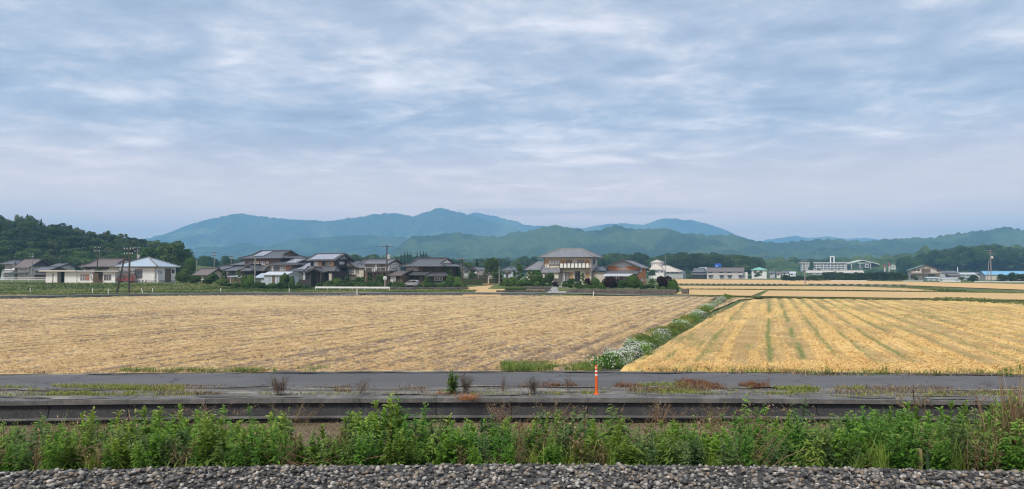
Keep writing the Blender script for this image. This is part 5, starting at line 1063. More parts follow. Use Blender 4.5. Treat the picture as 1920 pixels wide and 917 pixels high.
h = House('blue_roof_warehouse', 'long cream warehouse with bright blue roof at the right edge', 1847, 340, .2, rz=-22, cat='warehouse'); W = h.u(1990); D = 12; ze = h.z(514.5, 0); h.wall(W_cream, 0, W, 0, D, -.3, ze); h.gable(0, W, 0, D, ze, h.z(508.3, 0, 6), .5, T_cyan, 'x', W_cream, barge=False)
for q in (1870, 1890, 1910): h.win(q, q + 6, 517, 520.5, mull=1, gm=G_mid, fm=M_framel)
# ================================================================== LANES, WALLS, STREET FURNITURE
lane = lambda X: np.interp(X, LX, LY)
asl = NT('lane_asphalt'); n1 = asl.noise(.6, 6, .6); asl.color(asl.ramp(n1, [(.3, (.11, .11, .112)), (.7, (.20, .195, .19))])); asl.rough(.9)
strip('lane', np.linspace(-110, 27, 90), lambda X: lane(X) + .9, lambda X: lane(X) + 4.2, lambda X, Y: Gz(X, Y) + .03, asl.m, nv=4)
drv = pm('pale_concrete', (.36, .35, .33), (.27, .26, .245), 1.0, .9)
def poly_strip(name, pts, wd, mat, dz=.045):
    V = []
    for i, p in enumerate(pts):
        p = Vector((p[0], p[1], 0)); q = Vector((*pts[min(i + 1, len(pts) - 1)][:2], 0)) - Vector((*pts[max(i - 1, 0)][:2], 0)); n_ = Vector((-q.y, q.x, 0)).normalized() * wd / 2
        for s_ in (-1, 1): r_ = p + n_ * s_; V.append((r_.x, r_.y, float(Gz(r_.x, r_.y)) + dz))
    m = MB().add(V, [(2 * i, 2 * i + 1, 2 * i + 3, 2 * i + 2) for i in range(len(pts) - 1)]); return tag(m.build(name, mat), kind='structure')
def px_path(l, z=.3): return [tuple(at(a, gy(b, z))[:2]) for a, b in l]
poly_strip('side_road', px_path([(560, 551.5), (640, 551), (700, 549), (760, 546), (820, 542.5), (880, 541), (930, 540)]), 3.2, asl.m)
poly_strip('driveway', [tuple(p) for p in px_path([(1035, 551), (1046, 547), (1052, 543.5)])] + [(10.2, 126), (11, 133)], 3.0, drv, .06)
poly_strip('dry_strip', [(x, float(lane(x)) + 7) for x in np.linspace(-42, -8, 12)], 3.4, fx.m, .03)
poly_strip('dry_strip', [(x, float(lane(x)) + 6) for x in np.linspace(-90, -66, 8)], 3, fx.m, .03)
fringe = pm('rough_bank', (.11, .12, .045), (.13, .095, .055), .7, .95, .5, 6)
poly_strip('field_bank', [(x, float(lane(x)) + .3) for x in np.linspace(25, 110, 40)], 2.0, fringe, .10)
cw = empty('canal_wall', (-25, 104, 0)); tag(cw, 'long low concrete canal wall along the far edge of the left field', 'wall')
xs_ = np.linspace(-80, 4, 43)
for i in range(42):
    a_, b_ = xs_[i], xs_[i + 1]; ya, yb = float(lane(a_)) + .35, float(lane(b_)) + .35; m = MB()
    for (y_, z0_, z1_, nm, mt) in ((0, -.1, .30, 'panel', cn.m),):
        m.add([(a_ + .01, ya, z0_), (b_ - .01, yb, z0_), (b_ - .01, yb + .3, z0_), (a_ + .01, ya + .3, z0_), (a_ + .01, ya, z1_), (b_ - .01, yb, z1_), (b_ - .01, yb + .3, z1_), (a_ + .01, ya + .3, z1_)], [(3, 2, 1, 0), (4, 5, 6, 7), (0, 1, 5, 4), (1, 2, 6, 5), (2, 3, 7, 6), (3, 0, 4, 7)])
    m.v = [(v[0] + 25, v[1] - 104, v[2]) for v in m.v]; m.build('panel', wn.m if False else cn.m, cw)
def stone_wall(name, label, x0, y0, x1, y1, z0, z1, mat):
    m = MB(); n = max(4, int(math.hypot(x1 - x0, y1 - y0) / .55)); rows = max(2, round((z1 - z0) / .3)); r_ = random.Random(int(x0 * 10)); cx, cy_ = (x0 + x1) / 2, (y0 + y1) / 2; dx, dy = (x1 - x0) / n, (y1 - y0) / n; rt = empty(name, (cx, cy_, z0), 0, label, 'wall'); ang_ = math.atan2(dy, dx)
    for j in range(rows):
        u = -n * .5 * math.hypot(dx, dy)
        while u < n * .5 * math.hypot(dx, dy):
            w_ = r_.uniform(.35, .8); d_ = r_.uniform(-.06, .06); a_ = (z1 - z0) / rows; m.box(u + .015, u + w_ - .015, -.25 + d_, .3, j * a_ + .01, (j + 1) * a_ - .015 + r_.uniform(-.03, .03)); u += w_
    o = m.build('stones', mat, rt); o['kind'] = 'stuff'; rt.rotation_euler = (0, 0, ang_)
    bx('wall_core', mat, rt, -n * .5 * math.hypot(dx, dy), n * .5 * math.hypot(dx, dy), -.12, .25, -.1, z1 - z0 - .06); return rt
p0, p1 = at(1062, 113.2), at(1262, 110.5); stone_wall('stone_wall', 'dark stone garden wall below the purple shrubs', p0.x, p0.y, p1.x, p1.y, .0, .74, M_stone2)
p0, p1 = at(980, 124.6), at(1042, 123.8); stone_wall('stone_wall', 'short dark stone wall below the round green shrubs', p0.x, p0.y, p1.x, p1.y, .25, .98, M_stone)
p0, p1 = at(931, 112.5), at(1034, 114.5); stone_wall('stone_kerb', 'low dark stone kerb round the straw-covered garden corner', p0.x, p0.y, p1.x, p1.y, .25, .55, M_stone)
far_field('dry_garden_bed', [(985, 114.5), (1028, 116.5), (1020, 121), (985, 121)], fx.m, .12)
p0, p1 = at(728, 126), at(774, 124); stone_wall('stone_wall', 'low dark stone wall beside the silver car', p0.x, p0.y, p1.x, p1.y, .3, .85, M_stone)
p0, p1 = at(776, 128), at(876, 127); stone_wall('stone_wall', 'low dark stone wall below the dark house garden', p0.x, p0.y, p1.x, p1.y, .3, .8, M_stone)
p0, p1 = at(212, 138), at(345, 134.5); stone_wall('stone_wall', 'low grey stone wall below the blue-roofed house', p0.x, p0.y, p1.x, p1.y, .9, 1.42, M_stone)
p0, p1 = at(1278, 111), at(1288, 110.5); stone_wall('stone_heap', 'dark boulders at the right corner of the garden', p0.x, p0.y, p1.x, p1.y, 0, .75, M_stone)

# ---- utility poles
def pole(label, px, ytop, Y, zb=None, dpx=0.0, arms=1, mat=None, r=.15, trans=False, name='utility_pole', lamp=False, rz=-20):
    p = at(px, Y); zb = float(Gz(p.x, p.y)) if zb is None else zb; H = zat(ytop, Y) - zb; rt = empty(name, (p.x, p.y, zb), R(rz), label, 'pole')
    dx = dpx / F * Y * math.cos(R(rz)); m = MB().tube((0, 0, -.5), (dx, 0, H), r, r * .62, 9); m.build('shaft', mat or M_conc, rt)
    for i in range(arms):
        z = H - .25 - .75 * i; w_ = 1.0 - .15 * i; x_ = dx * z / H; a_ = MB().box(x_ - w_, x_ + w_, -.06 - r, -r + .03, z - .05, z + .06).build('crossarm', M_polewood, rt)
        for q in (-.9, -.35, .35, .9): MB().lathe([(.04, z + .06), (.06, z + .12), (.035, z + .17), (.055, z + .22), (.02, z + .26)], 7, (x_ + w_ * q, -.04 - r)).build('insulator', M_white, a_)
    if trans:
        z = H - 2.2; MB().lathe([(.28, z - .45), (.31, z - .4), (.31, z + .3), (.26, z + .38)], 10, (dx * z / H + .42, 0)).build('transformer', W_grey, rt); MB().box(dx * z / H + .05, dx * z / H + .2, -.05, .05, z - .1, z + .1).build('bracket', M_steel, rt)
    return rt, Vector((p.x, p.y, zb + H))
P1, t1 = pole('dark upright utility pole beside its leaning prop at the field edge', 243, 464.5, 104.5, mat=M_polewood, arms=2, r=.17)
PP, tp = pole('leaning dark prop pole beside the upright pole at the field edge', 219, 481, 104.0, dpx=21, arms=0, mat=M_polewood, r=.16, name='prop_pole')
P3, t3 = pole('utility pole with crossarms behind the flat-roofed shed', 183, 463, 150, 1.35, arms=2, mat=M_polewood)
P4, t4 = pole('utility pole with crossarms above the blue roof', 257.5, 464, 168, 1.4, arms=2, trans=True)
P5, t5 = pole('thin utility pole among the houses at the left edge', 60.5, 475.5, 190, 1.7, arms=2)
pole('thin metal pole left of the old tiled house', 154, 491, 150, 1.35, arms=0, r=.06)
P7, t7 = pole('utility pole with crossarms at the left end of the hamlet', 401.5, 472, 185, arms=2, dpx=1)
P8, t8 = pole('shorter utility pole left of the stepped roofs', 434.5, 479, 190, arms=2)
pole('plain concrete pole at the left edge of the round trees', 369, 486, 165, arms=0, r=.12)
pole('plain grey concrete pole in front of the pale metal shed', 478.5, 483, 134, arms=0, r=.16)
P9, t9 = pole('tall dark utility pole in front of the balcony house', 725.5, 459.5, 131, arms=1, mat=M_polewood, r=.17, trans=True)
P10, t10 = pole('utility pole at the lane right of the dark house', 866.5, 484, 134, arms=1, r=.14, mat=M_polewood)
pole('plain pale pole before the big leafy tree', 936, 499.5, 186, arms=0, r=.16)
pole('distant pole before the beige-roofed hall', 1248, 479.5, 395, arms=1, r=.2)
pole('distant pole right of the beige-roofed hall', 1271, 504, 330, arms=0, r=.16)
P13, t13 = pole('pole standing alone in the far wheat left of the school', 1508.7, 488, 208, arms=1, r=.17)
pole('thin dark pole in front of the green-roofed house', 1731, 497, 250, arms=0, r=.13, mat=M_polewood)
P15, t15 = pole('tall utility pole with crossarms at the right', 1857.5, 469.5, 222, arms=2, r=.18, trans=True)
pole('prop pole leaning against the tall pole at the right', 1849.5, 487, 221, dpx=4.5, arms=0, r=.14, name='prop_pole')
for q, yt, lab in ((1400, 500, 'thin distant pole at the right end of the apartment block'), (1453, 503, 'thin distant pole right of the mint-roofed house'), (1786, 497, 'thin distant pole right of the green-roofed house'), (1795, 500.5, 'pale thick distant pole right of the green-roofed house'), (1805, 495.5, 'thin dark distant pole left of the pale warehouses'), (1889, 500, 'thin distant pole above the bright blue roof'), (1917, 494, 'distant pole at the right picture edge')): pole(lab, q, yt, 420, .3, arms=1 if q != 1795 else 0, r=.17 if q != 1795 else .35, mat=M_white if q == 1795 else M_polewood)
M_wire = pm('black_wire', (.03, .03, .032), (.04, .04, .042), 2, .6)
def wire(label, a, b, sag, r=.016):
    m = MB(); a = Vector(a); b = Vector(b); pr = None
    for i in range(13):
        t = i / 12; p = a.lerp(b, t) - Vector((0, 0, sag * 4 * t * (1 - t)))
        if pr is not None: m.tube(pr, p, r, n=4)
        pr = p
    o = m.build('power_line', M_wire); o.location = (0, 0, 0); return tag(o, label, 'cable', 'power lines strung between the poles')
def arm(t, k, dz=0): return t + Vector((.94, -.34, 0)) * k + Vector((0, 0, dz))
tl = at(-260, 196, 10.5)
for k in (-.85, .85): wire('power line running off the left edge from the village pole', tl, arm(t5, k), 1.0); wire('power line from the village pole to the pole behind the shed', arm(t5, k), arm(t3, k), 1.2); wire('power line from the shed pole to the pole above the blue roof', arm(t3, k), arm(t4, k), .5); wire('power line from the field-edge pole to the shed pole', arm(t1, k), arm(t3, k, -.7), .5)
wire('power line between the two poles left of the stepped roofs', t7, t8, .3); wire('power line from the blue-roof pole to the hamlet pole', t4, t7, .8); wire('power line from the stepped roofs to the tall dark pole', t8, t9, 1.0); wire('power line from the tall dark pole to the lane pole', t9, t10, .8)
for k in (-.85, .85): wire('power line running off the right edge from the tall pole', arm(t15, k), at(2150, 250, 9.5), 1.0)

# ---- guard rails, posts, mirror
def guardrail(label, pts, zr, post_every=2.0, two=False, name='guardrail', zb=None):
    p = [Vector(q) for q in pts]; rt = empty(name, p[0], 0, label, 'guardrail')
    for i in range(len(p) - 1):
        a, b = p[i] - p[0], p[i + 1] - p[0]; n = max(1, int((b - a).length / post_every))
        MB().bar(a + Vector((0, 0, zr)), b + Vector((0, 0, zr)), .06, .3 if not two else .16).build('rail', M_white, rt)
        if two: MB().bar(a + Vector((0, 0, zr - .45)), b + Vector((0, 0, zr - .45)), .06, .16).build('rail', M_white, rt)
        for j in range(n + 1):
            q = a.lerp(b, j / n); MB().tube((q.x, q.y + .08, q.z - .3), (q.x, q.y + .08, q.z + zr + .1), .055, n=6).build('post', M_white, rt)
    return rt
guardrail('white two-rail guardrail at the left edge before the village houses', [at(-40, 168, 1.45), at(86, 168, 1.45)], .75, 4, True)
guardrail('white guardrail beside the lane in front of the hamlet', [at(592, 121, .35), at(731, 119, .35)], .50, 2.2)
guardrail('white barrier before the dark tree row across the fields', [at(1557, 280, .0), at(1624, 276, .0)], .3, 6); guardrail('white barrier before the green-roofed house', [at(1692, 272, 0), at(1732, 270, 0)], .3, 5)
guardrail('short white barrier before the white prefab sheds', [at(1762, 262, 0), at(1800, 260, 0)], .25, 5); guardrail('long white barrier at the right edge of the far fields', [at(1826, 248, 0), at(1960, 240, 0)], .3, 5)
for px_, yt, yb, ln, lab in ((58, 541, 550, .05, 'white marker post below the white guardrail at the left'), (175, 541.5, 550.5, 0, 'thin white marker post left of the poles'), (204.5, 542, 552.5, 0, 'bright white marker post just left of the prop pole'), (270, 541, 551, -.35, 'tilted white marker post right of the upright pole'), (287, 541, 550, .03, 'white marker post below the blue-roofed house'), (415, 540.5, 548, 0, 'white marker post below the leafy bushes'), (543, 541.5, 549, 0, 'white marker post below the solar house'), (670, 542, 551.5, 0, 'white marker post before the white guardrail'), (743.5, 533, 541.5, .1, 'wooden stake beside the stone wall left of the silver car'), (1112, 547, 553, .15, 'small white post at the lane before the stone wall')):
    Y_ = gy(yb, .25); p = at(px_, Y_, .25); hh = zat(yt, Y_) - .25; rt = MB().tube((0, 0, -.2), (ln * hh, 0, hh), .06, .055, 8).lathe([(.06, hh), (.05, hh + .03), (.01, hh + .045)], 8, (ln * hh, 0)).build('marker_post', M_white if 'stake' not in lab else W_wood); rt.location = p; tag(rt, lab, 'post')
p = at(722, 128.5, .4); rt = empty('traffic_mirror', p, R(-12), 'round pale traffic mirror on a post beside the tall dark pole', 'mirror'); MB().tube((0, 0, -.3), (0, 0, 2.4), .05, n=7).build('post', M_framel, rt)
o = MB().lathe([(.38, 0), (.40, .04), (.36, .1), (.15, .16)], 16).build('mirror_housing', M_framel, rt); o.matrix_local = Matrix.Translation((0, -.02, 2.0)) @ Matrix.Rotation(R(-90), 4, 'X'); o2 = MB().lathe([(.34, 0), (.22, .05), (.05, .08)], 16).build('mirror_glass', G_curt, o); o2.matrix_local = Matrix.Translation((0, 0, -.01)) @ Matrix.Rotation(R(180), 4, 'X')
# irrigation channel across the far fields
def channel(label, x0, x1, py0, py1, n):
    a = at(x0, gy(py0)); b = at(x1, gy(py1)); rt = empty('irrigation_channel', a, math.atan2(b.y - a.y, b.x - a.x), label, 'channel'); Ln = (b - a).length; bx('channel_wall', drv, rt, 0, Ln, -.1, .35, -.1, .34)
    for i in range(n): u = Ln * (i + .2) / n; bx('opening_shade', M_black, rt, u, u + Ln / n * .55, -.13, -.102, .02, .27)  # dark slabs on the wall face, painted shade for the openings
channel('pale concrete channel with dark openings across the far wheat', 1272, 1478, 533.6, 534.2, 20); channel('concrete channel with dark openings right of the lone pole', 1514, 1700, 534, 535.8, 12)

# ---- cars
def car(label, px, Y, zb, rz, col, Ln, Hh, van):
    p = at(px, Y); rt = empty('parked_car', (p.x, p.y, zb), R(rz), label, 'car'); Wd = 1.6; paint = pm('paint_' + label[:6].strip(), col, tuple(v * .9 for v in col), 1, .25, spec=.6)
    lo = [(-.5, .32), (-.5, .62), (-.47, .78), (-.30 if not van else -.38, .92), (.44, .95), (.5, .85), (.5, .32)]; lo = [(x * Ln, z * (Hh / 1.52)) for x, z in lo]
    def loft(poly, w0, inset):
        m = MB(); n = len(poly); vs = []
        for y, k in ((-w0, inset), (-w0 + .1, 1), (w0 - .1, 1), (w0, inset)):
            cx = sum(q[0] for q in poly) / n; cz = sum(q[1] for q in poly) / n; vs += [(cx + (x - cx) * k, y, cz + (z - cz) * k) for x, z in poly]
        fs = [tuple(range(n)), tuple(range(4 * n - 1, 3 * n - 1, -1))]
        for r_ in range(3): fs += [(r_ * n + i, (r_ + 1) * n + i, (r_ + 1) * n + (i + 1) % n, r_ * n + (i + 1) % n) for i in range(n)]
        return m.add(vs, fs)
    loft(lo, Wd / 2, .97).build('body', paint, rt)
    k = Hh / 1.52; top = [(-.30, .90), (-.12, 1.46), (-.02, 1.52), (.36, 1.50), (.46, 1.25), (.46, .92)] if not van else [(-.36, .9), (-.2, 1.44), (-.1, 1.52), (.44, 1.52), (.485, 1.4), (.49, .92)]
    top = [(x * Ln, z * k) for x, z in top]; cb_ = loft(top, Wd / 2 - .07, .93).build('cabin', paint, rt)
    gl = [(-.25, .95), (-.11, 1.38), (.32, 1.4), (.40, 1.2), (.42, .97)] if not van else [(-.30, .95), (-.18, 1.38), (.42, 1.42), (.45, .97)]
    for y in (-Wd / 2 + .045, Wd / 2 - .045):
        xs = [-.3, .02, .05, .5]
        for (a_, b_) in ((-.3, .06), (.09, .45)):
            pl_ = [(max(a_, min(b_, x)) * Ln, z * k) for x, z in gl]; m = MB().prism(pl_, y - .012, y + .012); m.build('side_window', G_dark, cb_)
    ws = [(top[0][0] + .05, top[0][1] + .06), (top[1][0] + .02, top[1][1] - .06)]; MB().add([(ws[0][0] - .03, -.62, ws[0][1]), (ws[0][0] - .03, .62, ws[0][1]), (ws[1][0] - .03, .58, ws[1][1]), (ws[1][0] - .03, -.58, ws[1][1])], [(0, 1, 2, 3)]).build('windscreen', G_dark, cb_)
    for sx_ in (-.31, .31):
        for y in (-Wd / 2 + .1, Wd / 2 - .1):
            t_ = MB().tube((sx_ * Ln, y - .1, .3), (sx_ * Ln, y + .1, .3), .3, n=16).build('wheel', M_black, rt); MB().tube((sx_ * Ln, y - .115, .3), (sx_ * Ln, y + .115, .3), .18, n=12).build('rim', M_steel, t_)
    for y in (-.55, .55): bx('headlight', M_white, rt, -.5 * Ln - .012, -.5 * Ln + .1, y - .16, y + .16, .62 * k, .76 * k); bx('taillight', pm('lamp_red', (.35, .02, .02), (.3, .02, .02), 4, .3), rt, .5 * Ln - .1, .5 * Ln + .012, y - .12, y + .12, .66 * k, .9 * k)
    bx('bumper', paint, rt, -.5 * Ln - .05, -.5 * Ln + .1, -Wd / 2 + .12, Wd / 2 - .12, .3 * k, .5 * k)
    for y in (-Wd / 2 - .1, Wd / 2): bx('side_mirror', paint, rt, -.2 * Ln, -.2 * Ln + .16, y, y + .1, .95 * k, 1.1 * k)
    return rt
car('red compact van parked beside the blue-roofed house', 235.5, 139, 1.38, 5, (.26, .055, .05), 3.7, 1.62, True)
car('silver hatchback parked in front of the dark timber house', 772.5, 142, .60, -14, (.36, .37, .385), 3.0, 1.35, False)
p = at(841, 135, .6); rt = empty('yellow_cart', p, R(-20), 'yellow covered cart at the end of the dark house garden', 'cart'); m_y = pm('yellow_cover', (.62, .40, .06), (.5, .3, .04), 3, .6); MB().prism([(-.5, .25), (-.45, .75), (-.2, .95), (.3, .95), (.5, .7), (.5, .25)], -.4, .4).build('cover', m_y, rt)
for s_ in (-.3, .3): MB().tube((s_, -.43, .18), (s_, -.36, .18), .18, n=10).build('wheel', M_black, rt)
# ---- signs
blue = pm('sign_cobalt', (.01, .09, .46), (.012, .11, .5), 3, .5); p = at(1340, 400, 0)
rt = empty('rooftop_sign', at(1346, 398, 3.0), R(-18), 'bright blue box sign standing above the apartment block roof', 'sign'); za, zb_ = zat(502.2, 398) - 3, zat(494.3, 398) - 3; ww = 6.0 / F * 398
bx('sign_box', blue, rt, -ww, ww, -.5, .5, za, zb_); bx('sign_top', pm('sign_navy', (.03, .06, .14), (.04, .07, .16), 3, .5), rt, -ww - .05, ww + .05, -.55, .55, zb_ + .005, zb_ + .25)
st_ = MB(); cz = za + (zb_ - za) * .45
for i in range(10): a_ = R(90 + 36 * i); r_ = .55 if i % 2 == 0 else .23; st_.v.append((-ww * .35 + r_ * math.cos(a_), -.53, cz + r_ * math.sin(a_)))
st_.f = [tuple(range(10))]; st_.build('star_mark', M_white, rt)
for s_ in (-.6, .6): MB().tube((s_ * ww, 0, -3), (s_ * ww, 0, za), .12, n=6).build('leg', M_steel, rt)
redm = pm('sign_red', (.42, .06, .06), (.36, .05, .05), 3, .5)
for q, lab in ((1658.5, 'slim white and red pylon sign right of the gymnasium'), (1667, 'slim red-topped pylon sign beside the white emblem sign')):
    Y_ = 540; rt = empty('pylon_sign', at(q, Y_, .3), R(-18), lab, 'sign'); zt = zat(495 if q < 1660 else 492.5, Y_) - .3; bx('board', M_white, rt, -.45, .45, -.2, .2, 0, zt * .72); bx('board_top', redm, rt, -.45, .45, -.2, .2, zt * .72 + .01, zt)
    for j in range(4): bx('lettering', redm if q < 1660 else M_frame, rt, -.2, .2, -.235, -.202, zt * (.2 + .12 * j), zt * (.27 + .12 * j))
Y_ = 540; rt = empty('emblem_sign', at(1674.5, Y_, .3), R(-18), 'white arched emblem sign with a line of lettering beside the pylons', 'sign'); z0_, z1_ = zat(505, Y_) - .3, zat(495, Y_) - .3; hw = 4.6 / F * Y_
for s_ in (-.5, .5): MB().tube((s_ * hw, 0, -.2), (s_ * hw, 0, z0_), .12, n=6).build('leg', M_steel, rt)
def arc(r0, r1, cz, n=12):
    m = MB()
    for i in range(n):
        a_, b_ = math.pi * i / n, math.pi * (i + 1) / n; m.add([(r * math.cos(t), y, cz + r * math.sin(t)) for y in (-.1, .1) for r, t in ((r0, a_), (r1, a_), (r1, b_), (r0, b_))], [(0, 1, 2, 3), (7, 6, 5, 4), (1, 5, 6, 2), (0, 3, 7, 4), (0, 4, 5, 1), (3, 2, 6, 7)])
    return m
cz = z0_ + (z1_ - z0_) * .42; arc(hw * .78, hw, cz).build('emblem_arch', M_white, rt); arc(hw * .3, hw * .52, cz + .15).build('emblem_arch', M_white, rt); bx('emblem_base', M_white, rt, -hw, hw, -.1, .1, cz - .35, cz - .1)
for i in range(4): bx('letter', M_white, rt, -hw + hw * .5 * i + .06, -hw + hw * .5 * (i + 1) - .12, -.1, .1, z0_, z0_ + (z1_ - z0_) * .24)
# ---- orange delineator on the verge, stakes in the foreground
om = pm('delineator_orange', (.80, .13, .02), (.72, .11, .018), 6, .45); Y_ = 18.95; H_ = zat(685.5, Y_)
rt = empty('delineator_post', at(1117, Y_, .02), 0, 'orange delineator post with white reflective bands on the road verge', 'post'); MB().lathe([(.075, 0), (.075, .015), (.045, .04), (.038, .09)], 14).build('base', om, rt); MB().lathe([(.036, .085), (.036, H_ - .05), (.031, H_ - .02), (.012, H_ - .01)], 14).build('shaft', om, rt)
for k in (.79, .66): MB().lathe([(.0375, H_ * k - .022), (.0375, H_ * k + .022)], 14).build('reflective_band', M_white, rt)
MB().lathe([(.0375, H_ * .90 - .012), (.0375, H_ * .90 + .012)], 14).build('reflective_band', M_white, rt)
rt = MB().box(-.024, .024, -.024, .024, -.2, .24).prism([(-.024, .24), (.024, .24), (.018, .255), (-.018, .255)], -.018, .018).build('wooden_stake', pm('stake_yellow', (.24, .21, .09), (.16, .13, .06), 6, .8)); rt.location = at(1715, 8.82, .84); tag(rt, 'pale yellow square stake in the weeds by the ballast', 'stake')
rt = MB().tube((0, 0, -.2), (0, 0, .22), .022, .022, 8).lathe([(.024, .22), (.02, .235), (.008, .24)], 8).build('pipe_stake', pm('stake_green', (.05, .09, .04), (.04, .07, .03), 6, .6)); rt.location = at(1730, 8.86, .83); tag(rt, 'dark green pipe stake beside the yellow stake', 'stake')
ORD = 'first second third fourth fifth sixth seventh eighth ninth tenth eleventh twelfth thirteenth fourteenth fifteenth sixteenth seventeenth eighteenth nineteenth'.split()
# ================================================================== TREES AND GARDENS
# wood on the knoll at the left: trees one by one
crest = lambda px: np.interp(px, [-160, 0, 50, 100, 150, 200, 250, 300, 335], [404, 401, 403, 413, 425, 433, 444, 447, 449])
r8 = random.Random(88); cnt = 0
for row, (Y0, n, dy) in enumerate([(318, 36, 0), (297, 38, 8), (280, 40, 24), (265, 40, 42), (252, 38, 58), (240, 36, 74)]):
    for i in range(n):
        Y = Y0 + r8.uniform(-7, 7); px = -150 + (500 + (8 if row < 4 else -30)) * (i + r8.uniform(-.3, .3)) / n
        if px > 338 - row * 4: continue
        p = at(px, Y); z = float(Gz(p.x, p.y)); yt = crest(px) + dy * (1 if px < 200 else .75) + r8.uniform(-4, 7); hgt = max(7.0, min(21, zat(yt, Y) - z)); u_ = r8.random()
        kd = ('cedar' if u_ < .22 else 'bamboo' if u_ < .34 else 'full_mid' if u_ < .5 else 'full') if px < 120 else ('bamboo' if u_ < (.45 if row < 2 else .12) else 'full_mid' if u_ < .62 else 'full')
        lab = {'cedar': 'dark conifer in the dense wood on the left knoll', 'bamboo': 'pale feathery bamboo clump in the wood on the left knoll', 'full': 'dark broadleaf tree in the dense wood on the left knoll', 'full_mid': 'mid green broadleaf tree in the wood on the left knoll'}[kd]
        wh = ' above the village houses' if px < 75 else ' above the flat-roofed shed' if px < 160 else ' above the old tiled roof' if px < 235 else ' above the blue roof'; lab = lab.replace('in the dense wood on the left knoll', ('on the crest of the left knoll' if row < 2 else 'at the foot of the left knoll' if row > 3 else 'in the dense wood on the left knoll') + wh).replace('in the wood on the left knoll', ('on the crest of the left knoll' if row < 2 else 'at the foot of the left knoll' if row > 3 else 'in the wood on the left knoll') + wh)
        s_ = hgt / HT[kd]; plant(kd, (p.x, p.y, z - .3), {'cedar': 'conifer', 'bamboo': 'bamboo_clump'}.get(kd, 'broadleaf_tree'), lab, 'bamboo' if kd == 'bamboo' else 'tree', 'trees of the wood on the left knoll', s=s_, sw=max(1.0, s_ * r8.uniform(.75, .95)))
for a, b, yt, Y, kd, lab in ((292, 356, 447, 205, 'full', 'big round dark tree at the right end of the knoll wood'), (318, 368, 466, 192, 'full', 'dark spreading tree sloping down behind the blue roof'), (262, 312, 462, 212, 'full_mid', 'mid green tree behind the blue roof'), (336, 372, 482, 180, 'full_mid', 'lower green tree at the foot of the knoll wood')):
    plant_px(kd, a, b, yt, Y, 'broadleaf_tree', lab, 'tree')
plant_px('broad_lite', 64, 92, 489.5, 212, 'broadleaf_tree', 'pale green round tree between the village houses', 'tree'); plant_px('broad_mid', 0 - 14, 8, 495, 160, 'broadleaf_tree', 'dark bush cut by the left picture edge above the guardrail', 'tree'); plant_px('bush', 176, 192, 500, 149, 'garden_shrub', 'climbing shrub around the pole behind the shed', 'shrub', z=1.4)
plant_px('bush_lite', 100, 112, 501, 200, 'garden_shrub', 'pale shrub above the flat-roofed shed', 'shrub')
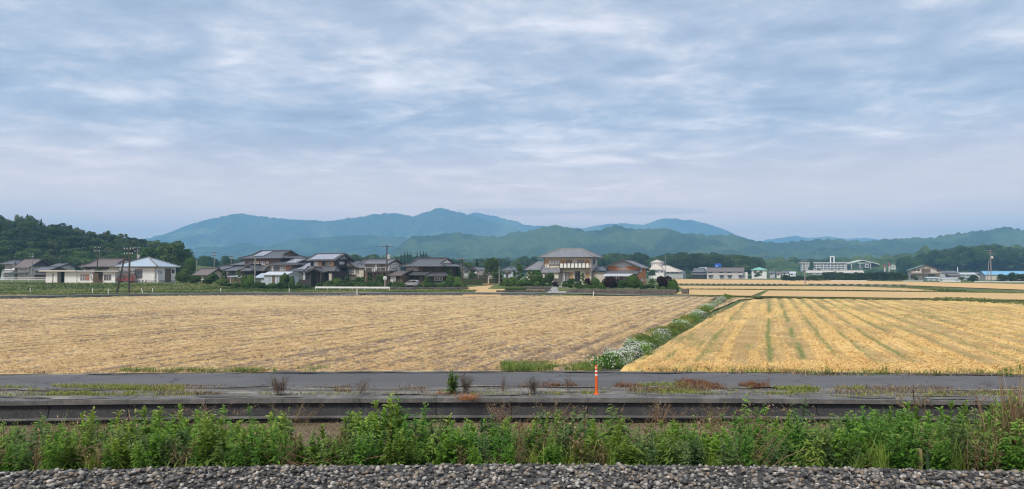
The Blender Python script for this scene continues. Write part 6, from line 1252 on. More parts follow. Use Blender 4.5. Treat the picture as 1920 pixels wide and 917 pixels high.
# hamlet: hedges, trees, shrubs
H_ = 'shrubs in the gardens of the hamlet'
for a, b, yt, Y, kd, nm, lab in ((331, 363, 504, 138, 'bush_lite', 'garden_shrub', 'bright green shrub right of the blue-roofed house'), (356, 380, 516, 136, 'bush', 'garden_shrub', 'dark green shrub right of the bright green one'), (378, 402, 519, 137, 'bush', 'garden_shrub', 'mid green leafy shrub below the brown-roofed low house'), (402, 432, 522, 135, 'bush_lite', 'garden_shrub', 'yellow-green shrub below the carport'), (392, 412, 511, 146, 'bush', 'garden_shrub', 'dark shrub left of the flat carport'), (413, 428, 507, 146, 'niwaki', 'garden_pine', 'shaped pine behind the carport'), (440, 455, 505, 145, 'niwaki', 'garden_pine', 'shaped pine before the carved front gable'), (452, 466, 516, 138, 'ball', 'clipped_tree', 'clipped round tree left of the concrete pole'), (463, 479, 515.5, 137, 'ball', 'clipped_tree', 'larger clipped tree touching the concrete pole'), (486, 499, 529, 134, 'bush', 'garden_shrub', 'small dark shrub before the pale metal shed'), (524, 546, 511, 141, 'bush', 'garden_shrub', 'leafy shrub at the right end of the metal shed'), (543, 553, 518, 140, 'ball', 'clipped_tree', 'dark clipped cone beside the solar house window'), (554, 568, 528, 136, 'bush_lite', 'garden_shrub', 'low pale shrub below the solar house'), (590, 606, 530, 134, 'bush', 'garden_shrub', 'low shrub before the solar house entrance'), (604, 622, 531, 133, 'bush_lite', 'garden_shrub', 'low light green shrub behind the white guardrail'), (622, 644, 522, 137, 'ball', 'clipped_tree', 'dark clipped hedge tree below the small white house'), (640, 662, 517, 138, 'niwaki', 'garden_pine', 'shaped pine below the small white house'), (652, 668, 523, 134, 'bush_lite', 'garden_shrub', 'yellowish shrub below the small white house'), (664, 684, 518, 138, 'bush', 'garden_shrub', 'dark green shrub between the white houses'), (684, 702, 515, 140, 'niwaki', 'garden_pine', 'shaped pine below the left end of the balcony'), (700, 716, 516, 139, 'niwaki', 'garden_pine', 'shaped pine below the right end of the balcony'), (708, 724, 513, 141, 'bush', 'garden_shrub', 'dark shrub behind the traffic mirror'), (686, 706, 529, 131, 'bush', 'garden_shrub', 'low shrub behind the white guardrail below the balcony'), (706, 722, 530, 130, 'bush_lite', 'garden_shrub', 'low pale shrub left of the traffic mirror'), (640, 656, 531, 130, 'bush', 'garden_shrub', 'low dark shrub behind the middle of the guardrail'), (668, 686, 532, 130, 'bush', 'garden_shrub', 'low round shrub behind the right part of the guardrail'), (736, 752, 528, 128.5, 'bush_lite', 'garden_shrub', 'leafy shrub above the stone wall left of the silver car'), (750, 762, 531, 127, 'bush', 'garden_shrub', 'low shrub just left of the silver car'), (792, 808, 518, 135, 'broad_lite', 'small_tree', 'small yellow-green tree right of the silver car'), (780, 794, 531, 131, 'bush', 'garden_shrub', 'low shrub right of the silver car'), (800, 816, 532, 130, 'bush', 'garden_shrub', 'low shrub before the dark house plinth'), (836, 852, 515, 137, 'ball', 'clipped_tree', 'bright clipped round tree at the end of the dark house'), (848, 866, 519, 140, 'ball', 'clipped_tree', 'dark clipped tree left of the lane pole'), (846, 862, 529, 130, 'bush', 'garden_shrub', 'low shrub at the lane before the clipped trees'), (862, 876, 530, 129, 'bush_lite', 'garden_shrub', 'pale low shrub at the foot of the lane pole'), (828, 850, 499, 150, 'broad_mid', 'small_tree', 'leafy tree right of the dark house'), (850, 868, 501, 155, 'broad_mid', 'small_tree', 'leafy tree behind the lane pole'), (818, 846, 485, 230, 'broad_lite', 'small_tree', 'pale tree above the dark house roof'), (858, 888, 491, 228, 'broad_lite', 'small_tree', 'bright green tree behind the gabled house'), (885, 903, 486, 222, 'cedar', 'conifer', 'dark conifer behind the white and black gabled house'), (904, 946, 483.5, 192, 'broad_lite', 'broadleaf_tree', 'big bushy tree behind the pale pole'), (918, 946, 505, 188, 'broad', 'broadleaf_tree', 'dark undergrowth tree below the big bushy tree'), (880, 893, 508, 198, 'bush', 'garden_shrub', 'shrub in front of the gabled house window')):
    plant_px(kd, a, b, yt, Y, nm, lab, 'shrub' if nm in ('garden_shrub',) else 'tree')
for i in range(70):
    q = 432 + 438 * (i + r8.uniform(-.4, .4)) / 70
    if 755 < q < 792 or 578 < q < 600: continue
    wd = r8.uniform(4, 9); plant_px(r8.choice(['bush', 'bush', 'bush_lite', 'ball', 'bush']), q - wd, q + wd, r8.uniform(525, 533.5), r8.uniform(129, 136), 'low_shrub', 'low shrub in the dense planting ' + ('before the stepped roofs' if q < 545 else 'before the solar house' if q < 632 else 'before the white balcony house' if q < 755 else 'before the dark timber house'), 'shrub', 'low shrubs before the hamlet houses')
for i in range(34):
    q = (944 + 96 * i / 15 if i < 15 else 1060 + 205 * (i - 15) / 19) + r8.uniform(-3, 3); wd = r8.uniform(4, 8); Y = r8.uniform(127, 134) if i < 15 else r8.uniform(116, 128)
    plant_px(r8.choice(['bush', 'bush_lite', 'ball', 'bush']), q - wd, q + wd, r8.uniform(526, 534), Y, 'low_shrub', 'low shrub filling the garden of the main house ' + ('left of the driveway' if i < 15 else 'right of the driveway'), 'shrub', 'low shrubs in the main garden')
# clipped hedge before the gabled house
def hedge(label, x0, x1, yt, Y, dp=1.2):
    a = at(x0, Y); b = at(x1, Y); z = float(Gz((a.x + b.x) / 2, Y)); hh = zat(yt, Y) - z; n = int((b.x - a.x) * 130); r_ = np.random.default_rng(int(x0)); P = np.stack([r_.uniform(0, b.x - a.x, n), r_.uniform(0, dp, n), r_.uniform(0, hh, n)], -1); f_ = r_.integers(0, 3, n); P[f_ == 0, 1] = r_.uniform(-.05, .08, (f_ == 0).sum()); P[f_ == 1, 2] = hh + r_.uniform(-.1, .06, (f_ == 1).sum())
    nr = np.where((f_ == 1)[:, None], [[0, 0, 1.]], [[0, -1., 0]]) + r_.normal(size=(n, 3)) * .5; nr /= np.linalg.norm(nr, axis=1)[:, None]; V, Fc = quads(P, nr, .22 * r_.uniform(.6, 1.3, n), .8, r_); rt = empty('hedge', (a.x, Y, z), R(-6), label, 'hedge'); link('foliage', mesh_np('foliage', V, Fc, lm_mid, {'rnd': np.repeat(r_.random(n), 4)}), rt); bx('stems', bark, rt, .1, b.x - a.x - .1, .3, dp - .3, -.2, hh * .8)
hedge('long clipped hedge before the white and black gabled house', 879, 914, 518.5, 194); hedge('short dark hedge below the small brown-roofed shed', 916, 944, 520, 190); hedge('dark hedge left of the gabled house', 852, 879, 519, 186); hedge('low hedge along the lane before the clipped hedge', 872, 905, 525, 178, .8)
# garden of the main house
for a, b, yt, Y, kd, nm, lab in ((942, 954, 520.5, 127, 'ball', 'clipped_shrub', 'narrow clipped shrub at the left corner of the main garden'), (949, 971, 520, 127.5, 'ball', 'clipped_shrub', 'round clipped shrub second from the left in the main garden'), (973, 997, 523.5, 127, 'ball', 'clipped_shrub', 'broad clipped dome above the short stone wall'), (994, 1018, 507, 131, 'ball', 'clipped_tree', 'tall dark clipped dome before the left wing of the main house'), (962, 986, 494, 136, 'niwaki', 'garden_pine', 'tall cloud-pruned pine left of the main house'), (958, 970, 507, 134, 'niwaki', 'garden_pine', 'smaller cloud-pruned pine left of the tall one'), (984, 1000, 505, 138, 'niwaki', 'garden_pine', 'cloud-pruned pine behind the tall clipped dome'), (1020, 1040, 510, 133, 'bush_lite', 'garden_shrub', 'light leafy shrub before the porch roof'), (1012, 1026, 518, 129, 'bush', 'garden_shrub', 'dark shrub right of the tall clipped dome'), (1034, 1048, 528, 126, 'bush_red', 'garden_shrub', 'small reddish shrub beside the driveway'), (966, 980, 527, 126, 'ball', 'clipped_shrub', 'small clipped shrub between the two domes'), (1000, 1014, 530, 126, 'bush', 'garden_shrub', 'low shrub on the short stone wall'), (1063, 1078, 521, 128, 'bush', 'garden_shrub', 'shrub right of the driveway before the sliding door'), (1076, 1090, 527, 122, 'bush_lite', 'garden_shrub', 'pale low shrub before the main house'), (1084, 1100, 511.5, 126, 'niwaki', 'garden_pine', 'pale shaped tree before the main house window'), (1096, 1110, 521, 121, 'bush_red', 'garden_shrub', 'dark purple shrub before the main house corner'), (1108, 1124, 521, 122, 'ball', 'clipped_tree', 'clipped green tree left of the purple dome'), (1130, 1157, 519, 118, 'ball_red', 'clipped_tree', 'large dark purple dome before the carport'), (1152, 1180, 524.5, 117, 'bush', 'garden_shrub', 'leafy green shrub between the purple and green domes'), (1174, 1199, 516.5, 119, 'ball', 'clipped_tree', 'bright green clipped dome before the orange house'), (1211, 1234, 523, 118, 'niwaki', 'garden_pine', 'low shaped pine right of the orange house'), (1228, 1260, 516.5, 117, 'bush_red', 'garden_shrub', 'wide dark purple maple at the right end of the garden'), (1250, 1271, 524, 116, 'ball', 'clipped_tree', 'dark green clipped shrub right of the purple maple'), (1080, 1094, 534.5, 114.5, 'ball', 'clipped_shrub', 'low clipped mound at the left end of the long stone wall'), (1103, 1117, 534, 114.5, 'ball', 'clipped_shrub', 'low clipped mound on the long stone wall below the purple shrub'), (1119, 1135, 533.5, 114.5, 'ball', 'clipped_shrub', 'low clipped mound left of the purple dome'), (1092, 1106, 530, 117, 'bush_lite', 'garden_shrub', 'pale leafy shrub behind the low mounds'), (1196, 1212, 533, 115, 'bush', 'garden_shrub', 'low shrub on the stone wall before the orange wall'), (1236, 1250, 537, 113.5, 'ball', 'clipped_shrub', 'low clipped mound below the purple maple'), (1253, 1269, 538, 111.6, 'ball', 'clipped_shrub', 'dark mound at the right corner of the stone wall'), (1062, 1076, 534, 115.5, 'bush', 'garden_shrub', 'low shrub at the corner of the driveway')):
    plant_px(kd, a, b, yt, Y, nm, lab, 'shrub' if 'shrub' in nm else 'tree')
for i in range(9): p = at(950 + 4 * i, 117.5); o = link('leafy_plant', tuft_mesh(600 + i, 60, .9, .16, lm_lite, .6, .06)); o.location = (p.x, p.y, float(Gz(p.x, p.y))); tag(o, 'pale strap-leaved plant in the row at the left garden corner', 'plant', 'strap-leaved plants at the garden corner')
p = at(950.8, 127.2); z = float(Gz(p.x, p.y)); rt = empty('stone_lantern', (p.x, p.y, z), 0, 'dark stone lantern above the clipped shrub at the garden corner', 'lantern'); hh = zat(506, 127.2) - z
MB().lathe([(.32, 0), (.32, .15), (.2, .2), (.18, hh * .6)], 8).build('pillar', M_stone, rt); MB().box(-.26, .26, -.26, .26, hh * .6, hh * .83).build('light_box', M_stone, rt); MB().lathe([(.5, hh * .83), (.42, hh * .88), (.12, hh * .97), (.05, hh)], 8).build('cap', M_stone, rt)
# cedars behind the hamlet
for i, (q, yt, Y) in enumerate(((752, 474, 420), (758, 472, 424), (764, 471, 428), (770, 474, 420), (782, 472, 430), (788, 470, 424), (794, 471, 432), (799, 473, 426))): plant_px('cedar', q - 5, q + 5, yt, Y, 'conifer', ORD[i] + ' dark pointed cedar from the left in the row behind the hamlet', 'tree', 'cedars behind the hamlet')
# dark tree row across the far fields
for i in range(19):
    q = 1474 + i * 12.2; lo = 516 if i < 6 else 509.5; plant_px('full', q - 12, q + 12, lo + r8.uniform(-2, 2.5), 292 + r8.uniform(-4, 4), 'roadside_tree', ORD[i] + ' dark rounded tree from the left in the row across the far fields', 'tree', 'tree row across the far fields')
for a, b, yt, lab in ((1866, 1888, 512.5, 'dark tree right of the tall right-hand pole'), (1884, 1908, 510.5, 'dark tree before the bright blue roof'), (1902, 1930, 512, 'dark tree cut by the right picture edge'), (1812, 1836, 514, 'green tree before the pale warehouses')): plant_px('full', a, b, yt, 262, 'broadleaf_tree', lab, 'tree')
plant_px('broad_mid', 1515, 1526, 487, 600, 'broadleaf_tree', 'green tree growing in front of the school', 'tree'); plant_px('broad_mid', 1283, 1296, 504, 400, 'broadleaf_tree', 'round green tree right of the beige-roofed hall', 'tree'); plant_px('bush_lite', 1285, 1298, 511.5, 380, 'garden_shrub', 'pale green bush before the round green tree', 'shrub'); plant_px('broad', 1213, 1232, 506, 370, 'broadleaf_tree', 'dark tree left of the beige-roofed hall', 'tree'); plant_px('bush', 1711, 1722, 517, 300, 'garden_shrub', 'green shrub before the green-roofed house', 'shrub'); plant_px('broad_mid', 1796, 1808, 519, 280, 'broadleaf_tree', 'small tree right of the long prefab shed', 'tree'); plant_px('broad_mid', 1414, 1427, 510, 380, 'broadleaf_tree', 'small tree before the mint-roofed house', 'tree')
# far woods that read as one mass
def belt(px0, px1, Y0, Y1, ytop, n, seed, s_of=1.0, ylo=None):
    r_ = np.random.default_rng(seed); out_ = []
    for i in range(n):
        px = r_.uniform(px0, px1); Y = r_.uniform(Y0, Y1); p = at(px, Y); yt = float(np.interp(px, [a for a, b in ytop], [b for a, b in ytop])) + r_.uniform(0, 9); zt = zat(yt, Y); z = max(zt - 9.3 * s_of, float(Gz(p.x, p.y)) - 1); out_.append((p.x, p.y, z))
    return out_
wood('far_wood', 'line of trees behind the hamlet below the hills', belt(560, 830, 430, 520, [(560, 482), (620, 477), (680, 477), (730, 479), (780, 478), (830, 484)], 150, 1, 1.2), ['broad_mid', 'broad', 'broad_lite'], .95, 1.35, 2)
wood('far_wood', 'dark wood behind the main house and the beige-roofed hall', belt(1100, 1250, 450, 560, [(1100, 478), (1150, 476), (1200, 475), (1225, 480), (1250, 490)], 150, 3, 1.5) + belt(830, 1010, 480, 560, [(830, 492), (1010, 488)], 60, 4, 1.2), ['broad', 'broad_mid'], 1.2, 1.6, 5)
wood('far_wood', 'dense rounded wood behind the apartment block', belt(1232, 1420, 445, 560, [(1232, 482), (1250, 475), (1290, 474), (1340, 475), (1380, 479), (1420, 486)], 210, 6, 1.6) + belt(1420, 1560, 690, 760, [(1420, 490), (1560, 488)], 90, 7, 1.6), ['broad', 'broad_mid'], 1.3, 1.75, 8)
wood('far_wood', 'wood behind the school and the right-hand hill foot', belt(1480, 1760, 690, 800, [(1480, 487), (1560, 484), (1640, 486), (1760, 480)], 190, 9, 1.8) + belt(1690, 2000, 560, 680, [(1690, 490), (1740, 478), (1790, 470), (1838, 464), (1886, 466), (2000, 474)], 330, 10, 1.6), ['broad', 'broad_mid'], 1.4, 2.0, 11)
wood('far_wood', 'trees at the foot of the hills left of the hamlet', belt(340, 560, 380, 470, [(340, 496), (450, 498), (560, 494)], 70, 12, 1.1), ['broad', 'broad_mid'], .9, 1.2, 13)

# rough grass on banks and balks: upright tussocks, too many to count
def tussocks(name, label, X, Y, mat, size, seed):
    r_ = np.random.default_rng(seed); n = len(X); s_ = size * r_.uniform(.5, 1.4, n); P = np.stack([X, Y, Gz(X, Y) - .06 + s_ * .3], -1); nr = np.stack([r_.normal(size=n) * .6, -np.ones(n), r_.normal(size=n) * .5 + .3], -1); nr /= np.linalg.norm(nr, axis=1)[:, None]; V, Fc = quads(P, nr, s_, .9, r_); return tag(link(name, mesh_np(name, V, Fc, mat, {'rnd': np.repeat(np.clip((fbm(X * .12, Y * .2, 4, seed) - .5) * 2.6 + .5 + r_.normal(size=n) * .2, 0, 1), 4)})), label, 'grass', kind='stuff')
lm_bank = leafmat('bank_grass_leaf', (.05, .085, .018), (.115, .16, .04), (.24, .235, .09), trans=.25, ovar=0)
r_ = np.random.default_rng(61); n = 40000; X = r_.uniform(-112, -6, n); Y = lane(X) + 4.6 + r_.random(n) ** 1.1 * (np.where(X < -52, 140 - lane(X) - 5, 33) - .2 * np.clip(X + 50, 0, 50)); tussocks('rough_grass', 'rough green grass on the bank before the houses', X, Y, lm_bank, .24, 62)
n = 5200; X = r_.uniform(26, 95, n); Y = lane(X) + r_.uniform(-.6, 1.4, n); tussocks('bank_grass', 'rough grass on the bank behind the wheat field', X, Y, lm_bank, .30, 63)
def balk(pts, wd, n, seed):
    r_ = np.random.default_rng(seed); t = r_.random(n) * (len(pts) - 1); i = np.minimum(t.astype(int), len(pts) - 2); f_ = t - i; A = np.array([tuple(at(a, gy(b)))[:2] for a, b in pts]); Q = A[i] + (A[i + 1] - A[i]) * f_[:, None]; return Q[:, 0] + r_.normal(size=n) * wd, Q[:, 1] + r_.normal(size=n) * wd
XB, YB = zip(*[balk([(1283, 542.6), (1480, 543.8), (1700, 546.8), (1920, 550.5)], .5, 2600, 1), balk([(1265, 535), (1480, 536), (1700, 537)], .7, 1800, 2), balk([(1690, 536), (1790, 547.2), (1920, 550)], 1.6, 2600, 3), balk([(1790, 560), (1930, 571)], 1.6, 1200, 5)])
tussocks('balk_grass', 'green grass on the balks between the far fields', np.concatenate(XB), np.concatenate(YB), lm_bank, .30, 64)
# ================================================================== CLOSE VEGETATION
# ---- weeds on the embankment
lm_mug = leafmat('leaf_mugwort', (.07, .13, .035), (.13, .21, .065), (.24, .31, .12), trans=.3, ovar=.4)
lm_lime = leafmat('leaf_lime', (.12, .19, .02), (.22, .33, .045), (.36, .45, .10), trans=.4, ovar=.4)
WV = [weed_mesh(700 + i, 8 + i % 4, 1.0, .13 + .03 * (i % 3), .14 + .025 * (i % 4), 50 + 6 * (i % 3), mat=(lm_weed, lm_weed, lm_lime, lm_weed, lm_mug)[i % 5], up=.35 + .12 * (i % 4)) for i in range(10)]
WS = [weed_mesh(760 + i, 5, 1.0, .10, .19, 30, mat=lm_grass, up=.2) for i in range(3)]
TG = [tuft_mesh(800 + i, 60, 1.0, .10, (lm_grass, lm_yg, lm_lime)[i % 3], .55, .014) for i in range(3)]
DV = [dry_mesh(780 + i, 5, 1.0, .16, 11) for i in range(4)]
tops = [(-200, 800), (0, 800), (60, 792), (130, 780), (200, 795), (260, 792), (330, 772), (380, 786), (450, 782), (540, 788), (590, 802), (640, 790), (680, 757), (735, 744), (770, 772), (830, 776), (900, 786), (1000, 776), (1090, 764), (1180, 772), (1260, 776), (1330, 768), (1385, 752), (1440, 772), (1540, 764), (1600, 768), (1650, 749), (1700, 756), (1780, 762), (1850, 752), (1920, 742), (2150, 750)]
dens = [(-200, 1), (0, 1), (150, 1), (250, .95), (330, 1), (450, 1), (530, .85), (565, .55), (630, .6), (665, 1), (1150, 1), (1300, .9), (1420, .8), (1500, 1), (1920, 1), (2150, 1)]
r9 = random.Random(9)
ti = lambda px: float(np.interp(px, [a for a, b in tops], [b for a, b in tops])); di = lambda px: float(np.interp(px, [a for a, b in dens], [b for a, b in dens]))
for Y0, n, k in ((11.3, 88, 1.0), (10.7, 96, .98), (10.2, 101, .93), (9.65, 104, .82), (9.15, 107, .62)):
    for i in range(n):
        px = -640 + 3200 * (i + r9.uniform(-.45, .45)) / n
        if r9.random() > di(px): continue
        Y = Y0 + r9.uniform(-.28, .28) + float(bend((px - 960) / F * Y0, .0085)); p = at(px, Y); z = float(Ez(p.x, Y)); h_ = (zat(ti(px) + r9.uniform(-6, 22), Y) - z) * k * r9.uniform(.86, 1.04); h_ = max(.22, min(1.25, h_))
        left = px < 250; h_ = min(1.4, h_ * r9.uniform(.95, 1.22) * (1.1 if px < 560 else 1))
        wh = 'at the left edge' if px < 250 else 'left of the bare gap' if px < 560 else 'left of the orange post' if px < 960 else 'below the orange post' if px < 1300 else 'left of the yellow stake' if px < 1700 else 'at the right edge'
        rw = 'front row' if Y0 < 9.3 else 'back row' if Y0 > 10.8 else 'middle rows'
        u_ = r9.random(); dry_p = .2 if left or 380 < px < 480 or 540 < px < 650 or 1380 < px < 1440 else .12
        if u_ < dry_p: o = link('dry_weed', r9.choice(DV)); tag(o, 'brown withered weed in the trackside ' + rw + ' ' + wh, 'weed', 'withered weeds along the track')
        elif u_ < dry_p + .12: o = link('grass_tuft', r9.choice(TG)); tag(o, 'upright grass tuft in the trackside ' + rw + ' ' + wh, 'grass tuft', 'grass tufts along the track')
        elif u_ < dry_p + .24: o = link('broadleaf_weed', r9.choice(WS)); tag(o, 'broad-leaved pale weed in the trackside ' + rw + ' ' + wh, 'weed', 'broad-leaved weeds along the track')
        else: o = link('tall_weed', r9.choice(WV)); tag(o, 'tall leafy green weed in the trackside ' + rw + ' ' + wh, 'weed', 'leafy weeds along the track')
        o.location = (p.x, p.y, z); o.rotation_euler = (r9.uniform(-.12, .12), r9.uniform(-.12, .12), r9.uniform(0, 6.28)); o.scale = (h_ * r9.uniform(.85, 1.2), h_ * r9.uniform(.85, 1.2), h_)
DB = [tuft_mesh(880 + i, 46, 1.0, .2, (lm_dry, lm_yg, lm_orange)[i % 3] if i < 3 else lm_dry, .8, .014) for i in range(4)]
for i in range(110):
    px = -200 + 2320 * (i + r9.uniform(-.5, .5)) / 110; Y = r9.uniform(12.0, 17.2); p = at(px, Y); hh = r9.uniform(.18, .5); o = link('bank_tuft', r9.choice(DB)); o.location = (p.x, p.y, float(Ez(p.x, Y))); o.scale = (hh * 1.6, hh * 1.2, hh); o.rotation_euler = (0, 0, r9.uniform(0, 6.28)); tag(o, 'withered tuft on the bank between weeds and wall ' + ('at the left' if px < 560 else 'in the middle' if px < 1300 else 'at the right'), 'grass tuft', 'withered tufts on the lower bank')
# arching reed grass at the right
RG = [tuft_mesh(820 + i, 34, 1.0, .07, lm_grass, .95, .026) for i in range(3)]
for i in range(16):
    px = r9.choice([r9.uniform(1600, 1760), r9.uniform(1780, 1960), r9.uniform(1560, 1960)]); Y = r9.uniform(9.2, 10.6); p = at(px, Y); o = link('reed_grass', r9.choice(RG)); z = float(Ez(p.x, Y)); o.location = (p.x, p.y, z); hh = r9.uniform(.75, 1.15); o.scale = (hh, hh, hh); o.rotation_euler = (0, 0, r9.uniform(0, 6.28)); tag(o, 'arching tuft of reed grass at the right of the weed belt', 'grass tuft', 'reed grass at the right')
DT = [tuft_mesh(840 + i, 60, 1.0, .07, lm_dry, .3, .013) for i in range(3)]
for px, hh in ((1872, 1.45), (1884, 1.6), (1897, 1.65), (1908, 1.4), (1850, .9), (1930, 1.2)):
    p = at(px, 9.4); o = link('dry_grass', r9.choice(DT)); o.location = (p.x, p.y, float(Ez(p.x, 9.4))); o.scale = (hh * .8, hh * .8, hh); o.rotation_euler = (0, 0, r9.uniform(0, 6)); tag(o, 'tall dry grass tuft at the right picture edge', 'grass tuft', 'tall dry grass at the right edge')
# dead stems lying in the gaps
lb = LB(870)
for i in range(260):
    px = r9.choice([r9.uniform(520, 680), r9.uniform(520, 680), r9.uniform(330, 480), r9.uniform(-50, 320), r9.uniform(0, 1920), r9.uniform(1380, 1440)]); Y = r9.uniform(8.95, 11); p = at(px, Y); z = float(Ez(p.x, Y)); ln = r9.uniform(.3, .9); az = r9.uniform(0, 6.28); el = r9.uniform(.1, .9)
    a = np.array([p.x, p.y, z + .02]); b = a + np.array([math.cos(az) * math.cos(el), math.sin(az) * math.cos(el) * .5, math.sin(el)]) * ln
    for q in ([0, 0, 1], [0, 1, 0]): w3 = np.array(q) * .0045; lb.quadstrip(np.stack([a, (a + b) / 2 + [0, 0, .03], b])[None], np.stack([w3, w3, w3 * .6])[None], np.array([r9.random()]))
tag(link('dead_stems', lb.mesh('dead_stems', lm_dry)), 'pale dead stems lying among the weeds', 'stems', kind='stuff')
# low growth covering the bank
lb = LB(871); n = 9000; X = rng.uniform(-13, 13, n); Y = rng.uniform(8.75, 12.5, n); k = fbm(X * .8, Y * .8, 3, 51); X, Y = X[k > .42], Y[k > .42]; n = len(X); hgt = rng.uniform(.05, .22, n)
lb.blades(np.stack([X, Y + bend(X, .0085), Ez(X, Y + bend(X, .0085)) - .01], -1), hgt, hgt * .8, rng.uniform(.006, .014, n)); tag(link('bank_grass', lb.mesh('bank_grass', lm_grass)), 'short grass under the weeds on the embankment', 'grass', kind='stuff')
lb = LB(872); n = 34000; X = rng.uniform(-24, 24, n); Y = rng.uniform(11.0, 18.2, n); hgt = rng.uniform(.05, .24, n); lb.blades(np.stack([X, Y, Ez(X, Y) - .01], -1), hgt, hgt * 1.4, rng.uniform(.006, .014, n)); tag(link('bank_dry_grass', lb.mesh('bank_dry_grass', lm_dry)), 'withered grass on the bank below the wall', 'grass', kind='stuff')
# ---- verge: patches of grass in several colours
def patch(name, label, boxes, n, mat, h0, h1, seed, zf=None, yb=0):
    lb = LB(seed); r_ = lb.r; Xs, Ys = [], []
    for (px0, px1, py0, py1, wgt) in boxes:
        m = int(n * wgt); py = r_.uniform(py0, py1, m); Y = np.array([gy(v_) for v_ in py]); X = (r_.uniform(px0, px1, m) - CX) / F * Y; k = fbm(X * 1.1 + seed, Y * 2.2, 3, seed); q = k > .44; Xs.append(X[q]); Ys.append(Y[q])
    X = np.concatenate(Xs); Y = np.concatenate(Ys); m = len(X); hgt = r_.uniform(h0, h1, m); lb.blades(np.stack([X, Y, np.full(m, .0)], -1), hgt, hgt * r_.uniform(.3, 1.3, m), r_.uniform(.010, .022, m)); return tag(link(name, lb.mesh(name, mat)), label, 'grass', kind='stuff')
patch('verge_grass', 'yellow-green grass patches on the road verge', [(60, 350, 723, 735, .3), (95, 260, 730, 742, .16), (0, 110, 724, 730, .05), (1090, 1320, 730, 741, .2), (1190, 1290, 720, 729, .08), (1310, 1380, 733, 741, .06), (1400, 1530, 727, 741, .16), (1440, 1620, 727, 732, .08), (380, 820, 738, 744, .05), (1550, 1900, 736, 746, .08), (0, 400, 738, 745, .06), (880, 1090, 737, 743, .05)], 12500, lm_yg, .04, .15, 901)
patch('verge_red_grass', 'reddish grass on the road verge right of the orange post', [(1265, 1420, 714, 731, .6), (1380, 1440, 716, 728, .12), (1150, 1200, 722, 727, .05), (970, 1050, 722, 728, .09), (1010, 1080, 719, 727, .08)], 4200, lm_rust, .05, .18, 902)
patch('verge_dry_grass', 'pale dry grass on the road verge', [(630, 660, 726, 738, .06), (740, 800, 728, 738, .05), (250, 420, 724, 732, .12), (1180, 1330, 727, 735, .2), (1560, 1780, 726, 738, .16), (1820, 1920, 728, 742, .1), (300, 420, 734, 742, .08), (0, 1920, 723, 745, .5)], 6800, lm_dry, .04, .14, 903)
patch('roadside_grass', 'green grass along the field side of the road', [(940, 1125, 682, 697, .62), (230, 520, 695, 699, .16), (560, 620, 691, 698, .03), (1180, 1500, 694, 700, .1), (1500, 1900, 698, 705, .09)], 9500, lm_grass, .06, .26, 904)
patch('roadside_dry_grass', 'brown grass along the field side of the road', [(1200, 1500, 690, 701, .4), (1480, 1920, 695, 706, .5), (0, 500, 697, 701, .1)], 4200, lm_dry, .05, .2, 905)
lm_dark_dry = leafmat('leaf_dark_dry', (.085, .065, .048), (.16, .125, .09), (.27, .21, .15), trans=.1)
def single(name, label, me, px, ytop, ybase, cat='weed', group=None, wk=1.0, z=0.02):
    Y = gy(ybase, z); h_ = zat(ytop, Y) - z; o = link(name, me); o.location = at(px, Y, z); o.scale = (h_ * wk, h_ * wk, h_); o.rotation_euler = (0, 0, r9.uniform(0, 6)); return tag(o, label, cat, group)
single('green_weed', 'tall green weed on the verge left of the withered one', weed_mesh(910, 9, 1.0, .075, .2, 54, mat=lm_lime), 849, 690, 738, wk=1.0)
single('dry_weed', 'withered brown weed beside the tall green one on the verge', dry_mesh(911, 12, 1.0, .16, 20, lm_dark_dry), 873, 698, 738, wk=1.15); single('dry_weed', 'bushy withered weed on the verge left of the middle', dry_mesh(912, 18, 1.0, .26, 22, lm_dark_dry), 528, 705, 741, wk=1.15); single('dry_weed', 'small grey withered weed left of the tall green weed', dry_mesh(913, 12, 1.0, .22, 18, lm_dark_dry), 679, 712, 739, wk=1.1)
single('dry_weed', 'thin withered stalk right of the tall green weed', dry_mesh(914, 4, 1.0, .06, 18, lm_dark_dry), 943, 703, 737); single('dry_weed', 'dark withered weed left of the orange post', dry_mesh(915, 14, 1.0, .2, 20, lm_dark_dry), 999, 706, 739, wk=1.15); single('dry_weed', 'thin dark withered stalk just left of the orange post', dry_mesh(916, 5, 1.0, .09, 18, lm_dark_dry), 1065, 701, 737)
single('orange_grass', 'tuft of orange dead grass hanging over the wall edge', tuft_mesh(917, 170, 1.0, .65, lm_orange, 1.4, .05), 880, 733, 748, 'grass tuft'); single('orange_grass', 'small orange dead tuft under the tall green weed', tuft_mesh(918, 120, 1.0, 1.1, lm_orange, 1.2, .08), 838, 729, 739, 'grass tuft')
for i, (px, yt, yb, kd) in enumerate(((590, 687, 696, 'g'), (1328, 683, 699, 'd'), (1440, 684, 701, 'd'), (1465, 687, 702, 'd'), (1548, 684, 701, 'g'), (1652, 680, 701, 'g'), (1750, 692, 704, 'g'), (1885, 684, 706, 'g'), (1905, 676, 706, 'g'), (1240, 682, 697, 'd'), (1180, 690, 697, 'g'), (815, 690, 696, 'g'), (1700, 690, 703, 'd'), (1372, 686, 700, 'g'))):
    single('roadside_weed', ('small green' if kd == 'g' else 'small brownish') + ' weed at the field edge of the road', weed_mesh(930 + i, 6, 1.0, .2, .2, 26) if kd == 'g' else dry_mesh(930 + i, 7, 1.0, .3, 10), px, yt, yb, 'weed', 'green weeds at the field edge' if kd == 'g' else 'brownish weeds at the field edge', wk=1.2)
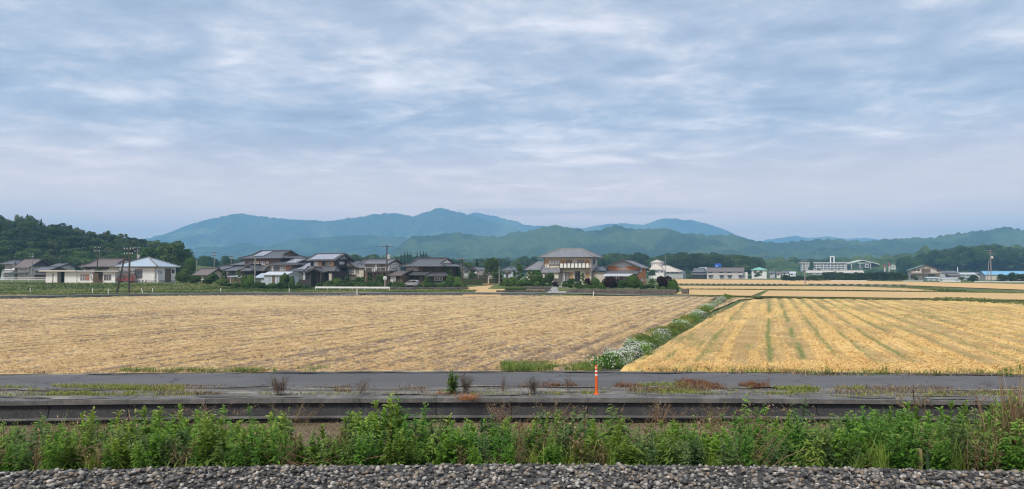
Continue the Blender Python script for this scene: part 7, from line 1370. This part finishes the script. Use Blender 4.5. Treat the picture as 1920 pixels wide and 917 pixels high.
# tangle of dead stems against the retaining wall
for i, (px, yt, label) in enumerate(((395, 752, 'tangle of dead stems leaning on the wall at the left'), (560, 757, 'dead arching stalks before the wall left of the tall weeds'), (940, 752, 'dead twiggy heap on the wall below the thin stalk'), (1045, 752, 'pale dead tangle over the wall left of the orange post'), (1240, 757, 'dead tangle on the wall right of the orange post'), (1340, 755, 'thin dead stems on the wall behind the weeds'))):
    Y = 18.0; o = link('dead_tangle', dry_mesh(950 + i, 12, 1.0, .5, 12)); z = float(Ez(0, Y)); h_ = zat(yt, Y) - z; o.location = at(px, Y, z); o.scale = (h_ * 1.3, h_ * .5, h_); tag(o, label, 'dead stems')
# ---- flowering strip between the two fields
fl = leafmat('white_petal', (.62, .66, .55), (.74, .77, .68), (.82, .84, .78), trans=.2, ovar=.2)
def clump(seed, flowers, mat):
    r_ = random.Random(seed); lobes = [(r_.uniform(-.4, .4), r_.uniform(-.4, .4), r_.uniform(.12, .35), r_.uniform(.28, .42), r_.uniform(.28, .42), r_.uniform(.2, .34)) for i in range(7)]; V, Fc, a_ = leaf_cloud(900, lobes, .085, seed, shell=.5, jit=.9, asp=.5)
    f_ = mesh_np('foliage', V, Fc, mat, {'rnd': a_}); g_ = None
    if flowers: V, Fc, a_ = leaf_cloud(flowers, [(l[0], l[1], l[2] + .035, l[3], l[4], l[5]) for l in lobes], .05, seed + 1, shell=.96, jit=.35, asp=1.0, flat=.6); g_ = mesh_np('flowers', V, Fc, fl, {'rnd': a_})
    return f_, g_
CW = [clump(970 + i, 700 if i < 3 else 240, lm_weed if i % 2 else lm_mid) for i in range(4)]; CG = [clump(980 + i, 0, lm_grass) for i in range(3)]; CB = [clump(990, 0, lm_dry), clump(991, 0, lm_yg)]
i = 0; Y = 24.2
while Y < 96:
    for k in range(2):
        s_ = -5.45 + (r9.uniform(-.7, .3) if Y < 34 else r9.uniform(-.35, .3)); X = s_ + ROW * Y; u_ = r9.random(); white = (Y < 31) or (33 < Y < 36.5) or (39 < Y < 44) or (50 < Y < 56) or (62 < Y < 84)
        if white and u_ < (.9 if Y < 32 else .75): ms, nm, lab, gp = r9.choice(CW), 'flowering_clump', 'clump of small white flowers on the strip between the fields', 'white-flowered clumps between the fields'
        elif u_ < .86: ms, nm, lab, gp = r9.choice(CG), 'green_clump', 'leafy green clump on the strip between the fields', 'green clumps between the fields'
        else: ms, nm, lab, gp = r9.choice(CB), 'dry_clump', 'dry brownish clump on the strip between the fields', 'dry clumps between the fields'
        lab += ' nearest the road' if Y < 32 else ' midway along' if Y < 55 else ' towards its far end'
        sc_ = r9.uniform(.62, 1.0) * (.92 if Y < 34 else .85 + (Y - 34) * .004); e_ = empty(nm, (X, Y + r9.uniform(-.4, .4), -.04), r9.uniform(0, 6.28), lab, 'plant', gp); e_.scale = (sc_, sc_, sc_ * r9.uniform(.9, 1.15)); link('foliage', ms[0], e_)
        if ms[1]: link('flowers', ms[1], e_)['kind'] = 'stuff'
    Y *= 1.033
# ---- loose straw and clods on the near part of the fields
def straw(name, label, side, n, seed, mat, l0, l1, w_):
    r_ = np.random.default_rng(seed); u = r_.random(n); Y = 1 / (1 / 23.6 + (1 / 70 - 1 / 23.6) * u); X = (r_.uniform(-60, 1980, n) - CX) / F * Y; s_ = X - ROW * Y; q = (s_ < -6.1) if side < 0 else (s_ > -4.6); X, Y = X[q], Y[q]; Y = np.maximum(Y + bend(np.clip(X, -60, 60), .0026), nearF(X) + .05)
    hf = (h_left if side < 0 else h_right)(X, Y); z = hf[0]; st = hf[1]['straw']; keep = r_.random(len(X)) < np.clip(st * 1.5 - .2, .08, 1); X, Y, z = X[keep], Y[keep], z[keep]; m = len(X); ln = r_.uniform(l0, l1, m) * (1 + (Y - 23) / 45); az = r_.uniform(0, 3.14, m) if side < 0 else 1.21 + r_.normal(size=m) * .5; el = r_.normal(size=m) * .35
    d = np.stack([np.cos(az) * np.cos(el), np.sin(az) * np.cos(el), np.sin(el)], -1) * ln[:, None] / 2; sd = np.stack([-np.sin(az), np.cos(az), np.zeros(m) + .5], -1) * (w_ * r_.uniform(.6, 1.5, m) * (1 + (Y - 23) / 40))[:, None] / 2; P = np.stack([X, Y, z + .025], -1)
    V = np.stack([P - d - sd, P - d + sd, P + d + sd, P + d - sd], 1).reshape(-1, 3); return tag(link(name, mesh_np(name, V, np.arange(4 * m).reshape(-1, 4), mat, {'rnd': np.repeat(r_.random(m), 4)})), label, 'straw', kind='stuff')
straw('loose_straw', 'loose straw scattered over the tilled field', -1, 100000, 71, lm_straw, .06, .17, .014)
lm_stub = leafmat('stubble_straw', (.52, .34, .12), (.64, .43, .16), (.78, .57, .25), trans=.1, ovar=0)
straw('loose_straw', 'golden cut straw lying in rows on the wheat field', 1, 90000, 72, lm_stub, .07, .20, .013)
